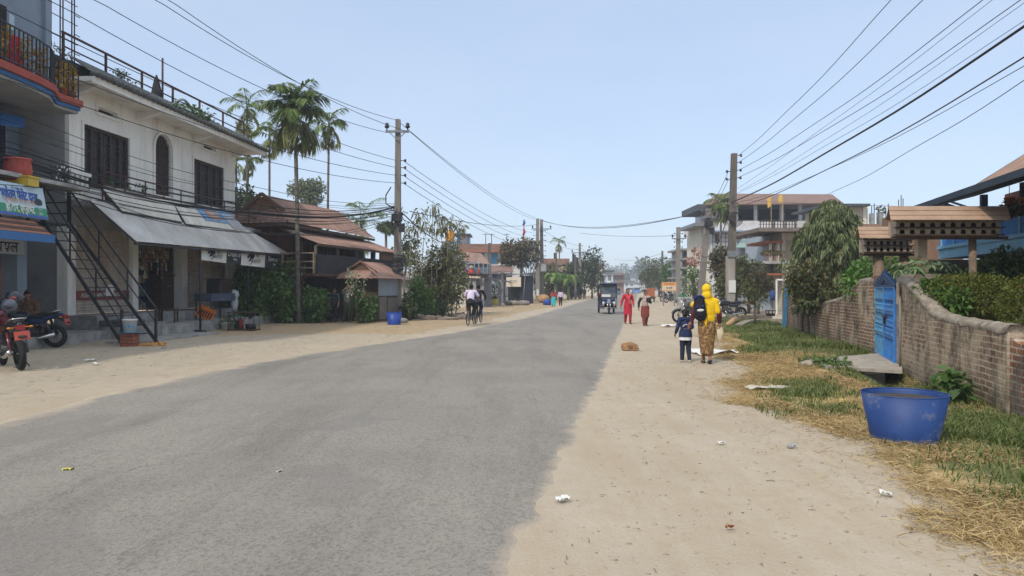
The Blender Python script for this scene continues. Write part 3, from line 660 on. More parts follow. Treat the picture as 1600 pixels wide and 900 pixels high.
# things standing about the shop front
def onplinth(px,o,z): return W((W.sz(px,450,o)[0],o,z))
cr=thing('plastic_crate','orange plastic crate tipped on its side on the shop step','crate',onplinth(318,1.5,.36))
c=onplinth(318,1.5,.37); mb=MB()
rt=Matrix.Rotation(rad(28),3,'Y')@Matrix.Rotation(rad(20),3,'Z'); T_=lambda p: c+rt@Vector(p)+V(0,0,.1); mb.T=T_
for x in (-.3,.28): mb.box(x,x+.02,-.2,.2,0,.34)
for y in (-.2,.18): mb.box(-.279,.279,y,y+.02,0,.34)
mb.box(-.3,.3,-.2,.2,-.02,-.002).box(-.33,.33,-.23,-.202,.3,.36)
mb.build('body',mORG,cr); mb=MB(T_)
for i in range(6): mb.box(-.24+i*.085,-.2+i*.085,-.212,-.204,.05,.27)
mb.build('slots',mDARK,cr)
be=thing('wooden_bench','small dark wooden bench on the shop step','bench',onplinth(263,1.25,.36)); c=Vector(onplinth(263,1.25,.36)); mb=MB()
mb.box(c.x-.3,c.x+.3,c.y-.14,c.y+.14,c.z+.4,c.z+.45); mb.build('seat',mDKWOOD,be)
for x in (-.26,.26):
    for y in (-.1,.1): MB().box(c.x+x-.025,c.x+x+.025,c.y+y-.025,c.y+y+.025,c.z,c.z+.399).build('leg',mDKWOOD,be)
ta=thing('vendor_table','blue metal stall table of goods under the tin awning','table',onplinth(338,1.3,.36)); s0=W.sz(318,450,1.3)[0]; s1=W.sz(357,450,1.3)[0]
MB(W).box(s0,s1,.95,1.6,1.02,1.3).build('table_top',M('table_blue',(.05,.07,.12),.6,.3,3,.1,(.12,.13,.15),.4),ta)
for s_ in (s0+.05,s1-.05):
    for o_ in (1.0,1.55): MB(W).bar((s_,o_,.36),(s_,o_,1.02),.04).build('leg',mBLACKM,ta)
ov=thing('glass_oven_box','black glass-fronted food warmer standing on the stall table','food warmer',W((s1-.9,1.3,1.3)))
MB(W).box(s1-1.15,s1-.1,1.0,1.5,1.302,1.85).build('body',mBLACKM,ov); MB(W).box(s1-1.05,s1-.2,1.505,1.51,1.38,1.78).build('window',M('warm_glass',(.05,.03,.025),.1,.3,6,0,spec=.7),ov)
sk_=thing('sack','pale crumpled sack hanging off the stall table end','sack',W((s1,1.5,1.3))); mb=MB(); c=W((s1+.1,1.45,1.25)); mb.ell(c,(.22,.25,.2)).ell(c+V(.05,-.05,-.35),(.14,.2,.35)); mb.build('cloth',M('sack_pale',(.4,.42,.44),.9,.3,6,.3),sk_)
for i,(px,o_,z,r,h,mt,lb) in enumerate(((352,2.25,0,.16,.26,mPLW,'white pot with dry stems in front of the stall'),(362,2.35,0,.11,.25,M('pot_pale',(.5,.55,.5),.5,.1,5,0),'pale cylindrical pot beside the white pot'),(371,2.3,0,.16,.3,M('pot_green',(.05,.12,.1),.5,.2,5,0),'dark green pot among the shop front pots'),(437,2.05,0,.22,.24,M('pot_yellow',(.55,.33,.03),.5,.2,5,0),'yellow bowl planter by the last awning post'),(446,2.1,0,.1,.24,mPLW,'small white pot beside the yellow planter'))):
    pot(onplinth(px,o_,z),r,h,lb,mt,mLEAFP,60,.1,.3,'pots in front of the shops')
wk=thing('water_stand','red iron stand with black cooking pot by the road','stove',onplinth(381,3.0,0)); c=Vector(onplinth(381,3.0,0))
MB().box(c.x-.5,c.x+.5,c.y-.3,c.y+.3,c.z+.0,c.z+.04).build('base',mRUSTM,wk); MB().lathe([(.0,.04),(.1,.04),(.08,.3),(.12,.36),(.12,.4),(.0,.4)],c+V(-.1,0,0),14).build('burner',mRED,wk); MB().lathe([(0,.05),(.18,.05),(.2,.22),(.0,.22)],c+V(.25,0,0),16).build('cooking_pot',mBLACKM,wk)
mb=MB()
for x in (-.45,.45):
    for y in (-.27,.27): mb.bar(c+V(x,y,.04),c+V(x,y,.62),.02)
mb.build('wire_cage',mBLACKM,wk); MB().box(c.x-.5,c.x+.5,c.y-.3,c.y+.3,c.z+.62,c.z+.65).build('top',mRUSTM,wk)
bk=thing('paint_bucket','white plastic bucket with blue marks on a brick stack','bucket',G(203,541)+V(0,0,.36)); c=G(203,541); c.z=.36
MB().lathe([(0,0),(.145,0),(.175,.33),(.185,.33),(.185,.3),(.18,.3)],c,20).lathe([(0,.3),(.17,.3)],c,20).build('body',mPLW,bk); mb=MB()
for a in (-1.2,-1.9,-.6): p=c+V(.168*math.cos(a),.168*math.sin(a),.17); mb.ell(p,(.035,.012,.045))
mb.build('blue_marks',M('bucket_blue',(.1,.35,.55),.5,.1,5,0),bk); MB().ring(c+V(0,0,.33),.182,.008,(0,0,1),24,6).build('rim',mPLW,bk)
bs_=thing('brick_stack','stack of red bricks with blue plate holding the bucket','brick stack',c-V(0,0,.36)); mb=MB()
for k in range(4):
    z=-.36+k*.085; mb.box(c.x-.17,c.x-.005,c.y-.16,c.y+.16,c.z+z,c.z+z+.075) if k%2 else mb.box(c.x-.17,c.x+.17,c.y-.16,c.y-.005,c.z+z,c.z+z+.075); mb.box(c.x+.005,c.x+.17,c.y-.16,c.y+.16,c.z+z,c.z+z+.075) if k%2 else mb.box(c.x-.17,c.x+.17,c.y+.005,c.y+.16,c.z+z,c.z+z+.075)
mb.build('bricks',M('brick_red_stack',(.28,.10,.06),.9,.25,9,.2),bs_); MB().lathe([(0,-.018),(.26,-.018),(.27,-.002),(0,-.002)],c,20).build('plate',M('plate_blue',(.06,.16,.25),.5,.1,5,0),bs_)
mp=tag(foliage('marigold_heap',[((c.x+.55,c.y+.1,.03),(.35,.25,.05))],240,.05,Leaf('marigold_orange',[(.7,.28,.03),(.75,.4,.05),(.6,.2,.02)]),None,.9),'small heap of orange marigold petals beside the brick stack','petals')
# roof terrace things
for i,(px,py,lab,ml) in enumerate(((345,190,'green plants in pots behind the roof railing',mLEAFP),(200,120,'bushy plants behind the left roof railing',mLEAFP))): pass
def roofpot(px,o,r,h,ph,lab,mt,pm=mLEAFP,n=90): return pot(W((W.sz(px,100,o)[0],o,ZT+.2)),r,h,lab,mt,pm,n,.16,ph,'pots on the white house roof')
roofpot(185,-.6,.25,.35,.9,'bushy plant at the near end of the roof railing',mTERRA,mLEAFP,200)
roofpot(208,-.6,.2,.4,.7,'pink flowering plant behind the roof railing',M('pot_pink',(.55,.12,.15),.5,.1,5,0),Leaf('pink_mix',[(.05,.1,.03),(.1,.15,.05),(.6,.12,.18)]))
roofpot(322,-.5,.22,.5,.9,'tall green plant in the middle of the roof railing',M('pot_red2',(.5,.06,.06),.5,.1,5,0))
roofpot(333,-.5,.2,.55,.3,'turquoise pot behind the roof railing',M('pot_turq',(.1,.4,.4),.5,.1,5,0))
roofpot(383,-.4,.3,.5,1.2,'large shrub in a pot at the far roof corner',mTERRA,Leaf('pot_leaf_yellow',[(.06,.1,.03),(.16,.2,.05),(.3,.28,.08)]),160)
rp=thing('roof_pole','rusty pole with dark cloth tied to the roof railing','pole',W((W.sz(254,120,-.1)[0],-.1,ZT+.6))); p=Vector(W((W.sz(254,120,-.1)[0],-.1,ZT+.6)))
MB().cyl(p,p+V(0,0,1.75),.035).build('shaft',mRUSTM,rp); mb=MB(); mb.lathe([(.02,1.15),(.1,.95),(.2,.5),(.22,.12),(.1,.1)],p+V(-.22,0,0),12,sx=1,sy=.5); mb.build('cloth',M('cloth_dark',(.03,.03,.035),.9,.3,6,.1),rp)
ho=tag(MB().tube([Vector(W((W.sz(272,140,.5)[0]+t*1.9,.35,ZT+.45+.55*math.sin(t*math.pi)))) for t in np.linspace(0,1,14)],.045,8).build('hose_pipe',M('hose_grey',(.3,.32,.32),.5,.1,5,0)),'grey hose pipe arching over the tiled roof edge','hose')
# ivy patch over tile edge
mb=None; s_=W.sz(300,160,.9)[0]; c=Vector(W((s_,.75,ZT+.5))); tag(foliage('creeper',[((c.x,c.y+.4,c.z),(.35,1.3,.16))],420,.12,mLEAFP,None,.6),'green creeper spilling over the tiled roof edge','creeper')
# plants on balcony rail
for i,px in enumerate((170,196,218)):
    p=W((W.sz(px,275,.9)[0],.9,zb+.14)); pot(p,.13,.25,('small plant on the balcony below the large window','thin plant on the balcony rail left of the arched door','trailing plant on the balcony beside the arched door')[i],mTERRA,mLEAFP,70,.14,.5,'balcony plants')
# black bead curtain / mesh screen hanging at landing
sc_=thing('spotted_cloth','black and white spotted cloth hung on the landing rail','cloth',V(-12.0,20,4)); q=[W.at(79,258,.6),W.at(108,260,.6),W.at(107,290,.6),W.at(79,288,.6)]
m,nt,bs=newmat('spotted_cloth_print'); vv=N(nt,'TexVoronoi',Scale=9.0); L(nt,pos(nt),vv.inputs['Vector']); L(nt,ramp(nt,vv.outputs['Distance'],[(.28,(.6,.6,.6)),(.36,(.012,.012,.014))]),bs.inputs['Base Color'])
MB(W).slab(q,.02).build('fabric',m,sc_)
bal=thing('white_balustrade','short white balustrade between the two houses','balustrade',W((-.2,.5,4.2))); mb=MB(W); s0=W.sz(108,270,.3)[0]; s1=s0+.9
mb.box(s0,s1,.2,.36,ZB+.7,ZB+.8); mb.build('rail',mWHITE,bal); MB(W).box(s0,s1,.2,.36,ZB,ZB+.1).build('base_rail',mWHITE,bal)
for i in range(4): MB(W).lathe([(.05,0),(.08,.2),(.04,.45),(.07,.6)],(s0+.12+i*.22,.28,ZB+.1),10).build('baluster',mWHITE,bal)
# rebar frame on the neighbouring roof
rb=thing('rebar_column','bare steel rods rising from the roof corner behind the railing','rebar',W((-.9,-1.2,8))); mb=MB(W); s0=W.sz(75,40,-.8)[0]; s1=W.sz(121,40,-.8)[0]
for i in range(6): x=s0+(s1-s0)*i/5; mb.bar((x,-.8-.1*(i%2),7.7),(x,-.8-.1*(i%2),12),.028)
for z in (8.5,9.1,9.7,10.3,10.9): mb.bar((s0,-.8,z),(s1,-.8,z),.02); mb.bar((s1-.1,-.8,z+.3),(s1+.12,-.8,z+.3),.02)
mb.build('rods',mRUSTM,rb); MB(W).box(s0-.1,s1+.05,-2.5,-.5,7.2,8.35).build('wall',M('dark_old_wall',(.06,.06,.058),.95,.3,2,.2),rb)
c=Vector(W(((s0+s1)/2,-1.2,8.45))); foliage('roof_weeds',[((c.x,c.y,c.z+.1),(.5,.7,.35))],260,.16,Leaf('weed',[(.1,.12,.04),(.2,.19,.07)]),rb,.3)
# ---------------------------------------------------------------- the blue-grey house at the left edge
bh=thing('blue_grey_house','blue-grey shop house with red-edged curved balcony and signboard','building',W((-4,-2,0)))
e=W.sz(75,90,-.2)[0]
MB(W).box(-12,e,-9,-.2,6.75,13).build('upper_wall',mBLUEG,bh)
MB(W).box(e-.22,e-.001,-.2,-.1,6.75,13).build('corner_pilaster',M('blue_grey_light',(.22,.27,.33),.8,.08,1,.05),bh)
MB(W).box(-12,-.06,-9,-1.5,0.3,6.35).build('lower_wall',mBLUEG,bh)
MB(W).box(-12,-.9,-9,-1.0,4.05,4.3).build('floor_slab',mCONC,bh)
out=[(-13,1.75),(-4.6,1.65),(-3.2,1.55),(-2.5,1.4),(-2.05,1.15),(-1.8,.98),(-1.6,.95),(-.85,1.0),(-.85,-.15),(-13,-.15)]
def slabout(z0,z1,k,name,mat): 
    pl=[(a+(0 if i>7 or i==0 else 0),b+(k if i<8 else 0),z0) for i,(a,b) in enumerate(out)]; MB(W).prism(pl,(0,0,z1-z0)).build(name,mat,bh)
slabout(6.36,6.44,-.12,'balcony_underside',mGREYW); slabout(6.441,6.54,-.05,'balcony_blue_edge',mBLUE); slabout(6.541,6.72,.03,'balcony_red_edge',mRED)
rl=[(a,b-.1,6.72) for a,b in out[:8]]; rl=[(-9,1.63,6.72)]+rl[1:7]+[(-.9,.92,6.72),(-.9,-.1,6.72)]
railing(bh,W,rl,.95,6.5,mBLACKM,'balcony_railing',(1,.12),.016)
# dark arched doorway upstairs
mb=MB(W); mb.box(-5.5,W.sz(10,90,-.2)[0],-.22,-.19,6.8,8.9); mb.build('doorway',mDARK,bh)
MB(W).box(W.sz(14,50,-.18)[0],W.sz(22,50,-.18)[0],-.196,-.17,8.35,8.75).build('wall_plaque',M('plaque_pale',(.4,.5,.58),.6,.1,3,0),bh)
# first floor: awning, shutter, terrace items
q=[W.at(0,177,.1),W.at(36,185,.1),W.at(38,200,.5),W.at(0,196,.5)]; va=tag(MB(W).slab(q,.03).build('blue_awning',mBLUE),'small bright blue awning above the upper shutter','awning')
shutter(bh,W,-7,W.sz(14,215,-1.4)[0],4.35,5.9,-1.45,M('shutter_pale',(.35,.37,.38),.6,.1,3,.1))
MB(W).box(-7,W.sz(28,215,-1.3)[0],-1.5,-1.28,5.0,5.2).build('ledge',mCONC,bh)
q=W.at(27,283,1.05); c=Vector(W(q)); sk2=thing('red_sack','red woven sack standing on the ledge above the signboard','sack',c); mb=MB(); mb.lathe([(0,0),(.3,0),(.34,.25),(.3,.5),(.33,.56),(.24,.55),(0,.5)],c,14,sx=1,sy=.8); mb.build('cloth',M('sack_red',(.42,.09,.07),.9,.25,12,.3),sk2); MB().ring(c+V(0,0,.53),.3,.02,(0,0,1),18,6).build('rolled_rim',M('sack_red2',(.5,.13,.1),.9,.2,12,.2),sk2)
c=Vector(W(W.at(36,291,1.2))); yt=thing('yellow_plastic_tray','yellow plastic tray lying on the ledge above the signboard','tray',c); MB().box(c.x-.3,c.x+.26,c.y-.2,c.y+.2,c.z,c.z+.2).build('tray',M('tray_yellow',(.6,.42,.05),.5,.1,4,0),yt); mb=MB(); mb.box(c.x-.33,c.x+.29,c.y-.23,c.y+.23,c.z+.201,c.z+.24); mb.build('rim',M('tray_yellow',(0,0,0)),yt)
MB(W).box(-9,-.95,.5,1.3,4.18,4.28).build('sign_ledge',mCONCL,bh)
MB(W).box(-1.9,-.95,-1.3,-1.2,4.31,6.2).build('dark_curtain',M('curtain_navy',(.02,.022,.05),.9,.2,5,.1),bh)
# signboard
s1_=W.sz(66,290,1.35)[0]; s2_=W.sz(70,345,1.4)[0]; s0_=s1_-3.6; zt_=W.sz(64,294,1.35)[1]; zb_=W.sz(70,343,1.45)[1]
sg=thing('shop_signboard','pale blue and green feed shop signboard with blue Devanagari title','signboard',W((s0_,1.4,zb_)))
H2=zt_-zb_; MB(W).slab([(s0_,1.36,zt_),(s1_,1.36,zt_),(s2_,1.5,zb_),(s0_,1.5,zb_)],-.06).build('board',M('sign_pale',(.46,.60,.66),.6,.06,1.5,0),sg)
fo=lambda z:1.36+.14*(zt_-z)/H2
def strip(f0,f1,mat,nm,k=.006): 
    za,zb2=zt_-H2*f0,zt_-H2*f1; MB(W).add([(s0_+.02,fo(za)+k,za),(s1_+.0,fo(za)+k,za),(s1_+(s2_-s1_)*.9,fo(zb2)+k,zb2),(s0_+.02,fo(zb2)+k,zb2)],[(0,1,2,3)]).build(nm,mat,sg)
strip(.66,.91,M('sign_green',(.05,.28,.16),.6,.1,2,0),'green_band'); strip(.91,.995,M('sign_blue',(.07,.13,.42),.6,.1,2,0),'blue_band')
def ST(fx,fz): 
    return lambda x,y,w_: W((s1_-fx+x*.62,fo(zt_-H2*fz+y)+w_+.006,zt_-H2*fz+y))
tw=W.sz(66,310,1.4)[0]-W.sz(3,310,1.4)[0]
ctext('सवोतम पेलेट दाना',mNAVYINK,'title_lettering',sg,ST(.86,.36),.30,align='CENTER',bold=.012)
ctext('हि.आर. एग्रोभेट',mWINK,'lettering',sg,ST(.88,.765),.25,bold=.008)
ctext('पशु पंक्षीको दाना पाइने स्थान',mOINK,'lettering',sg,ST(.86,.54),.15); ctext('सम्पर्क',M('ink_yellowgreen',(.5,.6,.1),.7,.1,4,0),'lettering',sg,ST(.9,.87),.1); ctext('९८०\nदमक',mWINK,'lettering',sg,ST(.22,.78),.11)
ctext('श्री गणेशाय नमः',mNAVYINK,'lettering',sg,ST(.9,.17),.1)
mb=MB(W); mb.ell((s1_-.25,fo(zt_-H2*.5)+.01,zt_-H2*.5),(.14,.004,.1)); mb.build('picture',M('picture_dark',(.05,.07,.09),.7,.4,14,0),sg)
# striped tile roof with blue fascia under the sign
za=W.sz(70,347,1.45)[1]; mb=MB(W); SC=W.sz(82,360,1.93)[0]; ro_=thing('striped_canopy','orange ribbed canopy with blue fascia under the signboard','canopy',W((-3,1.5,za)))
for k in range(5):
    z=za-.02-k*.07; mb.mi=k%2; mb.slab([(-9,1.4+k*.1,z),(SC,1.4+k*.1,z),(SC+.04,1.52+k*.1,z-.065),(-9,1.52+k*.1,z-.065)],.02)
mb.build('ribs',[M('rib_orange',(.36,.16,.1),.8,.2,3,.1),M('rib_dark',(.1,.06,.05),.8,.2,3,.1)],ro_)
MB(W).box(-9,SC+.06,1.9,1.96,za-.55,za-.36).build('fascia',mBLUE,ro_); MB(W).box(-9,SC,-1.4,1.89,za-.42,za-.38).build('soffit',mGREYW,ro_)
s9=W.sz(38,385,-.2)[0]; z1=W.sz(36,374,-.2)[1]; z0=W.sz(36,398,-.2)[1]
ps=thing('shop_name_board','grey board lettered with a dark Devanagari word','sign',W((s9-1,-.2,z0))); MB(W).box(s9-2.2,s9,-.26,-.2,z0,z1).build('board',M('board_grey',(.40,.39,.37),.7,.12,2,0),ps)
ctext('पसल',M('ink_maroon',(.05,.02,.025),.7,.1,4,0),'lettering',ps,lambda x,y,w_: W((s9-.62+x,-.19,(z0+z1)/2-.03+y)),.40,bold=.006)
ca=W.sz(27,450,-.25)[0]; cb=W.sz(42,450,-.25)[0]
MB(W).box(ca,cb,-1.0,-.25,.0,z0+.9).build('column',M('blue_grey_pale',(.25,.31,.36),.8,.1,1.5,.05),bh)
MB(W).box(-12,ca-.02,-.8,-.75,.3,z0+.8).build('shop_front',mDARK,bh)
MB(W).box(-12,-.1,-1.5,1.4,-.05,.28).build('veranda_floor',mCONC,bh)
px=W.sz(14,450,-.5)[0]; po=thing('poster','orange printed panel at the dark shop front','poster',W((px-1,-.7,1))); MB(W).box(px-1.6,px,-.745,-.7,1.05,2.3).build('panel',M('poster_orange',(.42,.17,.09),.6,.25,3,0),po); MB(W).box(px-1.55,px-.05,-.699,-.695,2.0,2.25).build('blue_strip',M('poster_blue',(.1,.2,.35),.6,.2,3,0),po)
# balcony flower pots (marigolds), red cloth
for i,px in enumerate((6,39,63,97,110)):
    o_=1.35-.12*i if i<3 else .8; p=Vector(W((W.sz(px,120,o_)[0],o_,6.73)))
    lab=('yellow marigold plant at the left end of the curved balcony','yellow marigold in a pink pot behind the balcony bars','yellow marigold right of the pink pot on the curved balcony','yellow marigold near the balcony corner post','yellow marigold against the last bars of the curved balcony')[i]
    t=thing('marigold_plant',lab,'potted plant',p,0,'marigolds on the curved balcony'); MB().lathe([(0,0),(.1,0),(.14,.2),(.15,.2),(.12,.18)],p,12).build('pot',M('pot_pinkish',(.55,.3,.26),.6,.1,5,0) if i==1 else mTERRA,t)
    foliage('foliage',[((p.x,p.y,p.z+.35+.16*k),(.13,.13,.11)) for k in range(4)],150,.09,mFLOY,t,.7,.3)
p=Vector(W((W.sz(22,100,1.0)[0],1.0,6.95))); rc=tag(MB().lathe([(.03,.75),(.12,.7),(.2,.3),(.26,.0)],p,12,sx=1,sy=.4).build('red_cloth',M('cloth_red',(.4,.02,.04),.9,.2,6,.1)),'bright red cloth hung inside the curved balcony railing','cloth')
# ---------------------------------------------------------------- trees and plants
mTRUNK=M('tree_trunk',(.13,.10,.075),.9,.3,6,.4)
mPALMT=M('palm_trunk',(.17,.15,.125),.9,.35,3,.3,(.06,.055,.05),.5)
LF_DARK=Leaf('leaf_dark',[(.032,.055,.02),(.055,.085,.03),(.09,.12,.042)])
LF_MID=Leaf('leaf_mid',[(.045,.095,.025),(.085,.16,.04),(.14,.22,.065)])
LF_BRIGHT=Leaf('leaf_bright',[(.05,.12,.02),(.09,.19,.04),(.15,.25,.06)])
LF_SHOP=Leaf('leaf_shop_bush',[(.08,.15,.04),(.13,.23,.065),(.19,.30,.10)],.35)  # lighter greens put extra light into the colour of the shaded shop bushes
LF_OLIVE=Leaf('leaf_olive',[(.06,.07,.022),(.10,.115,.04),(.15,.15,.06)])
LF_BROWN=Leaf('leaf_brown',[(.07,.06,.03),(.12,.10,.05),(.17,.13,.07)])
LF_PALM=Leaf('leaf_palm',[(.085,.14,.04),(.15,.22,.065),(.23,.29,.11)],.35)
LF_PALMY=Leaf('leaf_palm_yellow',[(.13,.16,.05),(.20,.22,.075),(.28,.26,.10)],.2)
LF_ASHOK=Leaf('leaf_drooping',[(.045,.075,.028),(.10,.135,.052),(.15,.18,.075),(.22,.23,.11)],.2,.4)
def frond(name,mat,par,base,az,up,ln,droop,nl=26,wl=.34,w=.05,curl=0):
    """one feather frond: rachis curve with leaflets hanging to both sides"""
    base=np.array(base); d=np.array([math.cos(az),math.sin(az),0.]); pts=[];p=base.copy(); el=up
    n=12
    for i in range(n+1):
        pts.append(p.copy()); p=p+ (d*math.cos(el)+np.array([0,0,math.sin(el)]))*ln/n; el-=droop/n*(.4+1.2*i/n)
    pts=np.array(pts); t=np.linspace(.12,.99,nl); fi=t*n; k=np.minimum(fi.astype(int),n-1); fr=(fi-k)[:,None]
    B=pts[k]*(1-fr)+pts[k+1]*fr; T=nrm(pts[k+1]-pts[k]); sd=np.array([-math.sin(az),math.cos(az),0.])
    L_=wl*np.sin(np.pi*(.12+.83*t))**.6*(.8+.4*NR.rand(nl)); vs=[];qs=[];b=0
    for s in (-1,1):
        D=nrm(T*.75+sd*s*.75+np.array([0,0,-.35])+NR.normal(size=(nl,3))*.13)
        v,q=leafgeo(B,D,L_,np.full(nl,w),.28,up=np.tile([0,0,1.],(nl,1))+T*.3); vs.append(v); qs.append(q+b); b+=len(v)
    # rachis as a thin 4-sided strip
    r=.022; m=n+1; wv=sd*r; ring=np.stack([pts-wv,pts+np.array([0,0,r]),pts+wv,pts-np.array([0,0,r])],1).reshape(-1,3)
    q=[[i*4+k2,i*4+(k2+1)%4,(i+1)*4+(k2+1)%4,(i+1)*4+k2] for i in range(n) for k2 in range(4)]
    vs.append(ring); qs.append(np.array(q)+b)
    return npmesh(name,np.concatenate(vs),np.concatenate(qs),mat,par)
def palm(x,y,h,label,nf=11,ln=1.6,lean=(0,0),tr=.09,shaft=.9,seed=1,group='betel palms behind the shops',old=3,wl=.4,z0=0,dens=26,upmax=1.25):
    rr=random.Random(seed); t=thing('palm_tree',label,'palm',(x,y,z0),0,group)
    top=V(x+lean[0],y+lean[1],h); mb=MB(); n=14
    pts=[V(x+lean[0]*(i/n)**1.6,y+lean[1]*(i/n)**1.6,z0+(h-z0)*i/n) for i in range(n+1)]
    mb.tube(pts,[tr*(1.35 if i==0 else 1.05-.3*i/n) for i in range(n+1)],10)
    if tr>.05:
        for k in range(int(h*4)):
            f=k/(h*4)*n; i=min(int(f),n-1); p=pts[i].lerp(pts[i+1],f-i); mb.ring(p,tr*(1.03-.3*f/n),.012,(0,0,1),10,4)
    mb.build('trunk',mPALMT,t)
    c=top+V(0,0,shaft); MB().tube([top,top+V(0,0,shaft*.3),c],[tr*.95,tr*1.15,tr*.6],10).build('crownshaft',M('crownshaft_green',(.16,.2,.07),.5,.2,3,.05),t)
    for i in range(nf):
        az=i*2.4+rr.uniform(-.25,.25); f=i/(nf-1)
        up=upmax-1.35*f**1.2+rr.uniform(-.1,.1); dr=1.5+.9*f+rr.uniform(-.2,.3)
        o=i>=nf-old
        frond('frond',LF_PALMY if o else LF_PALM,t,(c.x,c.y,c.z-.1-.25*f),az,up-(.75 if o else 0),ln*(1.05-.15*f+rr.uniform(-.08,.08)),dr,dens,wl,.08 if dens<30 else .07)
    return t
p=P(466,450,31); palm(p.x,p.y,8.0,'tallest betel palm, full drooping crown, beside the shop awning',22,1.62,(-.12,0),.1,.95,3,None,6,.85,dens=52,upmax=1.55)
p=P(511,450,40); palm(p.x,p.y,9.7,'slim betel palm with small crown just right of the tallest palm',11,1.25,(.1,0),.075,.8,5,None,3,.6,dens=30)
p=P(421,450,42); palm(p.x,p.y,9.6,'slim betel palm partly behind the tallest crown, trunk left of it',9,1.35,(0,0),.075,.8,8,None,3,.6,dens=30)
p=P(386,450,44); palm(p.x,p.y,11.5,'betel palm showing only its crown above the far roof corner',11,1.7,(0,0),.08,.9,11,None,3,.6,dens=30)
p=P(384,450,52); palm(p.x,p.y,10.0,'small distant betel palm beside the white house wall, crown below the eave',9,1.2,(.2,0),.07,.7,14,None,2,.5,dens=24)
p=P(369,450,50); palm(p.x,p.y,9.6,'palm half hidden by the white house wall, drooping to the right',8,1.6,(0,0),.07,.7,15,None,3,.5,dens=24)
p=P(572,450,60); palm(p.x,p.y,6.7,'coconut palm with wide drooping fronds behind the rusty roof',13,2.9,(-.4,0),.14,.3,21,None,3,.9,dens=34)
p=P(876,450,120); palm(p.x,p.y,8.2,'far slender palm standing between the distant poles and roofs',9,1.5,(-.3,0),.13,.9,17,None,3,.8,dens=20)
p=P(1125,450,60); palm(p.x,p.y,7.7,'betel palm in front of the tall building on the right',12,1.5,(.1,0),.09,.8,19,None,3,.9,dens=34)
def tree(name,label,cat,base,ls,n,size,mat,trunk_r=.12,th=None,asp=.5,shell=.45,group=None,droop=.2,down=0,core=True):
    base=Vector(base); t=thing(name,label,cat,base,0,group)
    if trunk_r:
        mb=MB(); top=V(*ls[0][0]); fork=base.lerp(V(base.x*.6+top.x*.4,base.y*.6+top.y*.4,top.z-ls[0][1][2]*.6),1) if th is None else base+V(0,0,th)
        mb.tube([base-V(0,0,.1),base.lerp(fork,.5)+V(R.uniform(-.05,.05),0,0),fork],[trunk_r*1.3,trunk_r,trunk_r*.85],9)
        for c,r in ls[:14]:
            c=Vector(c); m=fork.lerp(c,.55)+V(R.uniform(-.1,.1),R.uniform(-.1,.1),.1); mb.tube([fork,m,c],[trunk_r*.6,trunk_r*.4,trunk_r*.15],6)
        mb.build('trunk',mTRUNK,t)
    foliage('crown',ls,n,size,mat,t,asp,shell,.7,droop,down); return t
def clump(px,py,d,rx,rz,ry=None): 
    p=P(px,py,d); return ((p.x,p.y,p.z),(rx,ry or rx,rz))
def rlobes(c,r,n,k=.45,seed=0,flat=1):
    q=random.Random(seed); o=[]
    for i in range(n):
        a=q.uniform(0,6.283); u=q.uniform(-.85,.95); f=math.sqrt(1-u*u)*q.uniform(.55,1)
        o.append(((c[0]+r[0]*.75*f*math.cos(a),c[1]+r[1]*.75*f*math.sin(a),c[2]+r[2]*.75*u),tuple(x*k*q.uniform(.7,1.2) for x in r)))
    return o
# left bush by the shop, from awning to palm
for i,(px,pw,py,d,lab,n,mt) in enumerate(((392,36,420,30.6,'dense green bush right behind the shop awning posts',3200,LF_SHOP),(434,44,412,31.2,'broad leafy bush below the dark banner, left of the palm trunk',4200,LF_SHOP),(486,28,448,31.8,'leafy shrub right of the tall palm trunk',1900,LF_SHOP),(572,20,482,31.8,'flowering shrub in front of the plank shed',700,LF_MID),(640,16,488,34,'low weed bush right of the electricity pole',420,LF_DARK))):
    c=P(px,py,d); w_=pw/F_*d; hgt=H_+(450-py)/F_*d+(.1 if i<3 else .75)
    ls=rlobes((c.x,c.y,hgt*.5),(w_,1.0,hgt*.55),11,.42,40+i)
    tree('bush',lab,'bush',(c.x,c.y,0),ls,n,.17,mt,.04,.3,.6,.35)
# stems with round leaves by the shed (white flowers)
c=P(560,500,31.5); t=thing('flower_stalks','tall stalks of small white flowers against the plank shed','plant',(c.x,c.y,0)); mb=MB(); pp=[]
for k in range(7):
    x=c.x+R.uniform(-.5,.35); h=R.uniform(1.6,2.5); mb.tube([(x,c.y,0),(x+R.uniform(-.1,.1),c.y,h*.6),(x+R.uniform(-.15,.15),c.y,h)],.012,5)
    for j in range(9): pp.append((x+R.uniform(-.12,.12),c.y-.03+R.uniform(-.1,.1),h*(.55+.45*j/9)))
mb.build('stalks',M('stalk_green',(.1,.13,.05),.8,.2,5,0),t); pp=np.array(pp); v,q=leafgeo(np.repeat(pp,3,0),NR.normal(size=(len(pp)*3,3)),np.full(len(pp)*3,.11),np.full(len(pp)*3,.08)); npmesh('blossoms',v,q,Leaf('flower_pale',[(.2,.25,.12),(.4,.42,.33),(.55,.55,.48)]),t)
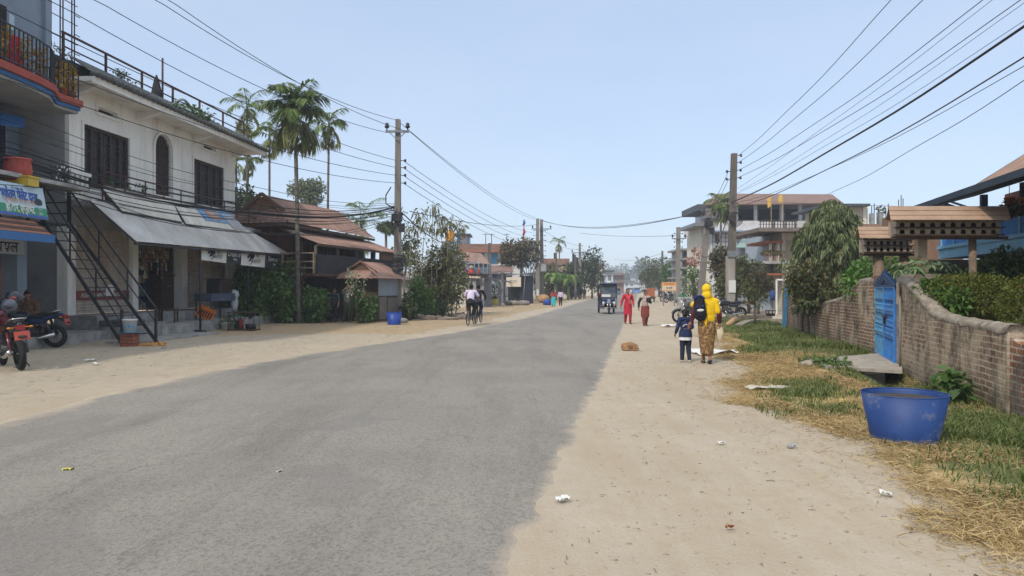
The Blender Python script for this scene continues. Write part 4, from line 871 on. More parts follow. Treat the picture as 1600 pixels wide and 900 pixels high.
# dark clump mid-left with bright bush, tall reeds
D_=41
ls=[clump(690,412,D_,1.0,.75),clump(660,418,D_,.8,.6),clump(712,408,D_-1,.65,.6),clump(700,430,D_,1.1,.8),clump(675,440,D_,1.0,.8),clump(712,445,D_-1.5,.8,.8),clump(690,465,D_-1,1.2,.7),clump(655,465,D_,1.0,.6),clump(682,394,D_,.55,.35),clump(702,390,D_,.5,.35),clump(646,404,D_+1,.5,.5)]
tree('wild_tree','tall dark overgrown tree clump beyond the pole','tree',P(690,500,D_)-V(0,0,.25),ls,6800,.17,Leaf('leaf_wild',[(.055,.07,.026),(.095,.11,.042),(.145,.148,.06),(.20,.185,.09)]),.16,.8,.5,.3)
ls=[clump(652,445,37,.45,.4),clump(658,462,37,.6,.5),clump(646,470,37,.5,.45),clump(664,478,37,.5,.4)]
tree('bush','bright green bush in front of the dark tree clump','bush',P(655,497,37)*1,ls,1500,.16,LF_BRIGHT,.04,.3,.5,.3)
ls=[clump(622+k*9,492-(k%3)*4,36.5+k*.2,.45,.35) for k in range(9)]
tree('undergrowth_bush','low dark undergrowth along the foot of the tree clump','undergrowth',P(660,500,36.5)-V(0,0,0),ls,1500,.15,LF_DARK,.02,.1,.5,.2)
ls=[clump(630,395,46,.9,.5),clump(640,378,46,.6,.4),clump(622,410,46,.8,.4)]
tree('tree','thin yellowish tree behind the electricity pole','tree',P(632,492,46),ls,900,.22,LF_OLIVE,.07,2.2,.5,.2)
for k,(px,top,d) in enumerate(((654,332,40),(676,322,40),(688,336,40.5),(664,350,39.5),(699,352,40),(706,345,40),(718,352,40.5),(645,352,39),(683,352,40))):
    b=P(px-6+k%3*3,495,d); tp=P(px,top,d); lab='thin wild stalk with feathery tip rising above the dark tree clump'
    t=thing('tall_stalk',lab,'stalk',(b.x,b.y,0),0,'tall wild stalks above the tree clump'); mid=V((b.x+tp.x)/2+R.uniform(-.15,.15),b.y,tp.z*.55); MB().tube([(b.x,b.y,0),mid,tp],[.035,.025,.012],5).build('stem',M('reed_stem',(.22,.2,.13),.9,.2,4,0),t)
    foliage('leaves',[((tp.x,tp.y,tp.z-.12),(.38,.38,.34))],60,.26,Leaf('reed_leaf',[(.12,.13,.06),(.2,.2,.11),(.26,.25,.16)]),t,.3,.2,.8,.5,.5)
    foliage('leaf_tufts',[((mid.x+(tp.x-mid.x)*f+R.uniform(-.2,.2),mid.y,mid.z+(tp.z-mid.z)*f),(.3,.3,.16)) for f in (.1,.35,.6)],34,.2,Leaf('reed_leaf',[]),t,.35,.2,.8,.5,.3)
# hazy tree behind palms and dark trees behind the white house
tree('far_tree','pale feathery tree far behind the rusty roof','tree',P(480,440,75),rlobes(P(480,303,75),(2.3,1.6,1.6),16,.36,60),1700,.36,Leaf('leaf_pale',[(.09,.12,.06),(.14,.17,.085),(.2,.23,.12)]),.15,7,.5,.35)
tree('dark_tree','dark leafy tree between white house and rusty roof','tree',P(385,460,44),rlobes(P(383,330,44),(1.3,1.1,1.5),12,.42,61),2000,.25,LF_DARK,.12,2.5,.5,.35)
for k,(px,py,d,rx,rz,mt,lab) in enumerate(((603,357,80,1.1,.55,LF_DARK,'low dark treetop behind the coconut palm'),(925,425,105,2.2,3.6,LF_DARK,'big dark round tree at the left road edge far off'),(858,440,95,2.4,2.0,LF_OLIVE,'olive tree below the brick parapet behind the pedestrians'),(815,395,78,2.4,1.5,LF_BROWN,'bare brownish tree in front of the blue house'),(893,440,100,1.8,2.2,LF_DARK,'dark tree between banana plants and the far pole'),(1030,425,125,3.2,3.0,LF_OLIVE,'feathery olive tree right of the far road'),(1050,440,105,2.0,2.4,LF_MID,'mid green tree behind the orange sign'),(1016,438,140,2.4,2.0,LF_OLIVE,'small olive tree at the far right road edge'))):
    c=P(px,py,d); tree('roadside_tree',lab,'tree',(c.x,c.y,0),rlobes(c,(rx,rx*.8,rz),12,.45,70+k),1600,.42 if d>70 else .3,mt,.16,max(.5,c.z-rz*.7),.5,.35)
# bananas
for k,(px,d,h) in enumerate(((888,92,3.2),(868,92,3.6))):
    b=P(px,450,d); t=thing('banana_plant',('banana plant with broad light green leaves behind the walkers','upright banana plant left of the broader one')[k],'banana plant',(b.x,b.y,0)); MB().tube([(b.x,b.y,0),(b.x,b.y,h*.55)],[.18,.12],8).build('stem',M('banana_stem',(.2,.22,.1),.8,.2,3,0),t)
    for j in range(8):
        a=j*.8+.3; vs=[];n=7
        for i in range(n+1):
            f=i/n; r=1.7*f; z=h*.55+1.3*math.sin(f*2.1+.2)*(.9 if j%2 else 1.3)-.9*f*f; c=V(b.x+r*math.cos(a),b.y+r*math.sin(a),z); w_=.32*math.sin(math.pi*min(1,f*.95+.05)); sdv=V(-math.sin(a),math.cos(a),-.2)*w_; vs+=[c-sdv,c,c+sdv]
        mb=MB(); mb.add(vs,[(i*3+k2,i*3+k2+1,i*3+k2+4,i*3+k2+3) for i in range(n) for k2 in (0,1)],True); mb.build('leaf',Leaf('banana_leaf',[(.12,.22,.04),(.2,.32,.07)],.35),t)
# far tree line (one mass) closing the end of the street and the flanks
ls=[]
q_=random.Random(4)
for k in range(70):
    x=-330+k*11+q_.uniform(-4,4); d=430+q_.uniform(-30,60); h=q_.uniform(9,15)*(1.15 if 70<x<190 else .9); ls.append(((x+.17*d*0,d,h*.5),(8,6,h*.55)))
for k in range(46):
    x=40+k*5+q_.uniform(-2,2); d=640+q_.uniform(0,60); h=q_.uniform(17,26); ls.append(((x,d,h*.5),(6,6,h*.55)))
t=tag(foliage('treeline',ls,30000,3.0,LF_DARK,None,.7,.2),'distant hazy tree line closing the end of the street','trees',None,'stuff')
# hills
gxs=np.linspace(-690,690,60); hv=[];hf=[]
for i,x in enumerate(gxs):
    hh=14+8*math.sin(x*.011+1)+5*math.sin(x*.03); hv+=[(x,1180,0),(x,1240,hh*.6),(x,1320,hh)]
o=npmesh('hills',np.array(hv),np.array([(i*3+k,(i+1)*3+k,(i+1)*3+k+1,i*3+k+1) for i in range(59) for k in (0,1)]),M('hill_green',(.06,.08,.05),.95,.3,.02,0),smooth=True); tag(o,None,None,None,'structure')
# ---------------------------------------------------------------- right side plants
# drooping mast tree behind the wall
t=thing('drooping_tree','tall conical tree with drooping narrow leaves behind the brick wall','tree',P(1299,450,23.5)-V(0,0,H_)); b=P(1299,450,23.5)
MB().tube([(b.x,b.y,0),(b.x+.05,b.y,2.4),(b.x,b.y,4.2)],[.11,.08,.03],8).build('trunk',mTRUNK,t)
n=1500; hh_=NR.rand(n)**.8; a=NR.rand(n)*6.283; prof=np.interp(hh_,[0,.12,.35,.6,.8,.93,1],[.8,1.0,1.05,.92,.7,.36,.05]); lump=1+.15*np.sin(a*3+hh_*11)+.13*np.sin(a*5-hh_*17+1)+.2*np.sin(hh_*26+a*2)*np.sin(a*4)+.12*NR.normal(size=n)
rr=prof*lump*(.55+.5*NR.rand(n)**.5); z=.75+hh_*3.55; ctr=np.stack([b.x+rr*np.cos(a)*1.02,b.y+rr*np.sin(a),z],1)
k=9; cc=np.repeat(ctr,k,0); aa=np.repeat(a,k)+NR.normal(size=n*k)*1.0; D=np.stack([np.cos(aa)*.75,np.sin(aa)*.75,-.75-.5*NR.rand(n*k)],1)+NR.normal(size=(n*k,3))*.22
v,q=leafgeo(cc+NR.normal(size=(n*k,3))*.03,D,.215*(.5+.9*NR.rand(n*k)),.042*(.8+.5*NR.rand(n*k)),.35); npmesh('crown',v,q,LF_ASHOK,t)
# bougainvillea / hibiscus at its foot, in front of the wall corner
tree('shrub','dark leafy shrub with reddish flowers hanging over the wall corner','shrub',P(1262,450,23)-V(0,0,H_),[clump(1262,430,22.5,.6,.5),clump(1250,450,22.5,.45,.4),clump(1285,462,22.5,.7,.35),clump(1310,465,21.5,.5,.3),clump(1268,470,22.2,.5,.3)],1700,.16,Leaf('leaf_hibiscus',[(.02,.035,.013),(.05,.075,.025),(.1,.115,.045),(.17,.16,.07),(.16,.10,.045)]),.04,.6,.45,.3)
tree('shrub','bright yellow-green shrub between drooping tree and gate','shrub',P(1365,450,19)-V(0,0,H_),[clump(1365,425,19,.6,.4),clump(1345,432,19.5,.45,.35),clump(1390,425,18.5,.5,.4),clump(1350,450,18.5,.6,.35),clump(1420,430,18,.5,.4)],1900,.13,LF_BRIGHT,.04,.7,.5,.3)
# castor-like plant with big pale leaves above the gate
t=thing('papaya_plant','plant with large pale green lobed leaves above the gate','plant',P(1450,450,16)-V(0,0,H_)); c=P(1448,418,16); MB().tube([(c.x,c.y,0),(c.x,c.y,c.z)],.04,6).build('stem',mTRUNK,t)
m=90; pp,dd=lobes([((c.x,c.y,c.z-.05),(.72,.6,.2))],m,.3); vs=[];qs=[];bb=0
for s in range(7):
    ang=(s-3)*.5; D=dd*.6+np.array([0,0,-.55]); D=D+np.stack([-dd[:,1],dd[:,0],dd[:,0]*0],1)*ang; v,q=leafgeo(pp,D,np.full(m,.24),np.full(m,.06),.25); vs.append(v);qs.append(q+bb);bb+=len(v)
npmesh('leaves',np.concatenate(vs),np.concatenate(qs),Leaf('leaf_papaya',[(.09,.15,.06),(.15,.22,.1),(.22,.28,.15)],.2),t)
mTOPI=Leaf('leaf_clipped',[(.075,.10,.02),(.13,.155,.03),(.21,.215,.05)])
tree('clipped_shrub','large rounded olive shrub behind the lower wall','shrub',P(1520,450,12.3)-V(0,0,H_),[clump(1515,462,12.3,.62,.36),clump(1490,462,12.6,.42,.33),clump(1545,465,12.2,.45,.35)],9000,.06,mTOPI,.05,.5,.3,.7)
tree('clipped_shrub','rounded olive shrub at the right edge of the picture behind the wall','shrub',P(1598,450,10.8)-V(0,0,H_),[clump(1600,478,10.8,.36,.36),clump(1625,470,10.8,.42,.42)],4500,.055,mTOPI,.05,.5,.3,.7)
tree('leafy_shrub','light green leafy shrub at the wall curve beside the olive shrub','shrub',P(1470,450,12.8)-V(0,0,H_),[clump(1470,465,12.5,.3,.25),clump(1455,455,12.8,.25,.22),clump(1485,482,12.2,.25,.2),clump(1497,470,11.9,.2,.2)],900,.11,LF_BRIGHT,.03,.5,.5,.3)
tree('hibiscus_shrub','grey-green hibiscus bush with one red flower above the clipped shrubs','shrub',P(1570,450,13.2)-V(0,0,H_),[clump(1560,425,13.4,.45,.3),clump(1590,435,13,.5,.35),clump(1575,410,13.4,.35,.25),clump(1540,440,13.4,.35,.2),clump(1605,420,13,.35,.3)],1900,.12,Leaf('leaf_greygreen',[(.04,.075,.03),(.08,.12,.05),(.14,.18,.09)]),.03,.8,.5,.3)
c=P(1587,451,12.3); rf=tag(MB().ell(c,(.07,.05,.06)).ell(c+V(.03,-.03,.02),(.05,.04,.05)).build('red_flower',M('flower_red',(.6,.03,.03),.6,.1,9,0)),'single red hibiscus flower in the grey-green bush','flower')
# broad leaved weed at the wall foot
tree('weed','broad-leaved weed growing at the wall foot behind the blue tub','weed',G(1487,628),[((lambda p:(p.x,p.y,.2))(G(1487,628)),(.2,.16,.2))],170,.13,LF_MID,0,None,.75,.3)
tree('weed','low weed on the ditch edge in front of the gate slab','weed',G(1300,575),[((lambda p:(p.x,p.y,.08))(G(1300,575)),(.35,.2,.1))],200,.1,LF_MID,0,None,.5,.3)
# brown-green thicket behind the motorcycles
for k,(px,py,d,rx,rz,mt,lab,n) in enumerate(((1170,430,44,1.1,1.3,LF_OLIVE,'dusty green tree right behind the utility pole',2200),(1130,420,46,1.0,1.4,LF_BROWN,'dry brown shrub tree left of the utility pole',2200),(1185,450,42,.8,.9,LF_BROWN,'twiggy brown shrub behind the parked motorcycle',1500),(1085,445,62,1.4,1.5,LF_MID,'drooping green tree behind the green stall cover',1500),(1215,440,50,.9,.8,LF_MID,'low green bush in front of the cream house',900),(1150,445,43,1.4,1.0,LF_OLIVE,'dark scrub behind pole and motorcycles',1900))):
    c=P(px,py,d); tree('thicket_tree',lab,'tree',(c.x,c.y,0),rlobes(c,(rx,rx*.8,rz),12,.42,90+k),n,.2,mt,.08,max(.4,c.z-rz*.6),.45,.3)
c=G(1182,525); tree('sapling','small sapling with yellowish leaves right of the parked motorcycle','sapling',P(1180,450,30)-V(0,0,H_),[clump(1180,465,30,.42,.42),clump(1172,448,30,.3,.3)],420,.13,LF_OLIVE,.05,1.0,.45,.3)
# ---------------------------------------------------------------- brick wall with the blue gate (right)
def brickmat(name,ang,plaster=.5,red=(.26,.115,.065),scale=1.0,pl=(.27,.235,.19)):
    m,nt,bs=newmat(name); g=N(nt,'NewGeometry'); sp=N(nt,'SeparateXYZ'); mp=N(nt,'Mapping'); mp.inputs['Rotation'].default_value=(0,0,-ang); L(nt,g.outputs['Position'],mp.inputs['Vector']); L(nt,mp.outputs[0],sp.inputs[0])
    cb=N(nt,'CombineXYZ'); L(nt,sp.outputs[0],cb.inputs[0]); L(nt,sp.outputs[2],cb.inputs[1])
    p=pos(nt); wob=N(nt,'TexNoise',Scale=4.0); L(nt,p,wob.inputs['Vector']); va=N(nt,'VectorMath',operation='MULTIPLY_ADD'); L(nt,wob.outputs['Color'],va.inputs[0]); va.inputs[1].default_value=(.03,.03,0); L(nt,cb.outputs[0],va.inputs[2])
    br=N(nt,'TexBrick'); br.inputs['Scale'].default_value=1; br.inputs['Brick Width'].default_value=.24*scale; br.inputs['Row Height'].default_value=.082*scale; br.inputs['Mortar Size'].default_value=.014; br.inputs['Mortar Smooth'].default_value=.3; br.inputs['Bias'].default_value=-.2
    br.inputs['Color1'].default_value=c4(red); br.inputs['Color2'].default_value=c4(tuple(x*.55 for x in red)); br.inputs['Mortar'].default_value=(.50,.42,.32,1); L(nt,va.outputs[0],br.inputs['Vector'])
    n1=noi(nt,p,1.1,6,.7); n2=noi(nt,pos(nt,(1.1,1.1,.75)),1.5,8,.74); n3=noi(nt,p,14,5,.7)
    c=mix(nt,ramp(nt,n3,[(.3,0.0),(.8,.6)]),br.outputs['Color'],(.15,.115,.085))
    pf=ramp(nt,n1,[(.62-.36*plaster,0.0),(.72-.36*plaster,.86)]); plc=mix(nt,ramp(nt,n3,[(.35,0.0),(.65,1.0)]),tuple(x*.62 for x in pl),pl); c=mix(nt,pf,c,plc)
    c=mix(nt,ramp(nt,n2,[(.45,0.0),(.61,.85)]),c,(.045,.037,.03))
    sg_=N(nt,'MapRange'); sg_.inputs[1].default_value=-.1; sg_.inputs[2].default_value=.35; L(nt,sp.outputs[2],sg_.inputs[0]); c=mix(nt,ramp(nt,sg_.outputs[0],[(0,.55),(1,0.0)]),c,(.09,.085,.05))
    L(nt,c,bs.inputs['Base Color']); bs.inputs['Roughness'].default_value=.95; bs.inputs['Specular IOR Level'].default_value=.15
    h=mix(nt,.5,br.outputs['Fac'],n3); b_=N(nt,'Bump',Strength=.6,Distance=.02,invert=True); L(nt,h,b_.inputs['Height']); L(nt,b_.outputs[0],bs.inputs['Normal']); return m
def wallrun(name,label,A,B,prof,th,mat,capm,cap=True,zb=-.45,n=40):
    """garden wall from A to B (ground points, left to right), top profile prof [(f,z)]"""
    A=V(A[0],A[1],0);B=V(B[0],B[1],0); u=(B-A); nrm_=V(-u.y,u.x,0).normalized()*(th/2)
    if nrm_.dot(-A)<0: nrm_=-nrm_     # towards the road
    t=thing(name,label,'wall',A); fs=np.linspace(0,1,n+1); zs=np.interp(fs,[p[0] for p in prof],[p[1] for p in prof])
    if n>20: zs=np.convolve(np.pad(zs,2,'edge'),np.ones(5)/5,'valid')
    mb=MB(); vs=[]
    for f,z in zip(fs,zs):
        p=A+u*f; z+=R.uniform(-.012,.012); vs+=[p+nrm_+V(0,0,zb),p+nrm_+V(0,0,z),p-nrm_+V(0,0,z),p-nrm_+V(0,0,zb)]
    fc=[(i*4+k,i*4+k+1,i*4+k+5,i*4+k+4) for i in range(n) for k in range(3)]+[(0,1,2,3),(n*4+3,n*4+2,n*4+1,n*4)]
    mb.add(vs,fc); mb.build('body',mat,t)
    if cap:
        mb=MB(); pts=[]; 
        prof_=[(-1.04,-.02),(-1.1,.03),(-.7,.075),(0,.09),(.7,.075),(1.1,.03),(1.04,-.02)]; vs=[]; m=len(prof_)
        for f,z in zip(fs,zs):
            p=A+u*f
            for a,b in prof_: vs.append(p+nrm_*(a+R.uniform(-.08,.08))+V(0,0,z+b+R.uniform(-.016,.016)))
        mb.add(vs,[(i*m+k,i*m+k+1,(i+1)*m+k+1,(i+1)*m+k) for i in range(n) for k in range(m-1)]+[tuple(range(m)),tuple(range(n*m,n*m+m))[::-1]],True)
        mb.build('coping',capm,t)
    return t
mCOP=M('cement_coping',(.33,.28,.215),.95,.25,5,.5,(.12,.1,.08),.5)
GR=V(7.45,14.0,0); GL_=V(8.35,16.6,0); WE=G(1592,646); W1=GR+ (GR-GL_).normalized()*.0
aw1=math.atan2(GR.y-WE.y,GR.x-WE.x)
zt=lambda py,d: H_-(py-Y0)/F_*d
wallrun('brick_wall','stained brick and plaster wall sloping down from the gate to the right',GR,WE,[(0,zt(427,14)-.12),(.04,zt(430,13.9)-.12),(.2,1.46),(.40,1.10),(.5,1.02),(.75,.98),(1,.97)],.24,brickmat('old_brick_wall',aw1,.62,(.25,.135,.085),1,(.50,.40,.285)),mCOP)
d2=WE+ (WE-GR).normalized()*2.6; wallrun('brick_wall','crumbling red brick wall end at the right edge of the picture',WE+V(.02,-.06,0),d2+V(.1,-.06,0),[(0,.93),(.06,.86),(.3,.8),(1,.8)],.3,brickmat('red_brick_wall',aw1,.22,(.33,.14,.075)),mCOP,False)
WL=V(9.75,24.3,0); aw2=math.atan2(WL.y-GL_.y,WL.x-GL_.x)
wallrun('brick_wall','patchy brick wall curving up to the left side of the blue gate',WL,GL_,[(0,.82),(.25,.95),(.5,1.12),(.62,1.2),(.72,1.42),(.84,1.68),(1,zt(433,16.6)-.1)],.24,brickmat('old_brick_wall_two',aw2,.42,(.28,.15,.09),1,(.52,.42,.30)),mCOP)
PW=V(10.9,29.2,0); wallrun('brick_wall','broken red brick pillar stub beside the blue post',PW,WL+(PW-WL).normalized()*.05,[(0,1.15),(.1,1.72),(.35,1.78),(.55,1.7),(.62,1.25),(.8,.85),(1,.9)],.34,brickmat('ruined_brick',aw2,.3,(.30,.13,.075)),mCOP,False,n=24)
# gate jamb of brick on the left
MBj=MB(); gd=(GL_-GR).normalized()
jb=thing('gate_pier','rough brick pier at the left side of the blue gate','pier',GL_); mb=MB()
p0=GL_+gd*.02; nn=V(-gd.y,gd.x,0); nn=nn if nn.dot(-GL_)>0 else -nn
for k in range(22):
    z=-.3+k*.095; a=p0+nn*(.16+R.uniform(-.015,.015)); b=p0+gd*.5+nn*(.16+R.uniform(-.01,.01)); mb.prism([a+V(0,0,z),b+V(0,0,z),b-nn*.3+V(0,0,z),a-nn*.3+V(0,0,z)],(0,0,.09))
mb.build('bricks',brickmat('pier_brick',aw2,.3,(.34,.185,.11)),jb)
# gate
gt=thing('iron_gate','blue double-leaf iron gate with scrollwork and pointed arch','gate',GR)
gmB=M('gate_blue',(.08,.30,.55),.5,.2,3,.1,(.16,.19,.19),.42); gmD=M('gate_blue_dark',(.05,.21,.55),.5,.18,3,.1,(.10,.13,.16),.3); GW=(GL_-GR).length
off=nn*.135
def GP(f,z,k=0): return GR+(GL_-GR)*f+off+nn*k+V(0,0,z)
zg=1.52
for nm,a,b,mt in (('gate_leaf',.03,.495,gmD),('gate_leaf',.505,.97,gmB)):
    mb=MB()
    for f in (a,b): mb.bar(GP(f,.06),GP(f,zg),.05)
    for z in (.06,.52,1.0,1.28,zg): mb.bar(GP(a,z),GP(b,z),.04)
    n=8
    for i in range(1,n): f=a+(b-a)*i/n; mb.bar(GP(f,.06),GP(f,zg),.024)
    lf=mb.build(nm,mt,gt)
    MB().add([GP(a,.08,-.012),GP(b,.08,-.012),GP(b,zg-.02,-.012),GP(a,zg-.02,-.012)],[(0,1,2,3)]).build('sheet',mt,lf)
    mb=MB()
    for i in range(n):
        f=a+(b-a)*(i+.5)/n
        for zc in (1.1,.8,.62): mb.ring(GP(f,zc,.016),.07,.011,nn,12,4)
        mb.bar(GP(f,1.28,.012),GP(f,1.38,.012),.05,.012)
    mb.build('scrollwork',mt,lf)
MB().bar(GP(.36,.92,.03),GP(.5,.92,.03),.05).bar(GP(.42,.9,.03),GP(.42,.76,.03),.06).build('latch',mBLACKM,gt)
mb=MB()
for f0,z0,f1,z1 in ((0,zg+.02,.5,zg+.27),(.5,zg+.27,1,zg+.02),(0,zg+.02,1,zg+.02),(.14,zg+.02,.5,zg+.21),(.5,zg+.21,.86,zg+.02),(.3,zg+.02,.5,zg+.18),(.5,zg+.18,.7,zg+.02)): mb.bar(GP(f0,z0),GP(f1,z1),.045)
for i in range(13):
    f=i/12; z=zg+.02+.25*(1-abs(f-.5)*2); mb.bar(GP(f,z),GP(f,z+.1),.03); 
for i in range(1,9): f=i/9; mb.ring(GP(f,zg+.06,.0),.05,.012,nn,10,4)
mb.build('arch',M('gate_blue_black',(.02,.05,.13),.5,.2,3,.05),gt)
pn=thing('number_plate_board','narrow pale orange board fixed to the wall beside the gate','plate',GR+V(0,0,1)); q=V(GR.x,GR.y,0)-gd*.22; dn=-nn if 0 else nn
MB().prism([q+nn*.14+V(0,0,1.2),q-gd*.2+nn*.14+V(0,0,1.2),q-gd*.2+nn*.14+V(0,0,1.6),q+nn*.14+V(0,0,1.6)],nn*.02).build('board',M('plate_pale',(.52,.40,.29),.7,.1,4,0,(.5,.25,.14),.35),pn)
MB().cyl(q-gd*.35+nn*.15,q-gd*.35+nn*.15+V(0,0,1.35),.02).build('pipe',M('pipe_grey',(.22,.2,.17),.8,.2,4,0),pn)
# concrete slab over the ditch
sl2=[G(1258,566),G(1374,556),G(1409,572),G(1410,584),G(1290,577)]
t=thing('slab_bridge','pale concrete slab bridging the ditch in front of the gate','slab',sl2[0]); MB().prism([p+V(0,0,.0) for p in sl2],(0,0,.06)).build('slab',M('slab_concrete',(.36,.32,.265),.95,.12,2.5,.25,(.25,.21,.165),.4),t)
mb=MB().prism([sl2[2]+V(-.2,.2,-.4),sl2[3]+V(-.25,.1,-.4),sl2[3]+V(-.6,.1,-.4),sl2[2]+V(-.6,.2,-.4)],(0,0,.39)); mb.build('support',mDARK,t)
MB().ell(G(1266,573)+V(0,0,.05),(.2,.16,.08)).build('stone',mCOP,t)
bp=thing('blue_post','leaning blue painted iron post by the broken brick pillar','post',P(1225,450,28)-V(0,0,H_)); mb=MB(); q=P(1225,450,27.6); mb.bar((q.x,q.y,-.1),(q.x+.1,q.y,1.55),.12); mb.bar((q.x+.1,q.y,1.5),(q.x+.42,q.y,1.72),.1); mb.build('shaft',M('post_blue',(.05,.17,.30),.6,.2,4,.1),bp)
kb=thing('concrete_kerb','curved grey concrete kerb edging the grass by the broken pillar','kerb',G(1155,511)); pts=[G(1155,512),G(1168,506),G(1185,503.5),G(1222,503)]; mb=MB()
for a,b in zip(pts,pts[1:]): mb.bar(a+V(0,0,.06),b+V(0,0,.06),.3,.16)
mb.build('kerb_stones',mCOP,kb)
MB_=MB()
# low brick edging behind the kerb
eb=thing('brick_edging','low brick edging behind the grass beside the utility pole','edging',G(1150,500)); mb=MB(); a=G(1150,503)+V(0,1,0); b=G(1215,501)+V(0,1,0)
mb.bar(a+V(0,0,.1),b+V(0,0,.1),.3,.3); mb.build('bricks',brickmat('edging_brick',0,.5,(.25,.15,.1)),eb)
# ---------------------------------------------------------------- the blue tub
def tub(name,label,c,r0,r1,h,mat,slant=0):
    t=thing(name,label,'tub',c); c=Vector(c)
    MB().lathe([(0,.0),(r0,.0),(r0*1.01,.04),(r1,h),(r1*.985,h),(r1*.97,h-.03),(r0*.97,.06),(0,.06)],c,48).build('body',mat,t); return t
mTUB,nt,bs=newmat('tub_blue'); p=objc(nt); n1=noi(nt,p,2.2,6,.7); n2=noi(nt,p,2.7,8,.78); c=mix(nt,ramp(nt,n1,[(.35,0.0),(.7,1.0)]),(.006,.032,.145),(.013,.058,.21)); c=mix(nt,ramp(nt,n2,[(.54,0.0),(.67,.65)]),c,(.25,.22,.195)); sp=N(nt,'SeparateXYZ'); L(nt,p,sp.inputs[0]); c=mix(nt,ramp(nt,sp.outputs[2],[(.0,.75),(.07,0.0)]),c,(.24,.2,.17)); L(nt,c,bs.inputs['Base Color']); bs.inputs['Roughness'].default_value=.6; bump(nt,bs,n2,.08,.01)
ct=P(1413,450,7.22); ct.z=gzf(ct.x,ct.y)-.01
T1=tub('plastic_tub','large scuffed blue plastic tub standing in the straw',ct,.30,.392,.475,mTUB)
MB().ring(ct+V(0,0,.015),.308,.018,(0,0,1),48,8).build('foot_ring',M('tub_foot',(.12,.13,.2),.6,.2,4,.05),T1); MB().ring(ct+V(0,0,.471),.387,.006,(0,0,1),48,8).build('rim',mTUB,T1); MB().lathe([(0,.42),(.36,.42)],ct,32).build('dark_contents',M('tub_dirt',(.05,.042,.035),.95,.3,9,.3),T1)
c=G(614,508)+V(0,.3,0); T2=tub('plastic_tub','blue plastic tub at the foot of the left electricity pole',c,.26,.31,.5,M('tub_blue_clean',(.02,.06,.30),.45,.1,3,.0,local=True)); MB().ring(c+V(0,0,.5),.31,.012,(0,0,1),32,6).build('rim',M('tub_blue_clean',()),T2); MB().lathe([(0,.44),(.29,.44)],c,24).build('dark_contents',mDARK,T2)
# ---------------------------------------------------------------- poles
mPOLE=M('pole_concrete',(.245,.22,.19),.9,.15,1.5,.2,(.16,.145,.125),.5,True)
mPOLEW=M('pole_dark',(.15,.13,.11),.9,.25,1.5,.25,(.08,.07,.06),.5,True)
mINS=M('insulator_black',(.02,.015,.015),.3,.2,4,0,spec=.5)
def pole(label,base,top,w0,w1,mat,arms=(),studs=(),coil=None,notice=None,clutter=0,name='utility_pole',group=None):
    base=Vector(base); top=Vector(top); t=thing(name,label,'pole',base,0,group); mb=MB(); d=(top-base); n=6; vs=[]
    for i in range(n+1):
        f=i/n; w=w0+(w1-w0)*f; p=base+d*f-(V(0,0,.2) if i==0 else V(0,0,0)); vs+=[p+V(-w/2,-w/2,0),p+V(w/2,-w/2,0),p+V(w/2,w/2,0),p+V(-w/2,w/2,0)]
    mb.add(vs,[(i*4+k,i*4+(k+1)%4,(i+1)*4+(k+1)%4,(i+1)*4+k) for i in range(n) for k in range(4)]+[(n*4,n*4+1,n*4+2,n*4+3)]); mb.build('shaft',mat,t)
    for z,half in arms:
        p=base.lerp(top,(z-base.z)/(top.z-base.z)); a=MB().bar(p+V(-half,-w0*.6,0),p+V(half,-w0*.6,0),.09,.1).bar(p+V(-half*.7,-w0*.6,-.02),p+V(0,-w0*.6,-.4),.04).bar(p+V(half*.7,-w0*.6,-.02),p+V(0,-w0*.6,-.4),.04).build('crossarm',mGREYM,t)
        for s in (-1,1): MB().lathe([(.03,0),(.03,.1),(.1,.12),(.11,.2),(.07,.26),(.1,.3),(.0,.38)],p+V(s*half*.88,-w0*.6,.05),10).build('insulator',mINS,a)
    for z,s in studs:
        p=base.lerp(top,(z-base.z)/(top.z-base.z)); MB().bar(p,p+V(s*(w0*.6+.12),-.02,0),.03).lathe([(.02,-.07),(.06,-.05),(.045,0),(.06,.05),(.02,.07)],p+V(s*(w0*.6+.13),-.02,0),8).build('insulator',mINS,t)
    if coil: 
        p=base.lerp(top,(coil-base.z)/(top.z-base.z)); mb=MB()
        for k in range(4): mb.ring(p+V(.02*k,-w0*.75-.03*k,-.05*k),.26+.02*k,.022,(0,1,.1),20,6)
        mb.build('cable_coil',mBLACKM,t)
    if notice:
        for z0,z1,ww in notice: p=base.lerp(top,(z0-base.z)/(top.z-base.z)); MB().box(p.x-ww,p.x+ww,p.y-w0*.62-.02,p.y-w0*.56,z0,z1).build('notice',M('notice_white',(.6,.6,.57),.7,.08,3,0),t)
    if clutter:
        mb=MB(); zc=clutter; p=base.lerp(top,(zc-base.z)/(top.z-base.z))
        for k in range(26):
            a=R.uniform(0,6.28); q=p+V(.25*math.cos(a),.2*math.sin(a)-.1,R.uniform(-.7,.45)); e=q+V(R.uniform(-.25,.3),R.uniform(-.2,.1),R.uniform(-.5,.25)); mb.tube([q,q.lerp(e,.5)+V(R.uniform(-.1,.1),0,-.1),e],.018,5)
        mb.box(p.x-.24,p.x+.24,p.y-.38,p.y-.17,zc-.35,zc-.02).box(p.x+.1,p.x+.36,p.y-.33,p.y-.15,zc-.85,zc-.45).build('cable_tangle',mBLACKM,t); 
    return t
z=lambda py,d: H_-(py-Y0)/F_*d
d=34.5; bs0=P(621,500,d); bs0.z=0; tp=P(622,187,d)
PL=pole('tall concrete electricity pole with crossarm and tangled cables behind the blue tub',bs0,tp,.36,.22,mPOLE,((z(207,d),.55),),((z(188,d),.0),(z(251,d),1),(z(262,d),1),(z(274,d),1),(z(286,d),1)),None,None,z(335,d))
mb=MB(); p=P(621,415,d)
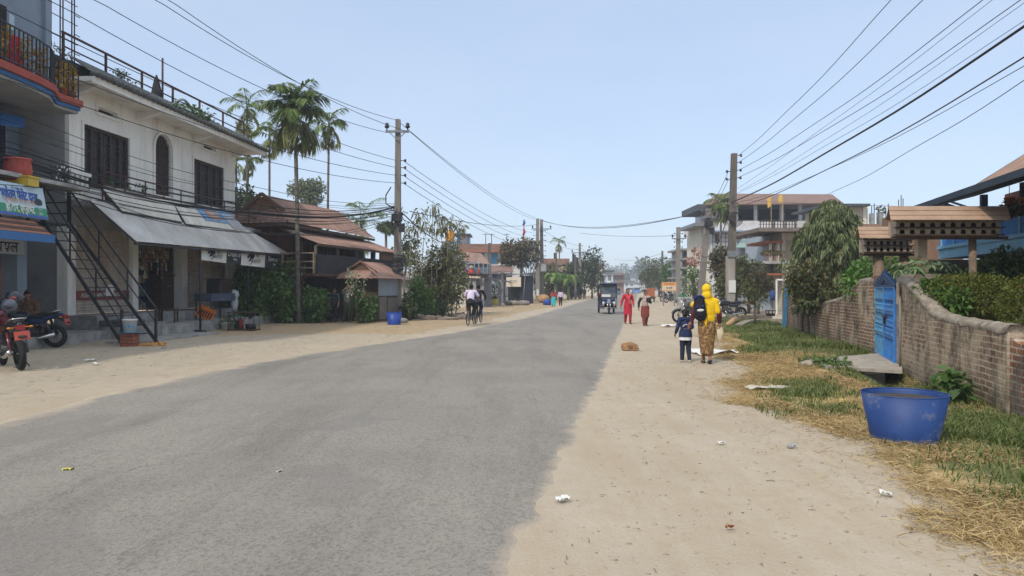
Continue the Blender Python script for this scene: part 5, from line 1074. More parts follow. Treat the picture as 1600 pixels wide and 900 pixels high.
for k in range(16): a=R.uniform(0,6.28); mb.ring(p+V(.02,0,R.uniform(-.5,.5)),.27,.022,(R.uniform(-.25,.25),R.uniform(-.25,.25),1),14,5)
mb.build('cable_wrap',mBLACKM,PL)
MB().tube([P(611,292,d),P(603,305,d),P(603,318,d),P(614,325,d)],.03,6).build('loop_cable',mBLACKM,PL)
d=36.7; b_=P(1141,497,d); b_.z=0
PR=pole('tall utility pole with insulator studs and hanging coil behind the yellow-scarved woman',b_,P(1147,240,d),.36,.26,mPOLEW,(),tuple((z(y,d),1) for y in (243,254,266,278))+tuple((z(y,d),-1) for y in (268,280)),z(340,d),((z(457,d),z(438,d),.17),))
MB().box(b_.x-.2,b_.x+.2,b_.y-.26,b_.y-.19,z(402,d),z(392,d)).build('junction_box',mGREYM,PR); MB().box(b_.x-.185,b_.x+.185,b_.y-.19,b_.y+.185,-.1,z(400,d)).build('pale_lower_shaft',M('pole_pale',(.33,.30,.26),.9,.15,1.5,.2,(.2,.18,.155),.45,True),PR)
d=46; b_=P(1093,492,d); b_.z=0; pole('leaning old concrete pole in front of the tall building',b_,P(1107,326,d),.36,.3,M('pole_grey_dark',(.2,.18,.16),.9,.2,1.5,.2),((z(340,d),.4),),(),None,None,z(345,d))
d=72; b_=P(1059,472,d); b_.z=0; pole('pale concrete pole beside the orange sign',b_,P(1060,355,d),.42,.34,mPOLE,((z(373,d),.7),),tuple((z(y,d),s) for y in (365,378,386) for s in (-1,1)))
for k,(px,top,d,ww,lab) in enumerate(((840,342,86,.5,'left pole of the distant pair on the left roadside'),(847,343,87,.5,'right pole of the distant pair carrying the crossarm'),(765,380,72,.4,'short dark wooden pole in front of the porch house'),(906,380,100,.4,'pole with crossarm beyond the walkers in front of dark tree'),(869,395,93,.3,'thin pole behind the banana plants'),(934,400,135,.35,'far thin pole left of the rickshaw'),(942,408,150,.35,'farthest thin pole beside the pale block'),(1035,392,125,.4,'far dark pole among the right hand trees'),(899,398,98,.3,'dark chimney-like pole top above the brick parapet'))):
    b_=P(px,450,d); b_.z=0; t_=P(px+(0 if k!=1 else -1),top,d)
    pole(lab,b_,t_,ww,ww*.7,mPOLE if k in(0,1,3) else mPOLEW,(((z(top+15,d),1.2),) if k in (1,3) else ((z(top+10,d),.6),) if k in (5,6) else ()),tuple((z(y,d),s) for y in range(360,405,8) for s in (-1,1)) if k in (0,1) else ((z(384,d),1),(z(390,d),-1)) if k==3 else (),None,((z(462,d),z(452,d),.14),) if k==0 else None)
d=86.5; t=thing('transformer_box','grey meter box fixed to the distant pair of poles','box',P(850,420,d-.6)); q=P(849,418,d-.6); MB().box(q.x-.35,q.x+.35,q.y-.25,q.y+.2,q.z-.5,q.z+.5).build('case',mGREYM,t); MB().box(q.x-.3,q.x+.3,q.y-.27,q.y-.251,q.z-.4,q.z+.4).build('door',M('box_grey',(.33,.34,.35),.5,.1,2,0),t)
# ---------------------------------------------------------------- wooden house with rusty roof
mPLANK,nt,bs=newmat('old_planks'); p=pos(nt); n1=noi(nt,pos(nt,(1,1,.06)),7,5,.7); wv=N(nt,'TexWave',Scale=3.2,Distortion=.6); wv.bands_direction='X'; L(nt,p,wv.inputs['Vector']); c=ramp(nt,n1,[(.3,(.035,.022,.016)),(.6,(.085,.045,.03)),(.8,(.13,.07,.05))]); c=mix(nt,ramp(nt,wv.outputs['Fac'],[(.04,.8),(.12,0.0)]),c,(.01,.008,.006)); L(nt,c,bs.inputs['Base Color']); bs.inputs['Roughness'].default_value=.9; bump(nt,bs,n1,.4,.02)
mPLANKR=M('red_planks',(.15,.05,.033),.85,.35,4,.2,(.05,.03,.022),.5,True)
hA=(P(408,450,32.5).x-.1,32.6); hu=(1.75,7.3); Hf=Frame(hA,hu)     # s back along the long side, o towards the road
hs=thing('wooden_house','dark timber house with rusty corrugated hip roof and balcony','building',Hf((2,1,0)))
# dimensions in the frame: front gable at s=0, long side from s=0 to 7.6; o=-3.2..2.6
wO=2.55; wI=-1.4
mb=MB(Hf); mb.box(0,7.4,-1.3,1.55,2.15,4.25); mb.build('upper_walls',mPLANK,hs)
MB(Hf).box(-.03,-.005,.15,1.5,2.2,4.1).build('red_plank_panel',mPLANKR,hs)
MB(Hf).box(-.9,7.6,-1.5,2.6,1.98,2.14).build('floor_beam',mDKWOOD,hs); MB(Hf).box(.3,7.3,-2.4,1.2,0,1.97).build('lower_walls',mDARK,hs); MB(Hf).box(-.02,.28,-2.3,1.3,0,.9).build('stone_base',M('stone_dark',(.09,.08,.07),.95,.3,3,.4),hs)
for s_ in (-.8,1.6,4,6.4): MB(Hf).box(s_,s_+.14,2.4,2.55,0,3.5).build('post',mDKWOOD,hs)
for o_ in (-1.3,-.1,1.2): MB(Hf).box(-.86,-.72,o_,o_+.14,0,1.97).build('post',mDKWOOD,hs)
# roof: Dutch gable
zE=4.3; zR=5.58; eo=2.0; ei=-1.6; om=.4
gs=-.2; mb=MB(Hf)
mb.corr((gs,om,zR),(6.7,om,zR),(7.9,eo,zE-.1),(-1.0,eo,zE),.16,.018,rows=3); mb.corr((6.7,om,zR),(gs,om,zR),(-1.0,ei,zE),(7.9,ei,zE),.16,.018)
mb.corr((-.45,om-1.0,zE+.62),(-.45,om+1.0,zE+.62),(-1.15,eo,zE-.02),(-1.15,ei,zE-.02),.16,.018); mb.build('roof_sheets',mTINRUST,hs)
MB(Hf).add([(gs-.12,om,zR-.05),(gs-.12,om+1.0,zE+.6),(gs-.12,om-1.0,zE+.6)],[(0,1,2)]).build('gable_boards',M('gable_tan',(.23,.115,.06),.9,.3,5,.2),hs)
mb=MB(Hf); mb.bar((gs-.28,om,zR+.03),(gs-.28,om+1.1,zE+.55),.1,.14).bar((gs-.28,om,zR+.03),(gs-.28,om-1.1,zE+.55),.1,.14); mb.build('barge_boards',M('barge_brown',(.17,.10,.07),.9,.2,4,.1),hs)
mb=MB(Hf); mb.bar((-1.1,eo-.05,zE-.12),(7.9,eo-.05,zE-.2),.06,.12).bar((-1.1,ei,zE-.12),(-1.1,eo,zE-.12),.06,.12); mb.build('eave_fascia',mDKWOOD,hs)
q0=Hf.at(474,357,1.5); q1=Hf.at(596,377,1.5)
MB(Hf).corr((-.9,1.5,4.05),(8.2,1.5,4.05),(8.2,3.35,3.38),(-.9,3.35,3.38),.16,.018,rows=2).build('porch_roof',mTINRUST,hs)
MB(Hf).corr((-.75,1.7,4.02),(.1,1.7,4.02),(.1,2.2,3.84),(-.75,2.2,3.84),.16,.018).build('pale_patch',M('tin_pale',(.45,.38,.3),.7,.2,3,0),hs)
MB(Hf).bar((-.9,3.3,3.32),(8.2,3.3,3.32),.1,.09).build('porch_beam',mDKWOOD,hs)
for s_ in (-.75,1.2,3.2,5.2,7.6): MB(Hf).bar((s_,3.1,2.1),(s_,3.15,3.3),.1).build('porch_post',M('post_grey',(.13,.11,.09),.9,.2,4,.2),hs)
MB(Hf).box(-.9,8.1,2.61,3.3,2.0,2.13).build('balcony_floor',mDKWOOD,hs)
rw=M('rail_worn',(.22,.17,.12),.9,.25,4,.2); mb=MB(Hf)
for z_ in (2.35,2.62,2.98): mb.bar((-.95,1.6,z_),(-.95,3.2,z_),.07,.05)
for o_ in (1.7,2.45,3.15): mb.bar((-.95,o_,2.1),(-.95,o_,3.0),.06)
mb.build('front_railing',rw,hs)
MB(Hf).box(-.8,8.0,3.2,3.24,2.14,2.95).build('net_screen',M('net_black',(.035,.035,.04),.9,.4,9,.3),hs)
MB(Hf).box(5.9,7.9,3.1,3.18,2.96,3.3).build('plank_corner',M('plank_tan',(.2,.12,.075),.9,.25,5,.2),hs)
# plank shed with Dutch gable tin roof
sA=P(590,450,32.6); Sf=Frame((sA.x,sA.y),(.9,2.6)); sd_=thing('plank_shed','small plank shed with rusty tin gable roof by the pole','shed',Sf((0,0,0)))
wL=-(P(590,450,32.6).x-P(524,450,32.6).x); 
MB(Sf).box(0,2.2,wL,0,-.1,1.95).build('walls',mPLANK,sd_)
MB(Sf).box(.05,2.1,.005,.03,1.15,1.93).build('tin_side',M('tin_blue_grey',(.24,.27,.30),.6,.12,2,.05,metal=.2),sd_); MB(Sf).box(.1,.75,.005,.04,.1,1.1).box(.85,2.0,.005,.04,.05,1.05).build('plank_side',M('plank_grey',(.16,.14,.12),.9,.2,4,.2),sd_)
om=wL/2+.05; zE=1.93; zR=2.68
mb=MB(Sf); mb.corr((.15,om,zR),(2.0,om,zR),(2.5,.35,zE),(-.55,.35,zE),.14,.016); mb.corr((2.0,om,zR),(.15,om,zR),(-.55,wL-.3,zE),(2.5,wL-.3,zE),.14,.016); mb.corr((-.02,om-.55,zE+.36),(-.02,om+.55,zE+.36),(-.6,.35,zE-.01),(-.6,wL-.3,zE-.01),.14,.016); mb.build('roof_sheets',mTINRUST,sd_)
MB(Sf).add([(.1,om,zR-.04),(.1,om+.75,zE+.28),(.1,om-.75,zE+.28)],[(0,1,2)]).build('gable_boards',M('gable_dark',(.13,.07,.045),.9,.3,5,.2),sd_)
mb=MB(Sf).bar((.03,om,zR+.02),(.03,om+.85,zE+.26),.05,.08).bar((.03,om,zR+.02),(.03,om-.85,zE+.26),.05,.08); mb.build('barge_boards',M('barge_brown',()),sd_)
# grey wall house behind the pole
g_=thing('grey_wall','pale grey boundary wall behind pole and dark tree','wall',P(640,450,50)-V(0,0,H_)); q=P(640,450,50); MB().box(q.x-2.5,q.x+2.2,q.y,q.y+.2,0,z(442,50)+.8).build('body',mCONCL,g_); MB().corr((q.x-3,q.y+1.5,z(425,50)),(q.x+1.5,q.y+1.5,z(425,50)),(q.x+1.5,q.y-.5,z(437,50)),(q.x-3,q.y-.5,z(437,50)),.2,.02).build('shed_roof',mGREYM,g_)
# ---------------------------------------------------------------- boxes facing the camera from pixel rectangles
def pbox(mb,x0,x1,y0,y1,d,dep):
    """box whose front face spans the pixel rectangle at depth d; dep metres deep"""
    a=P(x0,y1,d); b=P(x1,y0,d); return mb.box(a.x,b.x,a.y,a.y+dep,a.z,b.z)
def gbox(mb,x0,x1,y0,d,dep):
    a=P(x0,450,d); b=P(x1,y0,d); return mb.box(a.x,b.x,a.y,a.y+dep,-.1,b.z)
mCREAM=M('cream_wall',(.56,.50,.38),.85,.06,1,.05,(.4,.35,.27),.3,True)
mCREAM2=M('pale_cream_wall',(.62,.58,.48),.85,.06,1,.05)
mROOFB=M('brown_roof',(.22,.13,.10),.8,.15,1.2,.1,(.17,.12,.1),.4)
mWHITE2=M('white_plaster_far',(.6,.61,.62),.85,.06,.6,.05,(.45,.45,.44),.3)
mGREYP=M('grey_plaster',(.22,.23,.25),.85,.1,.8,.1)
mBROWNS=M('brown_shutter',(.13,.06,.045),.7,.2,4,.05)
mSKYB=M('bright_blue',(.10,.33,.62),.6,.1,2,.05)
mBRKB=M('brick_band',(.27,.145,.095),.9,.25,2,.2,(.17,.13,.11),.5)
def pwin(par,x0,x1,y0,y1,d,mat=mBROWNS,pane=mDARK,nx=2,name='window'):
    a=P(x0,y1,d); b=P(x1,y0,d); w_=.05*max(1,d/50); mb=MB(); mb.box(a.x,b.x,a.y-.07,a.y-.005,b.z-w_,b.z).box(a.x,b.x,a.y-.07,a.y-.005,a.z,a.z+w_)
    for i in range(nx+1): x=a.x+(b.x-a.x-w_)*i/nx; mb.box(x,x+w_,a.y-.069,a.y-.006,a.z+w_,b.z-w_)
    f=mb.build(name,mat,par); MB().box(a.x+w_*.5,b.x-w_*.5,a.y-.03,a.y-.01,a.z+w_*.5,b.z-w_*.5).build('pane',pane,f); return f
# blue and brick house on the left, mid distance
d=85; b=thing('blue_house','two-storey house with bright blue panels and brick parapet, mid distance left','building',P(760,450,d)-V(0,0,H_))
mb=MB(); gbox(mb,716,816,391,d,9); mb.build('wall',mWHITE2,b)
mb=MB(); pbox(mb,712,808,381,389.5,d-.6,9.5); mb.build('brick_parapet',mBRKB,b); mb=MB(); pbox(mb,710,818,389.6,394,d-1.2,9.5); mb.build('red_cornice',M('cornice_red',(.30,.13,.09),.85,.15,1,.05),b)
for x0,x1,y0,y1 in ((734,745,394,398),(750,757,394,409),(762,766,394,412),(767,778,394,412),(802,807,394,412)): mb=MB(); pbox(mb,x0,x1,y0,y1,d-.06,.05); mb.build('blue_panel',mSKYB,b)
for x0,x1 in ((757,762),(778,782)): mb=MB(); pbox(mb,x0,x1,393.6,450,d-.1,.08); mb.build('white_column',mPLW,b)
mb=MB(); pbox(mb,783,801,398,413,d-.05,.04); mb.build('dark_opening',mDARK,b)
for x in (759,768,792): mb=MB(); p=P(x,381,d+1); mb.cyl(p,p+V(0,0,1.2),.04).bar(p+V(-.4,0,1.1),p+V(.4,0,1.1),.04); mb.build('aerial',mBLACKM,b)
r=thing('roof_cabin','white and blue stair cabin on the flat roof beside the orange tank','cabin',P(725,380,d+3)); mb=MB(); pbox(mb,714,733,367,381,d+3,3); mb.build('walls',mWHITE2,r); mb=MB(); pbox(mb,714,717.5,368,381,d+2.96,.03); pbox(mb,731,733,368,381,d+2.95,.03); mb.build('blue_panels',mSKYB,r); mb=MB(); pbox(mb,708,735,364.8,366.9,d+2,5); mb.build('roof',M('roof_dkgrey',(.07,.08,.09),.7,.2,2,.05),r)
t=thing('water_tank','orange ribbed water tank on a roof above the dark trees','water tank',P(703,377,70)); q=P(703,377.5,70); MB().lathe([(0,0),(.42,0)]+[(.44+.03*(k%2),.06+k*.09) for k in range(10)]+[(.36,.98),(.15,1.08),(0,1.1)],q,20).build('body',M('tank_orange',(.65,.30,.02),.45,.08,3,.0),t); MB().box(q.x-.7,q.x+.7,q.y-.6,q.y+.6,-.1,q.z-.01).build('stand',mGREYP,t)
# porch house
d=57; b=thing('porch_house','old house with upstairs veranda, washing and sloping tin porch roof','building',P(745,450,d)-V(0,0,H_))
mb=MB(); gbox(mb,722,764,412,d+2.2,6); mb.build('wall',mGREYP,b)
q=[P(722,397,d+3),P(745,397,d+5),P(765,412,d),P(728,409,d-.5)]
MB().corr(P(722,393,d+4),P(752,396,d+6),P(766,413,d+.5),P(726,408,d-.5),.2,.02).build('upper_roof',mTINRUST,b)
MB().corr(P(716,424,d+1.6),P(742,424,d+1.8),P(751,435,d-1.2),P(717,433,d-1.4),.2,.02).build('porch_roof',M('tin_sand',(.40,.32,.24),.8,.12,1,.05),b)
mb=MB(); mb.slab([P(751,434,d-1.2),P(752,434.2,d-1),P(800,442,d+14),P(799,441,d+14)],.05); mb.slab([P(750,433,d-1.2),P(756,431,d+.2),P(800,440,d+15),P(799,442,d+14)],.06); mb.build('side_roof',M('tin_dark',(.13,.12,.11),.8,.2,1,.05),b)
for px,dd in ((741,d-.9),(753.5,d-.6),(733,d-1),(766,d+3),(781,d+7)): p=P(px,434 if px<760 else 437,dd); MB().box(p.x-.13,p.x+.13,p.y-.13,p.y+.13,-.1,p.z-.02).build('porch_post',mCONC,b)
mb=MB(); pbox(mb,727,764,427.5,430,d-.3,2); mb.build('veranda_floor',mDKWOOD,b)
for px in (741,748,755,762): mb=MB(); pbox(mb,px-.6,px+.6,407,427.4,d-.2,.12); mb.build('veranda_post',M('veranda_blue',(.25,.33,.38),.7,.1,2,0),b)
mb=MB()
for px in np.arange(741,763,1.6): pbox(mb,px,px+.5,419,427.4,d-.24,.03)
pbox(mb,740,764,418.4,419.2,d-.25,.05); mb.build('veranda_railing',M('veranda_blue',()),b)
mb=MB(); gbox(mb,712,733,438,d-.5,.2); mb.build('pale_side_wall',mCREAM2,b)
for k,(x0,x1,y0,y1,c,l) in enumerate(((727,733,420,426,(.45,.15,.42),'pink cloth drying on the veranda edge'),(732,740,421,428,(.6,.07,.05),'red cloth drying on the veranda edge'),(733,740,415,421,(.3,.28,.22),'tan sack on the veranda above the red cloth'),(747,750,420,428,(.45,.08,.06),'small red cloth behind the veranda railing'))):
    q=P((x0+x1)/2,y1,d-.55); rx=(x1-x0)/2/F_*d; rz=(y1-y0)/F_*d; tag(MB().ell(q+V(0,0,rz*.5),(rx,.18,rz*.55)).build('drying_cloth',M('wash_%d'%k,c,.9,.2,5,.1)),l,'cloth')
b=thing('grey_outbuilding','small grey-blue house with white posts next to the kiosk','building',P(782,450,74)-V(0,0,H_)); mb=MB(); gbox(mb,765,800,427,74,5); mb.build('wall',M('wall_bluegrey_far',(.33,.38,.42),.85,.08,1,.05),b); mb=MB(); mb.slab([P(762,415,77),P(800,414,79),P(802,424,73),P(764,425,73)],.1); mb.build('roof',mROOFB,b)
for px in (785,799): mb=MB(); gbox(mb,px-1.5,px+1.5,426,73.7,.25); mb.build('post',mPLW,b)
pwin(b,769,776,428,438,73.95,mGREYP); mb=MB(); pbox(mb,788,796,432,462,73.9,.06); mb.build('door',mGREYP,b)
d=71; k_=thing('dark_kiosk','dark blue kiosk shed with a pale sign board on its front','kiosk',P(812,450,d)-V(0,0,H_)); mb=MB(); gbox(mb,812,833,431,d,3.2); mb.build('walls',M('kiosk_navy',(.015,.02,.04),.6,.2,3,.05),k_); mb=MB(); mb.slab([P(790,431,d-.6),P(830,427,d-.6),P(836,429,d+3.4),P(796,429,d+3.6)],.07); mb.build('roof',mGREYM,k_); mb=MB(); gbox(mb,794,811.8,446,d+.3,2.8); mb.build('recess',mDARK,k_)
s_=thing('kiosk_sign','cream sign board with two short dark lines on the kiosk','sign',P(802,440,d-.4)); mb=MB(); pbox(mb,791,814,433,448,d-.5,.06); mb.build('board',M('sign_cream',(.66,.58,.46),.7,.05,1,0),s_)
a,b2=P(791,448,d-.5),P(814,448,d-.5); TT2=plane_T(a,b2,P(791,433,d-.5),.004); w_=(b2-a).length; hh2=15/F_*d
ctext('नयाँ बजार',mINK,'lettering',s_,lambda x,y,k2: TT2(x+w_*.48,y+hh2*.58,k2),.2); ctext('दमक',mINK,'lettering',s_,lambda x,y,k2: TT2(x+w_*.46,y+hh2*.4,k2),.15)
yp=tag(MB().build('x',mDARK) if 0 else (lambda mb:(gbox(mb,799.5,804.5,446,74,.35),mb.build('yellow_post',M('post_yellow',(.60,.48,.10),.7,.1,2,.05)))[1])(MB()),'thick yellow concrete post standing by the kiosk','post')
yb=thing('yellow_slab','yellow painted slab lying by the roadside under the kiosk','slab',G(820,471)); q=G(820,471); MB().box(q.x-1.1,q.x+1.0,q.y,q.y+1,0.02,.5).build('slab',M('post_yellow',()),yb)
st_=thing('stone_heap','heap of grey stones beside the yellow slab','stones',G(808,477)); mb=MB(); q=G(808,477)
for k in range(9): mb.ell(q+V(R.uniform(-.9,.9),R.uniform(-.3,.3),.18),(.4,.3,.25),8,5)
mb.build('stones',M('stone_grey',(.22,.2,.17),.95,.25,2,.3),st_)
t=thing('potted_bush','round clipped bush in a yellow pot beside the porch posts','potted plant',P(771,450,66)-V(0,0,H_)); q=P(771,468,66); MB().lathe([(0,-.2),(.4,-.2),(.45,.55),(.3,.55)],(q.x,q.y,.0),12).build('pot',M('post_yellow',()),t); foliage('foliage',[((q.x,q.y,1.15),(.7,.6,.65))],500,.2,LF_OLIVE,t,.6,.6)
fl=thing('prayer_flag_pole','tall thin pole with faded red and blue flag beside the poles','flag pole',P(817,450,80)-V(0,0,H_)); a=P(815,450,80); a.z=0; e=P(819,343,80); MB().cyl(a,e,.06,.04,6).build('shaft',mRUSTM,fl)
for k,(y0,y1,c) in enumerate(((344,352,(.08,.1,.3)),(357,368,(.45,.03,.08)),(370,376,(.55,.4,.06)))): mb=MB(); q0,q1=P(818.4,y0,79.9),P(817.5,y1,79.9); mb.tube([q0,q0.lerp(q1,.5)+V(.1,0,0),q1],[.1,.16,.12],6); mb.build('flag_cloth',M('flag_%d'%k,c,.9,.15,4,0),fl)
tree('bare_tree','leafless grey tree in front of the kiosk and blue house','tree',P(826,450,78)-V(0,0,H_),rlobes(P(828,408,78),(2.2,1.4,1.2),10,.42,130),800,.25,Leaf('leaf_greyb',[(.07,.06,.05),(.12,.1,.08),(.16,.13,.1)]),.1,2.0,.25,.3)
for k,(px,py,d,nm) in enumerate(((826,462,72,'leaning bare pole propped on the kiosk'),)): a=P(817,471,70);a.z=0; t=tag(MB().cyl(a,P(821,425,70),.05,.04,6).build('pole',M('pole_grey_dark',(.2,.18,.16),.9,.2,1.5,.2)),nm,'pole')
# more distant left buildings
def block(label,x0,x1,y0,d,mat,roof=None,wins=(),bands=(),dep=8,name='building'):
    b=thing(name,label,'building',P((x0+x1)/2,450,d)-V(0,0,H_)); mb=MB(); gbox(mb,x0,x1,y0,d,dep); mb.build('wall',mat,b)
    for (a0,a1,c0,c1,m_,pr) in bands: mb=MB(); pbox(mb,a0,a1,c0,c1,d-pr,dep*.9+pr); mb.build('slab_band',m_,b)
    for (a0,a1,c0,c1) in wins: pwin(b,a0,a1,c0,c1,d,mGREYP)
    return b
block('house with orange brick parapet beyond the distant pole pair',851,889,406,112,mCREAM,None,((860,866,424,434),(875,881,424,434)),((849,890,404,414,mBRKB,.6),(849,890,416,424,M('band_tan',(.36,.25,.15),.9,.2,1,.1),.4)))
block('grey roofed house left of the dark tree with brick chimney stack',889,910,412,118,mBRKB,None,(),((886,912,411,415,M('roof_dkgrey',()),.8),))
for px,y0,lab in ((867,395,'black vertical stack left on the brick parapet'),(896,396,'black vertical stack right above the grey roof'),(902,402,'short black tank right of the black stack')): t=tag((lambda mb:(pbox(mb,px-1.6,px+1.6,y0,413,116,.5),mb.build('column_stub',M('stub_black',(.03,.03,.033),.9,.2,2,.1)))[1])(MB()),lab,'column')
block('pale three-storey block beyond the dark roadside tree',909,943,412,150,mCREAM2,None,((918,924,418,426),(930,936,418,426),(914,920,430,440),(926,932,430,440)),((907,945,411,414,mBRKB,.8),(909,945,428,430,mCREAM,.8)))
block('grey concrete shell rising behind the pale block',910,936,405,190,mGREYP)
block('blue-white shop building behind the rickshaw roof',938,958,425,170,mWHITE2,None,((941,946,430,438),(950,955,430,438)),((936,960,422,425,M('roof_dkgrey',()),1),(937,959,440,442,mSKYB,.5)))
block('brick-coloured house with tiered roof behind the rickshaw',958,975,428,210,mBRKB,None,((961,966,434,440),),((955,978,427,430,mROOFB,1.2),(957,976,440,442,mROOFB,1)))
block('low pale shops at the far end of the street',974,992,440,260,mWHITE2,None,((977,981,443,447),(985,989,443,447)),((972,993,438,440,mGREYM,1),))
block('white two-storey building at the far end of the street',990,1013,431,270,mWHITE2,None,((993,997,436,440),(1000,1004,436,440),(1007,1010,436,440)),((988,1015,429.5,431.5,mGREYM,1),(989,1014,441,442,mGREYM,.6)))
block('low grey shop left of the far road',960,975,445,240,mGREYP,None,(),((958,977,444,445.5,mWHITE2,.8),))
# ---------------------------------------------------------------- right side buildings
d=75; b=thing('tall_building','tall pale building with brown roof and open balcony on the right','building',P(1220,450,d)-V(0,0,H_))
mb=MB(); gbox(mb,1112,1310,360,d,10); mb.build('wall',mWHITE2,b)
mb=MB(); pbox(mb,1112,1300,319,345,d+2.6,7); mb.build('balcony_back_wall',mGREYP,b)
mb=MB(); pbox(mb,1108,1300,345,359.5,d-.8,11); mb.build('parapet',M('parapet_white',(.62,.63,.66),.8,.06,1,.05,(.5,.45,.4),.3),b)
mb=MB(); pbox(mb,1106,1304,359.6,361.5,d-1.1,2); mb.build('ledge',M('ledge_blue',(.3,.38,.47),.8,.1,1,0),b)
for px in (1122,1151,1181,1222,1251): mb=MB(); pbox(mb,px-2.2,px+2.2,317.5,344.9,d-.3,.35); mb.build('column',mPLW,b)
for x0,x1 in ((1126,1148),(1156,1177),(1186,1216),(1228,1248)): mb=MB(); pbox(mb,x0,x1,327,343,d+2.55,.04); mb.build('dark_window',mDARK,b)
mb=MB(); mb.slab([P(1100,319,d-2),P(1318,317,d-2),P(1300,303.5,d+4),P(1120,302.5,d+4)],-.12); mb.build('roof',mROOFB,b)
mb=MB()
for k in range(6): mb.box(P(1112,450,d).x,P(1205,450,d).x,P(0,0,d).y-.06,P(0,0,d).y-.004,P(0,396-k*6,d).z,P(0,395-k*6,d).z)
for k in range(14): x=P(1113+k*6.6,450,d).x; mb.box(x,x+.09,d-.05,d-.003,P(0,398,d).z,P(0,362,d).z)
mb.build('block_joints',mGREYP,b); pwin(b,1148,1167,358+4,374,d,mBROWNS,M('pane_brown',(.09,.045,.035),.6,.2,3,0),4); pwin(b,1117,1123,366,380,d,mBROWNS); 
mb=MB(); gbox(mb,1095,1112,346,d+1,6); mb.build('side_wing',mCREAM2,b); mb=MB(); pbox(mb,1090,1118,319,329,d-.5,7); mb.build('side_canopy',M('roof_dkgrey',()),b); mb=MB(); pbox(mb,1085,1116,348,353,d-1,7); mb.build('side_balcony',mGREYM,b)
for px in np.arange(1096,1112,3): mb=MB(); pbox(mb,px,px+.7,329.2,347.8,d-.6,.06); mb.build('balcony_bar',mGREYM,b)
railing_pts=None
for k,(px,top,d2,lab) in enumerate(((1204,308,60,'yellow flag left on a thin bamboo pole above the tall building'),(1222,303,60,'yellow flag right on a thin bamboo pole above the tall building'))):
    a=P(px+1,450,d2);a.z=0;e=P(px+1,top,d2); t=thing('yellow_flag',lab,'flag',a); MB().cyl(a,e,.035,.02,5).build('pole',M('bamboo',(.35,.27,.14),.8,.2,3,0),t); mb=MB(); q=e; wv=[q+V(-.03,0,0),q+V(-.32,.03,-.1-.1*k),q+V(-.28-.1*k,0,-.9+.2*k),q+V(-.03,.02,-.75)]; mb.slab(wv,.02); mb.build('cloth',M('flag_yellow',(.6,.38,.08),.9,.1,4,0),t)
d=66; b=thing('cream_wing','cream upper wall under a flat dark roof right of the drooping tree top','building',P(1335,450,d)-V(0,0,H_)); mb=MB(); gbox(mb,1300,1356,322,d,6); mb.build('wall',mCREAM,b); mb=MB(); pbox(mb,1290,1360,318,321.8,d-1,8); mb.build('flat_roof',M('roof_dkgrey',()),b); mb=MB(); pbox(mb,1310,1348,326,344,d-.06,.05); mb.build('recess_panel',M('panel_sand',(.40,.33,.24),.9,.1,1,0),b)
for px in (1305,1351): mb=MB(); pbox(mb,px-2.5,px+2.5,322,440,d-.12,.1); mb.build('pilaster',mCREAM2,b)
d=60; b=thing('green_roof_shed','grey plaster shed with pale green tin roof below the tall building','shed',P(1180,450,d)-V(0,0,H_)); mb=MB(); gbox(mb,1158,1202,386,d,4); mb.build('wall',mGREYP,b); mb=MB(); mb.slab([P(1150,386,d-.5),P(1206,386,d-.5),P(1200,373,d+4),P(1160,373,d+4)],-.08); mb.build('roof',M('tin_green',(.22,.32,.27),.6,.1,1,.05),b); pwin(b,1174,1180,398,412,d,mWHITE2)
d=46; b=thing('cream_house','cream two-storey house with balcony slabs left of the drooping tree','building',P(1225,450,d)-V(0,0,H_)); mb=MB(); gbox(mb,1222,1290,362,d,7); mb.build('wall',mCREAM,b); mb=MB(); gbox(mb,1203,1221.8,366,d+1.6,5); mb.build('set_back_wall',M('wall_bluegrey_far',()),b)
for (x0,x1,y0,y1,pr,m_) in ((1186,1292,355.5,361.5,1.5,M('slab_dark_edge',(.17,.14,.12),.9,.2,2,.1)),(1196,1224,376,380,.6,mTERRA),(1192,1232,408,412,1.2,mCONCL),(1198,1228,427,430,.8,mTERRA)): mb=MB(); pbox(mb,x0,x1,y0,y1,d-pr,3+pr); mb.build('balcony_slab',m_,b)
mb=MB()
for px in np.arange(1188,1245,4.5): pbox(mb,px,px+.9,346,355.4,d-1.45,.05)
pbox(mb,1186,1246,345,346.2,d-1.5,.08); pbox(mb,1186,1246,350,350.7,d-1.48,.05); mb.build('terrace_railing',mRUSTM,b)
for px in (1209,1228,1244): mb=MB(); pbox(mb,px-1.5,px+1.5,345.5,355.4,d-1.3,.2); mb.build('terrace_post',mCONCL,b)
mb=MB()
for px in np.arange(1194,1224,2.6): pbox(mb,px,px+.6,396,407.9,d-1.15,.04)
pbox(mb,1193,1224,395,396,d-1.2,.06); mb.build('balcony_railing',M('rail_pinkish',(.35,.22,.17),.8,.15,3,0),b)
mb=MB(); pbox(mb,1203,1206,380,408,d-.4,.2); pbox(mb,1215,1218,380,408,d-.4,.2); mb.build('balcony_columns',mCREAM2,b); pwin(b,1206.5,1212,384,404,d+1.6,mBROWNS); mb=MB(); pbox(mb,1229,1244,375,404,d-.05,.04); mb.build('sand_panel',M('panel_sand',()),b); mb=MB(); pbox(mb,1222,1226,362,450,d-.1,.09); mb.build('pilaster',mCREAM2,b)
for k in range(10): q=P(1192+k*3.3,395,d-1.1); foliage('balcony_plant',[((q.x,q.y,q.z),(.14,.12,.16))],40,.12,[LF_OLIVE,LF_MID,Leaf('leaf_redd',[(.25,.07,.04),(.35,.15,.08)])][k%3],b)
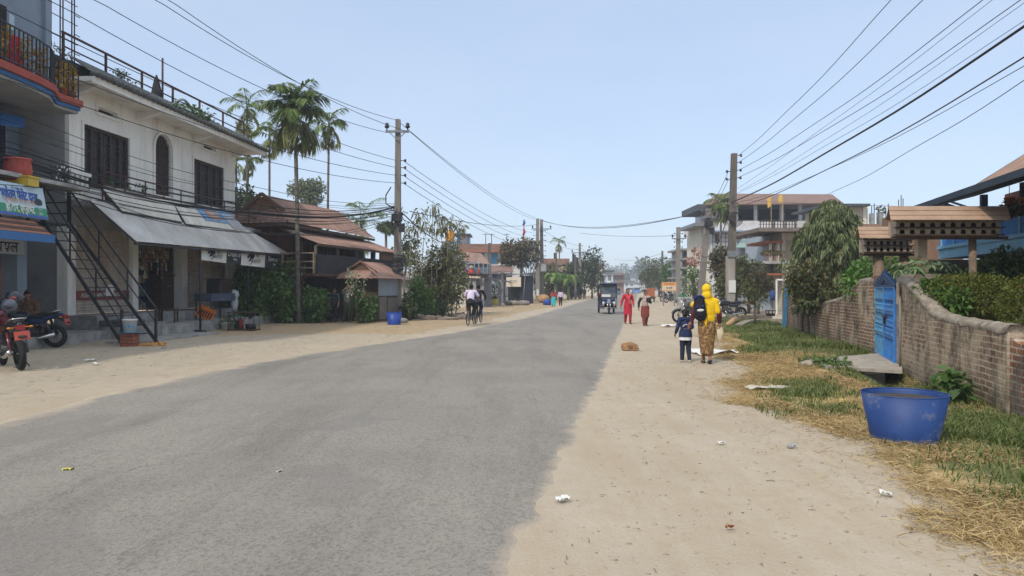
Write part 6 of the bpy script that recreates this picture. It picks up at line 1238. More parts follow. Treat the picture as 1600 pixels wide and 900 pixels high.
g2=thing('white_gate_frame','white pipe gate frame in front of the cream house','gate',P(1220,450,43)-V(0,0,H_)); a,bq=P(1213,437,42),P(1228,437,42); MB().bar((a.x,a.y,0),(a.x,a.y,a.z),.09).bar((bq.x,bq.y,0),(bq.x,bq.y,bq.z),.09).bar(a,bq,.09).build('frame',mPLW,g2)
d=90; b=thing('far_right_house','three-storey concrete house with balconies beside the pale pole','building',P(1075,450,d)-V(0,0,H_)); mb=MB(); gbox(mb,1066,1092,389,d,6); mb.build('wall',mCONCL,b)
for y in (388,403,417,432): mb=MB(); pbox(mb,1062,1095,y,y+3,d-1.3,7); mb.build('floor_slab',mCONC,b)
for px in (1064,1074,1084): mb=MB(); pbox(mb,px,px+1.3,391.2,450,d-1.1,.2); mb.build('column',mCONCL,b)
for y0 in (393,408,422): pwin(b,1067.5,1073,y0,y0+8,d,mGREYP); pwin(b,1077,1083,y0,y0+8,d,mGREYP)
t=thing('balcony_flowers','red flowers spilling over the balconies of the tall building','flowers',P(1090,400,68)); foliage('blooms',[clump(1092,393,70,.7,.4),clump(1085,408,70,.8,.4),clump(1080,412,70,.5,.3)],500,.2,Leaf('bloom_red',[(.08,.1,.04),(.35,.06,.05),(.45,.1,.08),(.2,.12,.06)]),t)
block('white low building behind the orange sign trees',1056,1082,433,130,mWHITE2,None,(),((1054,1084,431,433,mGREYM,.8),))
block('brown roofed house with brick upper wall between drooping tree and dovecotes',1345,1482,380,40,M('wall_brown_far',(.25,.15,.1),.9,.15,1,.1),None,(),(),5)
mb=MB().slab([P(1335,385,38.5),P(1490,386,38.5),P(1470,358,43),P(1350,360,43)],-.1); t=tag(mb.build('tin_roof',mTINRUST),'rusty tin roof of the brown house behind the dovecotes','roof')
t=thing('brick_block','unfinished brick block with rebar rising from its columns','building',P(1370,450,48)-V(0,0,H_)); mb=MB(); gbox(mb,1346,1394,350,48,4); mb.build('wall',mBRKB,t); mb=MB()
for px,y0 in ((1362,322),(1366,318),(1372,330),(1384,325),(1388,318),(1404,312),(1408,305),(1411,310)): a=P(px,350,49); e=P(px,y0,49); mb.bar(a,e,.04)
mb.build('rebar',mRUSTM,t); mb=MB(); gbox(mb,1362,1367,333,48.6,.4); gbox(mb,1374,1380,331,48.6,.4); mb.build('column',mCONC,t); q=P(1377,328,48.8); foliage('weeds',[((q.x,q.y,q.z),(.25,.2,.3))],90,.2,LF_OLIVE,t)
# ---------------------------------------------------------------- dovecotes
mDW=M('dove_wood',(.42,.34,.25),.85,.15,5,.2,(.27,.2,.14),.4); mDR=M('dove_roof',(.34,.225,.15),.7,.15,1.5,.1,(.26,.17,.11),.4)
def dovecote(label,x0,x1,yt,yb,d,n,posts,rx0,rx1,ry0,ry1,base=True):
    a=P(x0,yb,d); b_=P(x1,yt,d); t=thing('dovecote',label,'dovecote',V((a.x+b_.x)/2,d,0)); w_=(b_.x-a.x); hh=b_.z-a.z; dep=.26
    rows=2; mb=MB(); ph=hh/rows
    for r in range(rows):
        z0=a.z+r*ph; cw=w_/n
        for i in range(n):   # front board with arched holes: side strips + arch top
            cx=a.x+cw*(i+.5); hw=cw*.27; ht=ph*.66; zb=z0+ph*.12
            mb.box(a.x+cw*i,cx-hw,d,d+.02,z0,z0+ph*.999); mb.box(cx+hw,a.x+cw*(i+1),d,d+.02,z0,z0+ph*.999); mb.box(cx-hw,cx+hw,d,d+.02,z0,zb)
            arc=[(cx+hw*math.cos(q),zb+ht-hw+hw*math.sin(q)) for q in np.linspace(0,math.pi,9)]
            for (u,v),(u2,v2) in zip(arc,arc[1:]): mb.prism([(u,d,v),(u2,d,v2),(u2,d,z0+ph*.999),(u,d,z0+ph*.999)],(0,.02,0))
    mb.build('front_board',mDW,t)
    MB().box(a.x,b_.x,d+.12,d+dep,a.z,b_.z).build('inner_box',mDARK,t)
    mb=MB()
    for r in range(rows+1): mb.box(a.x-.06,b_.x+.06,d-.07,d-.002,a.z+r*ph-.01,a.z+r*ph+.012)
    mb.build('perch_shelf',mDKWOOD,t)
    MB().box(a.x-.02,b_.x+.02,d+.02,d+.118,a.z-.03,a.z-.001).box(a.x-.02,a.x-.001,d,d+dep,a.z,b_.z).box(b_.x+.001,b_.x+.02,d,d+dep,a.z,b_.z).build('side_board',mDW,t)
    rb=MB(); e=[P(rx0,ry0,d+.2),P(rx1-6,ry0,d+.2),P(rx1,ry1,d-.2),P(rx0+3,ry1,d-.2)]
    for k in range(3):
        f0,f1=k/3,(k+1.12)/3; u=V(0,-.006*(2-k)*0-.004*k,.014*(2-k)+.004); rb.slab([e[0].lerp(e[3],f0)+u,e[1].lerp(e[2],f0)+u,e[1].lerp(e[2],f1)+u,e[0].lerp(e[3],f1)+u],-.014)
    rb.corr(P(rx1-6,ry0,d+.2),P(rx0,ry0,d+.2),P(rx0-4,ry1,d+.6),P(rx1+2,ry1,d+.6),.09,.008).build('roof',mDR,t)
    mb=MB(); e0,e1=P(rx0,ry0-.5,d+.2),P(rx1-6,ry0-.5,d+.2); mb.bar(e0,e1,.05,.03); mb.build('ridge_cap',mDR,t)
    mb=MB(); 
    for yy in (yb+2,): q0,q1=P(x0,yy,d+.05),P(x1+3,yy,d+.05); mb.bar(q0-V(.1,0,.03),q1+V(.1,0,-.03),.08,.05)
    mb.build('support_beam',mDKWOOD,t)
    for px,w2 in posts: q=P(px,yb,d+.2); MB().tube([(q.x,q.y,-.1),(q.x+.02,q.y,q.z*.5),(q.x,q.y,q.z-.04)],[w2*1.1,w2,w2*1.05],8).build('post',M('dove_post',(.24,.17,.115),.95,.25,6,.5,(.12,.09,.07),.5),t)
    return t
dovecote('long wooden dovecote with brown ridged roof and two rows of nest holes',1402,1561,345,367,12.6,10,((1519,.06),),1388,1579,326,344)
dovecote('farther low wooden dovecote partly behind the drooping tree',1352,1424,374,394,17,7,((1372,.12),(1412,.1)),1340,1418,357,372)
q=P(1440,372,12.9); tag(MB().box(q.x-.06,q.x+.1,q.y,q.y+.12,P(0,403,12.9).z,q.z).build('plank_stub',mDW),'short pale plank stub hanging under the long dovecote','plank')
# ---------------------------------------------------------------- house at the right edge
RA=(9.04,13.0); Rf=Frame(RA,(.226,1),-1)   # o points towards the road (negative X)
rh=thing('timber_house','timber house with sweeping brown roof and blue balcony at right','building',Rf((2,-2,0)))
mBLT=M('balcony_blue',(.20,.43,.60),.7,.15,2,.1,(.28,.42,.5),.4); mBLD=M('balcony_deepblue',(.05,.20,.50),.7,.15,2,.05); mMAR=M('plank_maroon',(.13,.05,.035),.8,.25,4,.15)
Rr=lambda px,py,o: Rf.sz(px,py,o)
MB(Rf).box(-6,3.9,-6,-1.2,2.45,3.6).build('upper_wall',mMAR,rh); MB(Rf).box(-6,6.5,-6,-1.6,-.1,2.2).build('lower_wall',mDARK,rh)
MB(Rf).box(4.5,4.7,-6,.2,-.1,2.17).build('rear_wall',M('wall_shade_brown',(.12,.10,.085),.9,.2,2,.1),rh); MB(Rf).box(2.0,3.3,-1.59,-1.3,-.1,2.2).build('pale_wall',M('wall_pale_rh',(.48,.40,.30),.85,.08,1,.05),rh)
e1=4.35
MB(Rf).box(-6,e1,-1.3,0,2.18,2.4).build('floor_beam',mBLT,rh)
mb=MB(Rf); mb.prism([(-6,-.05,2.42),(e1+.0,-.05,2.42),(e1-.1,-.05,2.72),(-6,-.05,2.86)],(0,.05,0)); mb.build('balcony_band',mBLD,rh)
mb=MB(Rf); mb.box(-6,e1,.004,.05,2.40,2.47); 
for s_ in np.arange(-5.5,e1,.8): mb.box(s_,s_+.05,.004,.03,2.47,2.78)
mb.build('band_battens',mBLT,rh)
MB(Rf).box(-6,2.2,-.35,-.3,2.75,3.0).build('plank_band',mMAR,rh); MB(Rf).box(-6,2.3,-.3,-.25,3.0,3.06).build('top_rail',mBLT,rh)
for s_ in (-1.8,.6,3.0): MB(Rf).cyl((s_,-.5,-.1),(s_,-.5,2.17),.1).build('round_post',M('dove_post',()),rh)
for s_ in (-1.5,1.0,2.9): MB(Rf).box(s_,s_+.12,-.5,-.38,2.86,3.5).build('upper_post',M('post_navy',(.025,.04,.06),.7,.2,3,.05),rh)
mRF=M('sweeping_roof',(.33,.215,.16),.75,.12,1.2,.08,(.21,.135,.1),.4)
zE=3.27; mb=MB(Rf)
mb.corr((2.9,-5.2,7.0),(-7,-5.2,7.0),(-7,-.1,3.61),(2.8,-.1,3.61),.09,.01,rows=2); mb.corr((2.9,-.12,3.56),(-7,-.12,3.56),(-7,.95,zE),(3.15,.95,zE),.09,.01,rows=2); mb.build('roof_sheets',mRF,rh)
mb=MB(Rf); mb.bar((3.1,.95,zE-.05),(-7,.95,zE-.05),.05,.12); mb.bar((3.15,.95,zE-.05),(2.9,-.12,3.5),.06,.12); mb.bar((2.82,-.1,3.56),(2.92,-5.2,6.94),.06,.1); mb.build('fascia',M('post_navy',()),rh)
MB(Rf).prism([(-7,.9,zE-.09),(3.0,.9,zE-.09),(2.8,-.2,3.45),(-7,-.2,3.45)],(0,0,.02)).build('roof_lining',M('post_navy',()),rh)
d=19; mb=MB(); mb.slab([P(1428,328,d+1),P(1470,312,d+1),P(1470,312,d+4),P(1428,328,d+4)],.06).slab([P(1470,312,d+1),P(1513,326,d+1),P(1513,326,d+4),P(1470,312,d+4)],.06); mb.add([P(1432,328,d+1.1),P(1470,314,d+1.1),P(1509,327,d+1.1)],[(0,1,2)]); mb.build('rear_gable',M('post_navy',()),rh); mb=MB(); gbox(mb,1440,1505,329,d+1.6,2.2); mb.build('rear_wing',M('wall_brown_far',()),rh)
for k,(px,lab) in enumerate(((1577,'hanging clay pot with trailing plant, left one under the eave'),(1598,'hanging clay pot with trailing plant, right one under the eave'))):
    s_,z_=Rf.sz(px,313,-.1); p=Vector(Rf((s_,-.1,z_))); t=thing('hanging_pot',lab,'potted plant',p); MB().lathe([(0,-.12),(.06,-.12),(.09,.05),(.1,.05),(.08,.03)],p,14).build('pot',M('clay_pot',(.36,.15,.08),.8,.1,5,0),t); MB().cyl(p+V(0,0,.05),p+V(0,0,.3),.006,n=5).build('hanger',mBLACKM,t); foliage('foliage',[((p.x,p.y,p.z-.12),(.12,.12,.14))],90,.09,LF_DARK,t)
# old low masonry inside the garden above the wall curve
q=P(1470,445,15.5); t=thing('garden_wall','low weathered masonry block inside the garden above the wall curve','wall',V(q.x,q.y,0)); MB().box(q.x-.75,q.x+.95,q.y,q.y+.3,0,P(0,428,15.5).z).build('body',mCOP,t)
# ---------------------------------------------------------------- orange sign, stall cover, cart
d=62; s_=thing('orange_sign','orange and cream roadside sign board on posts by the pale pole','sign',P(1045,450,d)-V(0,0,H_)); mb=MB(); pbox(mb,1034,1057,441,455,d,.07); mb.build('board',M('sign_orange',(.62,.33,.12),.7,.06,1,0),s_); mb=MB(); pbox(mb,1035,1056,446.5,453.5,d-.01,.008); mb.build('pale_band',M('sign_cream2',(.62,.5,.36),.7,.05,1,0),s_)
for px in (1037,1054): a=P(px,455,d); MB().box(a.x-.04,a.x+.04,d+.08,d+.15,-.1,a.z+.3).build('post',mGREYM,s_)
a,b2=P(1034,455,d),P(1057,455,d); T3=plane_T(a,b2,P(1034,441,d),.02); ctext('काशी दर्शन',mREDINK,'lettering',s_,lambda x,y,k2:T3(x+.62,y+.6,k2),.2); ctext('१ ८२',mINK,'lettering',s_,lambda x,y,k2:T3(x+.62,y+.27,k2),.26,bold=.01)
d=56; t=thing('green_stall_cover','green cloth covered cart beside the pale pole','cart',P(1068,450,d)-V(0,0,H_)); q=P(1067,463,d); MB().lathe([(0,1.05),(.22,1.02),(.4,.85),(.45,.6)],(q.x,q.y,0),14,sx=1,sy=.8).build('cover',M('cover_green',(.025,.12,.06),.8,.2,3,.1),t); MB().box(q.x-.5,q.x+.5,q.y-.4,q.y+.4,.4,.6).build('tray',mDKWOOD,t)
for s in (-.35,.35): MB().ring((q.x+s,q.y,.32),.28,.03,(1,0,0),18,6).build('wheel',mBLACKM,t)
t=thing('concrete_wall','pale low concrete wall stub behind the parked motorcycle','wall',P(1072,450,52)-V(0,0,H_)); mb=MB(); gbox(mb,1060,1082,464,52,.3); mb.build('body',mCONCL,t)
d=78; t=thing('orange_cart','orange covered cart with a dark front at the far right roadside','cart',P(1018,450,d)-V(0,0,H_)); q=P(1018,455,d); MB().box(q.x-.36,q.x+.36,q.y,q.y+1.0,.6,1.5).build('cover',M('cover_orange',(.36,.11,.045),.7,.15,2,.1),t); MB().box(q.x-.34,q.x+.34,q.y-.4,q.y+.95,.35,.599).build('tray',mDKWOOD,t)
for s in (-.36,.36): MB().ring((q.x+s,q.y+.5,.35),.33,.04,(1,0,0),18,6).build('wheel',mBLACKM,t)
# ---------------------------------------------------------------- litter
def scrap(px,py,w_,h_,label,mat,rz=0,name='paper_scrap',group=None,lift=.012,rough=.03):
    c=G(px,py); c.z=gzf(c.x,c.y)+.006; n=6; vs=[]
    for j in range(n+1):
        for i in range(n+1):
            x=(i/n-.5)*w_*(1+.2*math.sin(j*2.1)); y=(j/n-.5)*h_*(1+.25*math.sin(i*1.7)); vs.append(c+V(x*math.cos(rz)-y*math.sin(rz),x*math.sin(rz)+y*math.cos(rz),lift+rough*noise.noise((x*9+px,y*9,1))+abs(rough*.7*math.sin(i*1.3+j))))
    o=MB().add(vs,[(j*(n+1)+i,j*(n+1)+i+1,(j+1)*(n+1)+i+1,(j+1)*(n+1)+i) for j in range(n) for i in range(n)],True).build(name,mat); return tag(o,label,'litter' if 'sheet' not in name else 'sheet',group)
mPAP=M('paper_white',(.68,.67,.64),.8,.05,8,.05); mPAPO=M('paper_dull',(.5,.46,.38),.85,.15,8,.05)
scrap(1116,553,.95,.9,'crumpled white plastic sheet lying behind the yellow-scarved woman',mPAP,.1,'plastic_sheet',None,.03,.1); scrap(1055,511,.95,.5,'white plastic sheet lying beyond the child on the path',mPAP,-.1,'plastic_sheet',None,.03,.06)
scrap(1200,608,.62,.22,'long torn white sack piece on the straw verge',mPAPO,.05,'plastic_sheet',None,.02,.04)
for k,(px,py,s,lab,mt,rz) in enumerate(((879,785,.11,'white paper scrap on the broken asphalt edge',mPAP,.5),(1127,697,.075,'small white paper ball in the middle of the dirt path',mPAP,.2),(1385,782,.10,'thin white scrap near the straw in the foreground',mPAP,-.4),(1297,607,.13,'white scrap in the green patch behind the tub',mPAP,.1),(1316,628,.10,'yellowish scrap in the grass left of the tub',M('paper_yellow',(.6,.5,.15),.8,.1,8,0),.3),(1237,703,.10,'grey flattened scrap on the edge of the straw',M('paper_grey',(.3,.3,.3),.8,.2,8,0),.2),(1140,827,.06,'small orange-brown chip in the foreground dirt',M('chip_orange',(.4,.17,.08),.9,.2,8,0),.2),(107,738,.09,'yellow wrapper on the asphalt at the left',M('wrap_yellow',(.65,.6,.1),.7,.1,8,0),.1),(142,564,.22,'white paper on the dirt in front of the staircase',mPAP,.1),(150,571,.16,'second white paper on the dirt, nearer the road',mPAP,-.2),(694,493,.9,'white plastic bag in the debris under the dark trees',mPAP,.6),(760,489,.7,'white scrap on the orange dirt beyond the cyclists',mPAP,.2),(703,497,.5,'small white scrap below the plastic bag',mPAPO,.2),(255,545,.16,'white scrap at the foot of the staircase',mPAP,.1),(1290,650,.07,'pale chip in the straw left of the tub',mPAPO,.8),(436,742,.05,'pale chip in the middle of the asphalt',mPAPO,.8))):
    scrap(px,py,s*.8,s*.6,lab,mt,rz)
t=thing('wood_log','short cut piece of light wood lying in the grass','log',G(1143,509)); a=G(1138,511); e=G(1149,505); MB().cyl(a+V(0,0,.1),e+V(0,0,.16),.1,.13,8).build('log',M('log_tan',(.42,.27,.13),.9,.25,5,.2),t)
c=G(700,497); t=thing('debris_heap','low heap of stones, twigs and rubbish under the dark trees','debris',c); mb=MB()
for k in range(40): q=G(R.uniform(640,745),R.uniform(493,500)); mb.ell(q+V(0,0,R.uniform(0,.1)),(R.uniform(.12,.4),R.uniform(.1,.25),R.uniform(.06,.18)),7,5)
o=mb.build('stones',M('debris_brown',(.17,.135,.105),.95,.35,2,.4),t); o['kind']='stuff'
for k,(px,py,r) in enumerate(((458,500,.3),(475,503,.35),(490,504,.28),(628,505,.22))): q=G(px,py); tag(MB().ell(q+V(0,0,.1),(r*1.3,r,r*.6),10,6).build('boulder',M('debris_grey',(.2,.19,.175),.95,.3,3,.4)),('grey boulder at the foot of the tall palm','larger grey boulder right of the tall palm','low boulder under the leafy shrub','small boulder right of the blue tub')[k],'boulder')
# ---------------------------------------------------------------- people
mSKIN=M('skin_brown',(.27,.135,.075),.55,.1,30,.03,local=True); mHAIR=M('hair_black',(.012,.010,.009),.6,.3,40,.2,local=True); mEYE=M('eye_dark',(.02,.015,.012),.3,.1,5,0); mLIP=M('lip_brown',(.2,.07,.05),.5,.1,9,0)
def cap_mesh(a,b,ra,rb,sq,n=14,m=5):
    a=np.array(a,float);b=np.array(b,float);d=b-a;l=np.linalg.norm(d)
    if l<1e-6: d=np.array([0,0,1.]);b=a+d*1e-4
    else: d=d/l
    x=np.cross(d,[0,0,1.] if abs(d[2])<.9 else [0,1.,0]); x/=np.linalg.norm(x); y=np.cross(d,x); rings=[]
    for i in range(m+1): t=-math.pi/2+i*math.pi/2/m; rings.append((a,ra,t))
    for i in range(m+1): t=i*math.pi/2/m; rings.append((b,rb,t))
    vs=[]
    for c,r,t in rings:
        for k in range(n):
            q=2*math.pi*k/n; vs.append(c+d*r*math.sin(t)+(x*math.cos(q)+y*math.sin(q))*max(r*math.cos(t),r*.02))
    vs=np.array(vs); ctr=(a+b)/2; vs=ctr+(vs-ctr)*np.array(sq)
    R_=len(rings); f=[(i*n+k,i*n+(k+1)%n,(i+1)*n+(k+1)%n,(i+1)*n+k) for i in range(R_-1) for k in range(n)]+[tuple(range(n))[::-1],tuple(range((R_-1)*n,R_*n))]
    return vs,f
def remesh(name,prims,voxel,mats,parent,it=3,wr=0,label=None):
    """one continuous skin over tapered capsules (a,b,ra,rb,material index,(sx,sy,sz))"""
    v=[];f=[]
    for p in prims:
        vs,fs=cap_mesh(*p[:4],p[5] if len(p)>5 else (1,1,1)); b=len(v); v+=vs.tolist(); f+=[[b+i for i in q] for q in fs]
    me=bpy.data.meshes.new(name); me.from_pydata(v,[],f); o=bpy.data.objects.new(name,me); COL.objects.link(o)
    r=o.modifiers.new('r','REMESH'); r.mode='VOXEL'; r.voxel_size=voxel; r.use_smooth_shade=True
    s=o.modifiers.new('s','SMOOTH'); s.factor=.5; s.iterations=it
    dg=bpy.context.evaluated_depsgraph_get(); dg.update(); m2=bpy.data.meshes.new_from_object(o.evaluated_get(dg)); bpy.data.objects.remove(o); bpy.data.meshes.remove(me)
    m2.materials.clear(); n=len(m2.vertices); co=np.empty(n*3,np.float32); m2.vertices.foreach_get('co',co); co=co.reshape(-1,3)
    if wr:
        no=np.empty(n*3,np.float32); m2.vertices.foreach_get('normal',no); no=no.reshape(-1,3); h=0
        for k in range(7): q=np.random.RandomState(k).normal(size=3)*np.array([1,1,.7]); q=q/np.linalg.norm(q)*(22+9*k); h=h+np.sin(co@q+k*1.7)/(1+.4*k)
        co=co+no*(h*wr/2.5)[:,None]; m2.vertices.foreach_set('co',co.ravel())
    if len(mats)>1:
        fc=np.empty(len(m2.polygons)*3,np.float32); m2.polygons.foreach_get('center',fc); fc=fc.reshape(-1,3); best=np.full(len(fc),9.); lab=np.zeros(len(fc),np.int32)
        for p in prims:
            a=np.array(p[0],float);b=np.array(p[1],float);sq=np.array(p[5] if len(p)>5 else (1,1,1)); c=(a+b)/2; q=c+(fc-c)/sq; d=b-a; l2=max(d@d,1e-9); t=np.clip(((q-a)@d)/l2,0,1); ds=np.linalg.norm(q-(a+t[:,None]*d),axis=1)-(p[2]+(p[3]-p[2])*t); k=ds<best; best[k]=ds[k]; lab[k]=p[4]
        m2.polygons.foreach_set('material_index',lab)
    m2.polygons.foreach_set('use_smooth',np.ones(len(m2.polygons),dtype=bool)); m2.name=name; o=bpy.data.objects.new(name,m2); COL.objects.link(o)
    for m in mats: m2.materials.append(m)
    o.parent=parent
    if label: o['label']=label
    return o
def loft(name,rows,mat,parent,folds=9,fa=.06,n=40,ph=0,twist=0):
    """draped cloth: rows (z,cx,cy,rx,ry); folds grow towards the hem"""
    vs=[];m=len(rows)
    for j,(z,cx,cy,rx,ry) in enumerate(rows):
        f=j/(m-1)
        for k in range(n):
            a=2*math.pi*k/n; g=1+fa*f*(math.sin(a*folds+ph+twist*f)+.5*math.sin(a*(folds*2+1)+ph*2)); vs.append((cx+rx*g*math.cos(a),cy+ry*g*math.sin(a),z))
    mb=MB(); mb.add(vs,[(j*n+k,j*n+(k+1)%n,(j+1)*n+(k+1)%n,(j+1)*n+k) for j in range(m-1) for k in range(n)],True); return mb.build(name,mat,parent)
JD=dict(pel=(0,0,.53),che=(0,0,.70),nec=(0,.004,.835),hea=(0,-.006,.93))
for s,q in (('n',-1),('p',1)): JD.update({'hip'+s:(q*.052,0,.515),'kne'+s:(q*.056,-.008,.285),'ank'+s:(q*.056,.012,.045),'sho'+s:(q*.108,.004,.805),'elb'+s:(q*.135,.015,.635),'wri'+s:(q*.14,-.03,.495),'toe'+s:(q*.065,-.075,.014)})
def person(label,H,loc,deg,pose,top,bottom,shoes=None,hair='short',female=False,vox=.009,group=None,sleeve='long',skirt=None,kurta=None,face=True,extra=None,curl=.5,name='person'):
    t=thing(name,label,'person'); J={k:np.array(v)*H for k,v in {**JD,**pose}.items()}; pr=[]; S1_=(1,1,1)
    w=.93 if female else 1.0; FL=(1,.68,1)
    pr+=[(J['pel'],J['che'],.082*H*w,.088*H*w,0,FL),(J['che'],(J['che']+J['nec'])/2,.09*H*w,.06*H*w,0,FL),(J['shon'],J['shop'],.036*H,.036*H,0),(J['hipn'],J['hipp'],.058*H,.058*H,0,(1,.85,1)),((J['che']+J['nec'])/2,J['nec'],.05*H,.034*H,0),(J['nec'],J['hea']-[0,0,.03*H],.032*H,.03*H,0)]
    he=J['hea']; hd=pose.get('look',(0,0)); ca,sa=math.cos(hd[0]),math.sin(hd[0]); ct,st=math.cos(hd[1]),math.sin(hd[1])
    def hp(x,y,z):
        x,y,z=x*H,y*H,z*H; y,z=y*ct-z*st,y*st+z*ct; x,y=x*ca-y*sa,x*sa+y*ca; return he+np.array([x,y,z])
    pr+=[(hp(0,.008,.002),hp(0,.0,.018),.052*H,.05*H,0,(.86,1,1)),(hp(0,-.018,-.035),hp(0,-.012,-.01),.03*H,.04*H,0,(.95,1,1)),(hp(0,-.054,.0),hp(0,-.060,-.014),.007*H,.010*H,0),(hp(-.047,.004,-.006),hp(-.049,.006,.012),.009*H,.011*H,0),(hp(.047,.004,-.006),hp(.049,.006,.012),.009*H,.011*H,0),(hp(-.022,-.046,.012),hp(.022,-.046,.012),.010*H,.010*H,0),(hp(0,-.045,-.045),hp(0,-.04,-.04),.016*H,.018*H,0)]
    for s in 'np':
        pr+=[(J['sho'+s],J['elb'+s],.032*H,.025*H,0),(J['elb'+s],J['wri'+s],.025*H,.0165*H,0)]
        d=pose.get('hand'+s); d=np.array(d,float) if d is not None else J['wri'+s]-J['elb'+s]; d=d/np.linalg.norm(d); q=1 if s=='p' else -1
        pn=pose.get('palm'+s); pn=np.array(pn,float) if pn is not None else np.array([-q,.15,0.]); pn=pn-d*(pn@d); pn/=np.linalg.norm(pn); sd=np.cross(d,pn); sd*= -1 if sd[1]>0 else 1   # towards the thumb (forward)
        w0=J['wri'+s]; pr+=[(w0,w0+d*.045*H,.0165*H,.021*H,0),(w0+d*.03*H+sd*.012*H,w0+d*.05*H+sd*.012*H,.014*H,.013*H,0),(w0+d*.03*H-sd*.012*H,w0+d*.05*H-sd*.012*H,.014*H,.013*H,0)]
        cu=pose.get('curl'+s,curl)
        for k,(off,ln) in enumerate(((.021,.050),(.007,.056),(-.007,.052),(-.021,.040))):
            b0=w0+d*.055*H+sd*off*H; d1=d*math.cos(cu*.8)+pn*math.sin(cu*.8); d2=d*math.cos(cu*1.9)+pn*math.sin(cu*1.9); m_=b0+d1*ln*.5*H; pr+=[(b0,m_,.0058*H,.0054*H,0),(m_,m_+d2*ln*.5*H,.0054*H,.0045*H,0)]
        b0=w0+d*.018*H+sd*.02*H; d1=d*.6+sd*.7+pn*.25; d1/=np.linalg.norm(d1); m_=b0+d1*.026*H; d2=d*.85+sd*.3+pn*.4; d2/=np.linalg.norm(d2); pr+=[(b0,m_,.0085*H,.007*H,0),(m_,m_+d2*.024*H,.0068*H,.0055*H,0)]
        pr+=[(J['hip'+s],J['kne'+s],.058*H,.036*H,0),(J['kne'+s]+(J['ank'+s]-J['kne'+s])*.25,J['kne'+s],.037*H,.034*H,0),(J['kne'+s],J['ank'+s],.036*H,.021*H,0),(J['ank'+s]+[0,.012*H,-.02*H],J['toe'+s],.021*H,.015*H,0)]
    body=remesh('body',pr,vox,[mSKIN],t,2)
    if face:
        mb=MB()
        for x in (-.021,.021): mb.ell(Vector(hp(x,-.0535,.003)),(.008*H,.004*H,.0045*H),8,6)
        mb.build('eyes',mEYE,t); mb=MB(); mb.ell(Vector(hp(0,-.0555,-.0305)),(.014*H,.006*H,.004*H),8,6); mb.build('mouth',mLIP,t)
    k=.012*H
    if top:
        p=[(J['pel']+[0,0,.0],J['che'],.086*H*w+k*.6,.09*H*w+k*.6,0,FL),(J['che'],(J['che']+J['nec'])/2,.092*H*w+k*.6,.062*H*w+k*.6,0,FL),(J['shon'],J['shop'],.036*H+k*.7,.036*H+k*.7,0),((J['che']+J['nec'])/2,J['nec']-[0,0,.012*H],.05*H+k*.3,.034*H+k*.4,0)]
        for s in 'np':
            a,b,c=J['sho'+s],J['elb'+s],J['wri'+s]
            if sleeve=='long': p+=[(a,b,.032*H+k*.8,.025*H+k*.9,1),(b,b+(c-b)*.93,.025*H+k*.9,.0175*H+k*.7,1)]
            else: p+=[(a,a+(b-a)*.8,.032*H+k*.9,.028*H+k*1.1,1)]
        tm=top if isinstance(top,(list,tuple)) else (top,top); remesh('shirt',p,vox,list(tm),t,3,.004)
    if bottom:
        p=[(J['pel']+[0,0,.01*H],(J['hipn']+J['hipp'])/2,.086*H,.088*H,0,(1,.74,1)),(J['hipn'],J['hipp'],.06*H+k*.5,.06*H+k*.5,0,(1,.9,1))]
        for s in 'np': p+=[(J['hip'+s],J['kne'+s],.06*H+k*.7,.039*H+k*.8,0),(J['kne'+s],J['ank'+s]+(J['kne'+s]-J['ank'+s])*.06,.039*H+k*.8,.026*H+k*.9,0)]
        remesh('trousers',p,vox,[bottom],t,3,.005)
    if shoes:
        for s in 'np': remesh('shoe',[(J['ank'+s]+[0,.012*H,-.018*H],J['toe'+s]+[0,0,.002*H],.027*H,.021*H,0),(J['ank'+s]+[0,.006*H,-.01*H],J['ank'+s]+[0,0,.005*H],.026*H,.025*H,0)],vox,[shoes],t,2)
    if hair:
        p=[(hp(0,.016,.022),hp(0,.008,.03),.056*H,.053*H,0,(.9,1,1)),(hp(0,.022,-.02),hp(0,.02,.02),.045*H,.05*H,0,(1,.9,1))]
        if hair=='bun': p+=[(hp(0,.062,-.012),hp(0,.066,-.01),.026*H,.024*H,0)]
        if hair=='long': p+=[(hp(0,.045,-.03),hp(0,.06,-.18),.035*H,.02*H,0)]
        if hair=='curly': p+=[(hp(x,y,z_),hp(x,y,z_+.005),.026*H,.024*H,0) for x,y,z_ in ((-.04,.02,.04),(.04,.02,.04),(0,.05,.03),(-.045,.03,0),(.045,.03,0),(0,.0,.065),(-.025,.05,-.02),(.025,.05,-.02))]
        remesh('hair',p,vox,[mHAIR],t,2,.006)
    if extra: extra(t,J,H,hp)
    t.location=loc; t.rotation_euler=(0,0,rad(deg)); return t
def cloth(name,col,rough=.85,var=.15,sc=12,b=.15): return M(name,col,rough,var,sc,b,local=True)
def Gz(px,py): c=G(px,py); c.z=gzf(c.x,c.y)+.004 if c.x>re_(c.y) or c.x<le_(c.y) else .03; return c
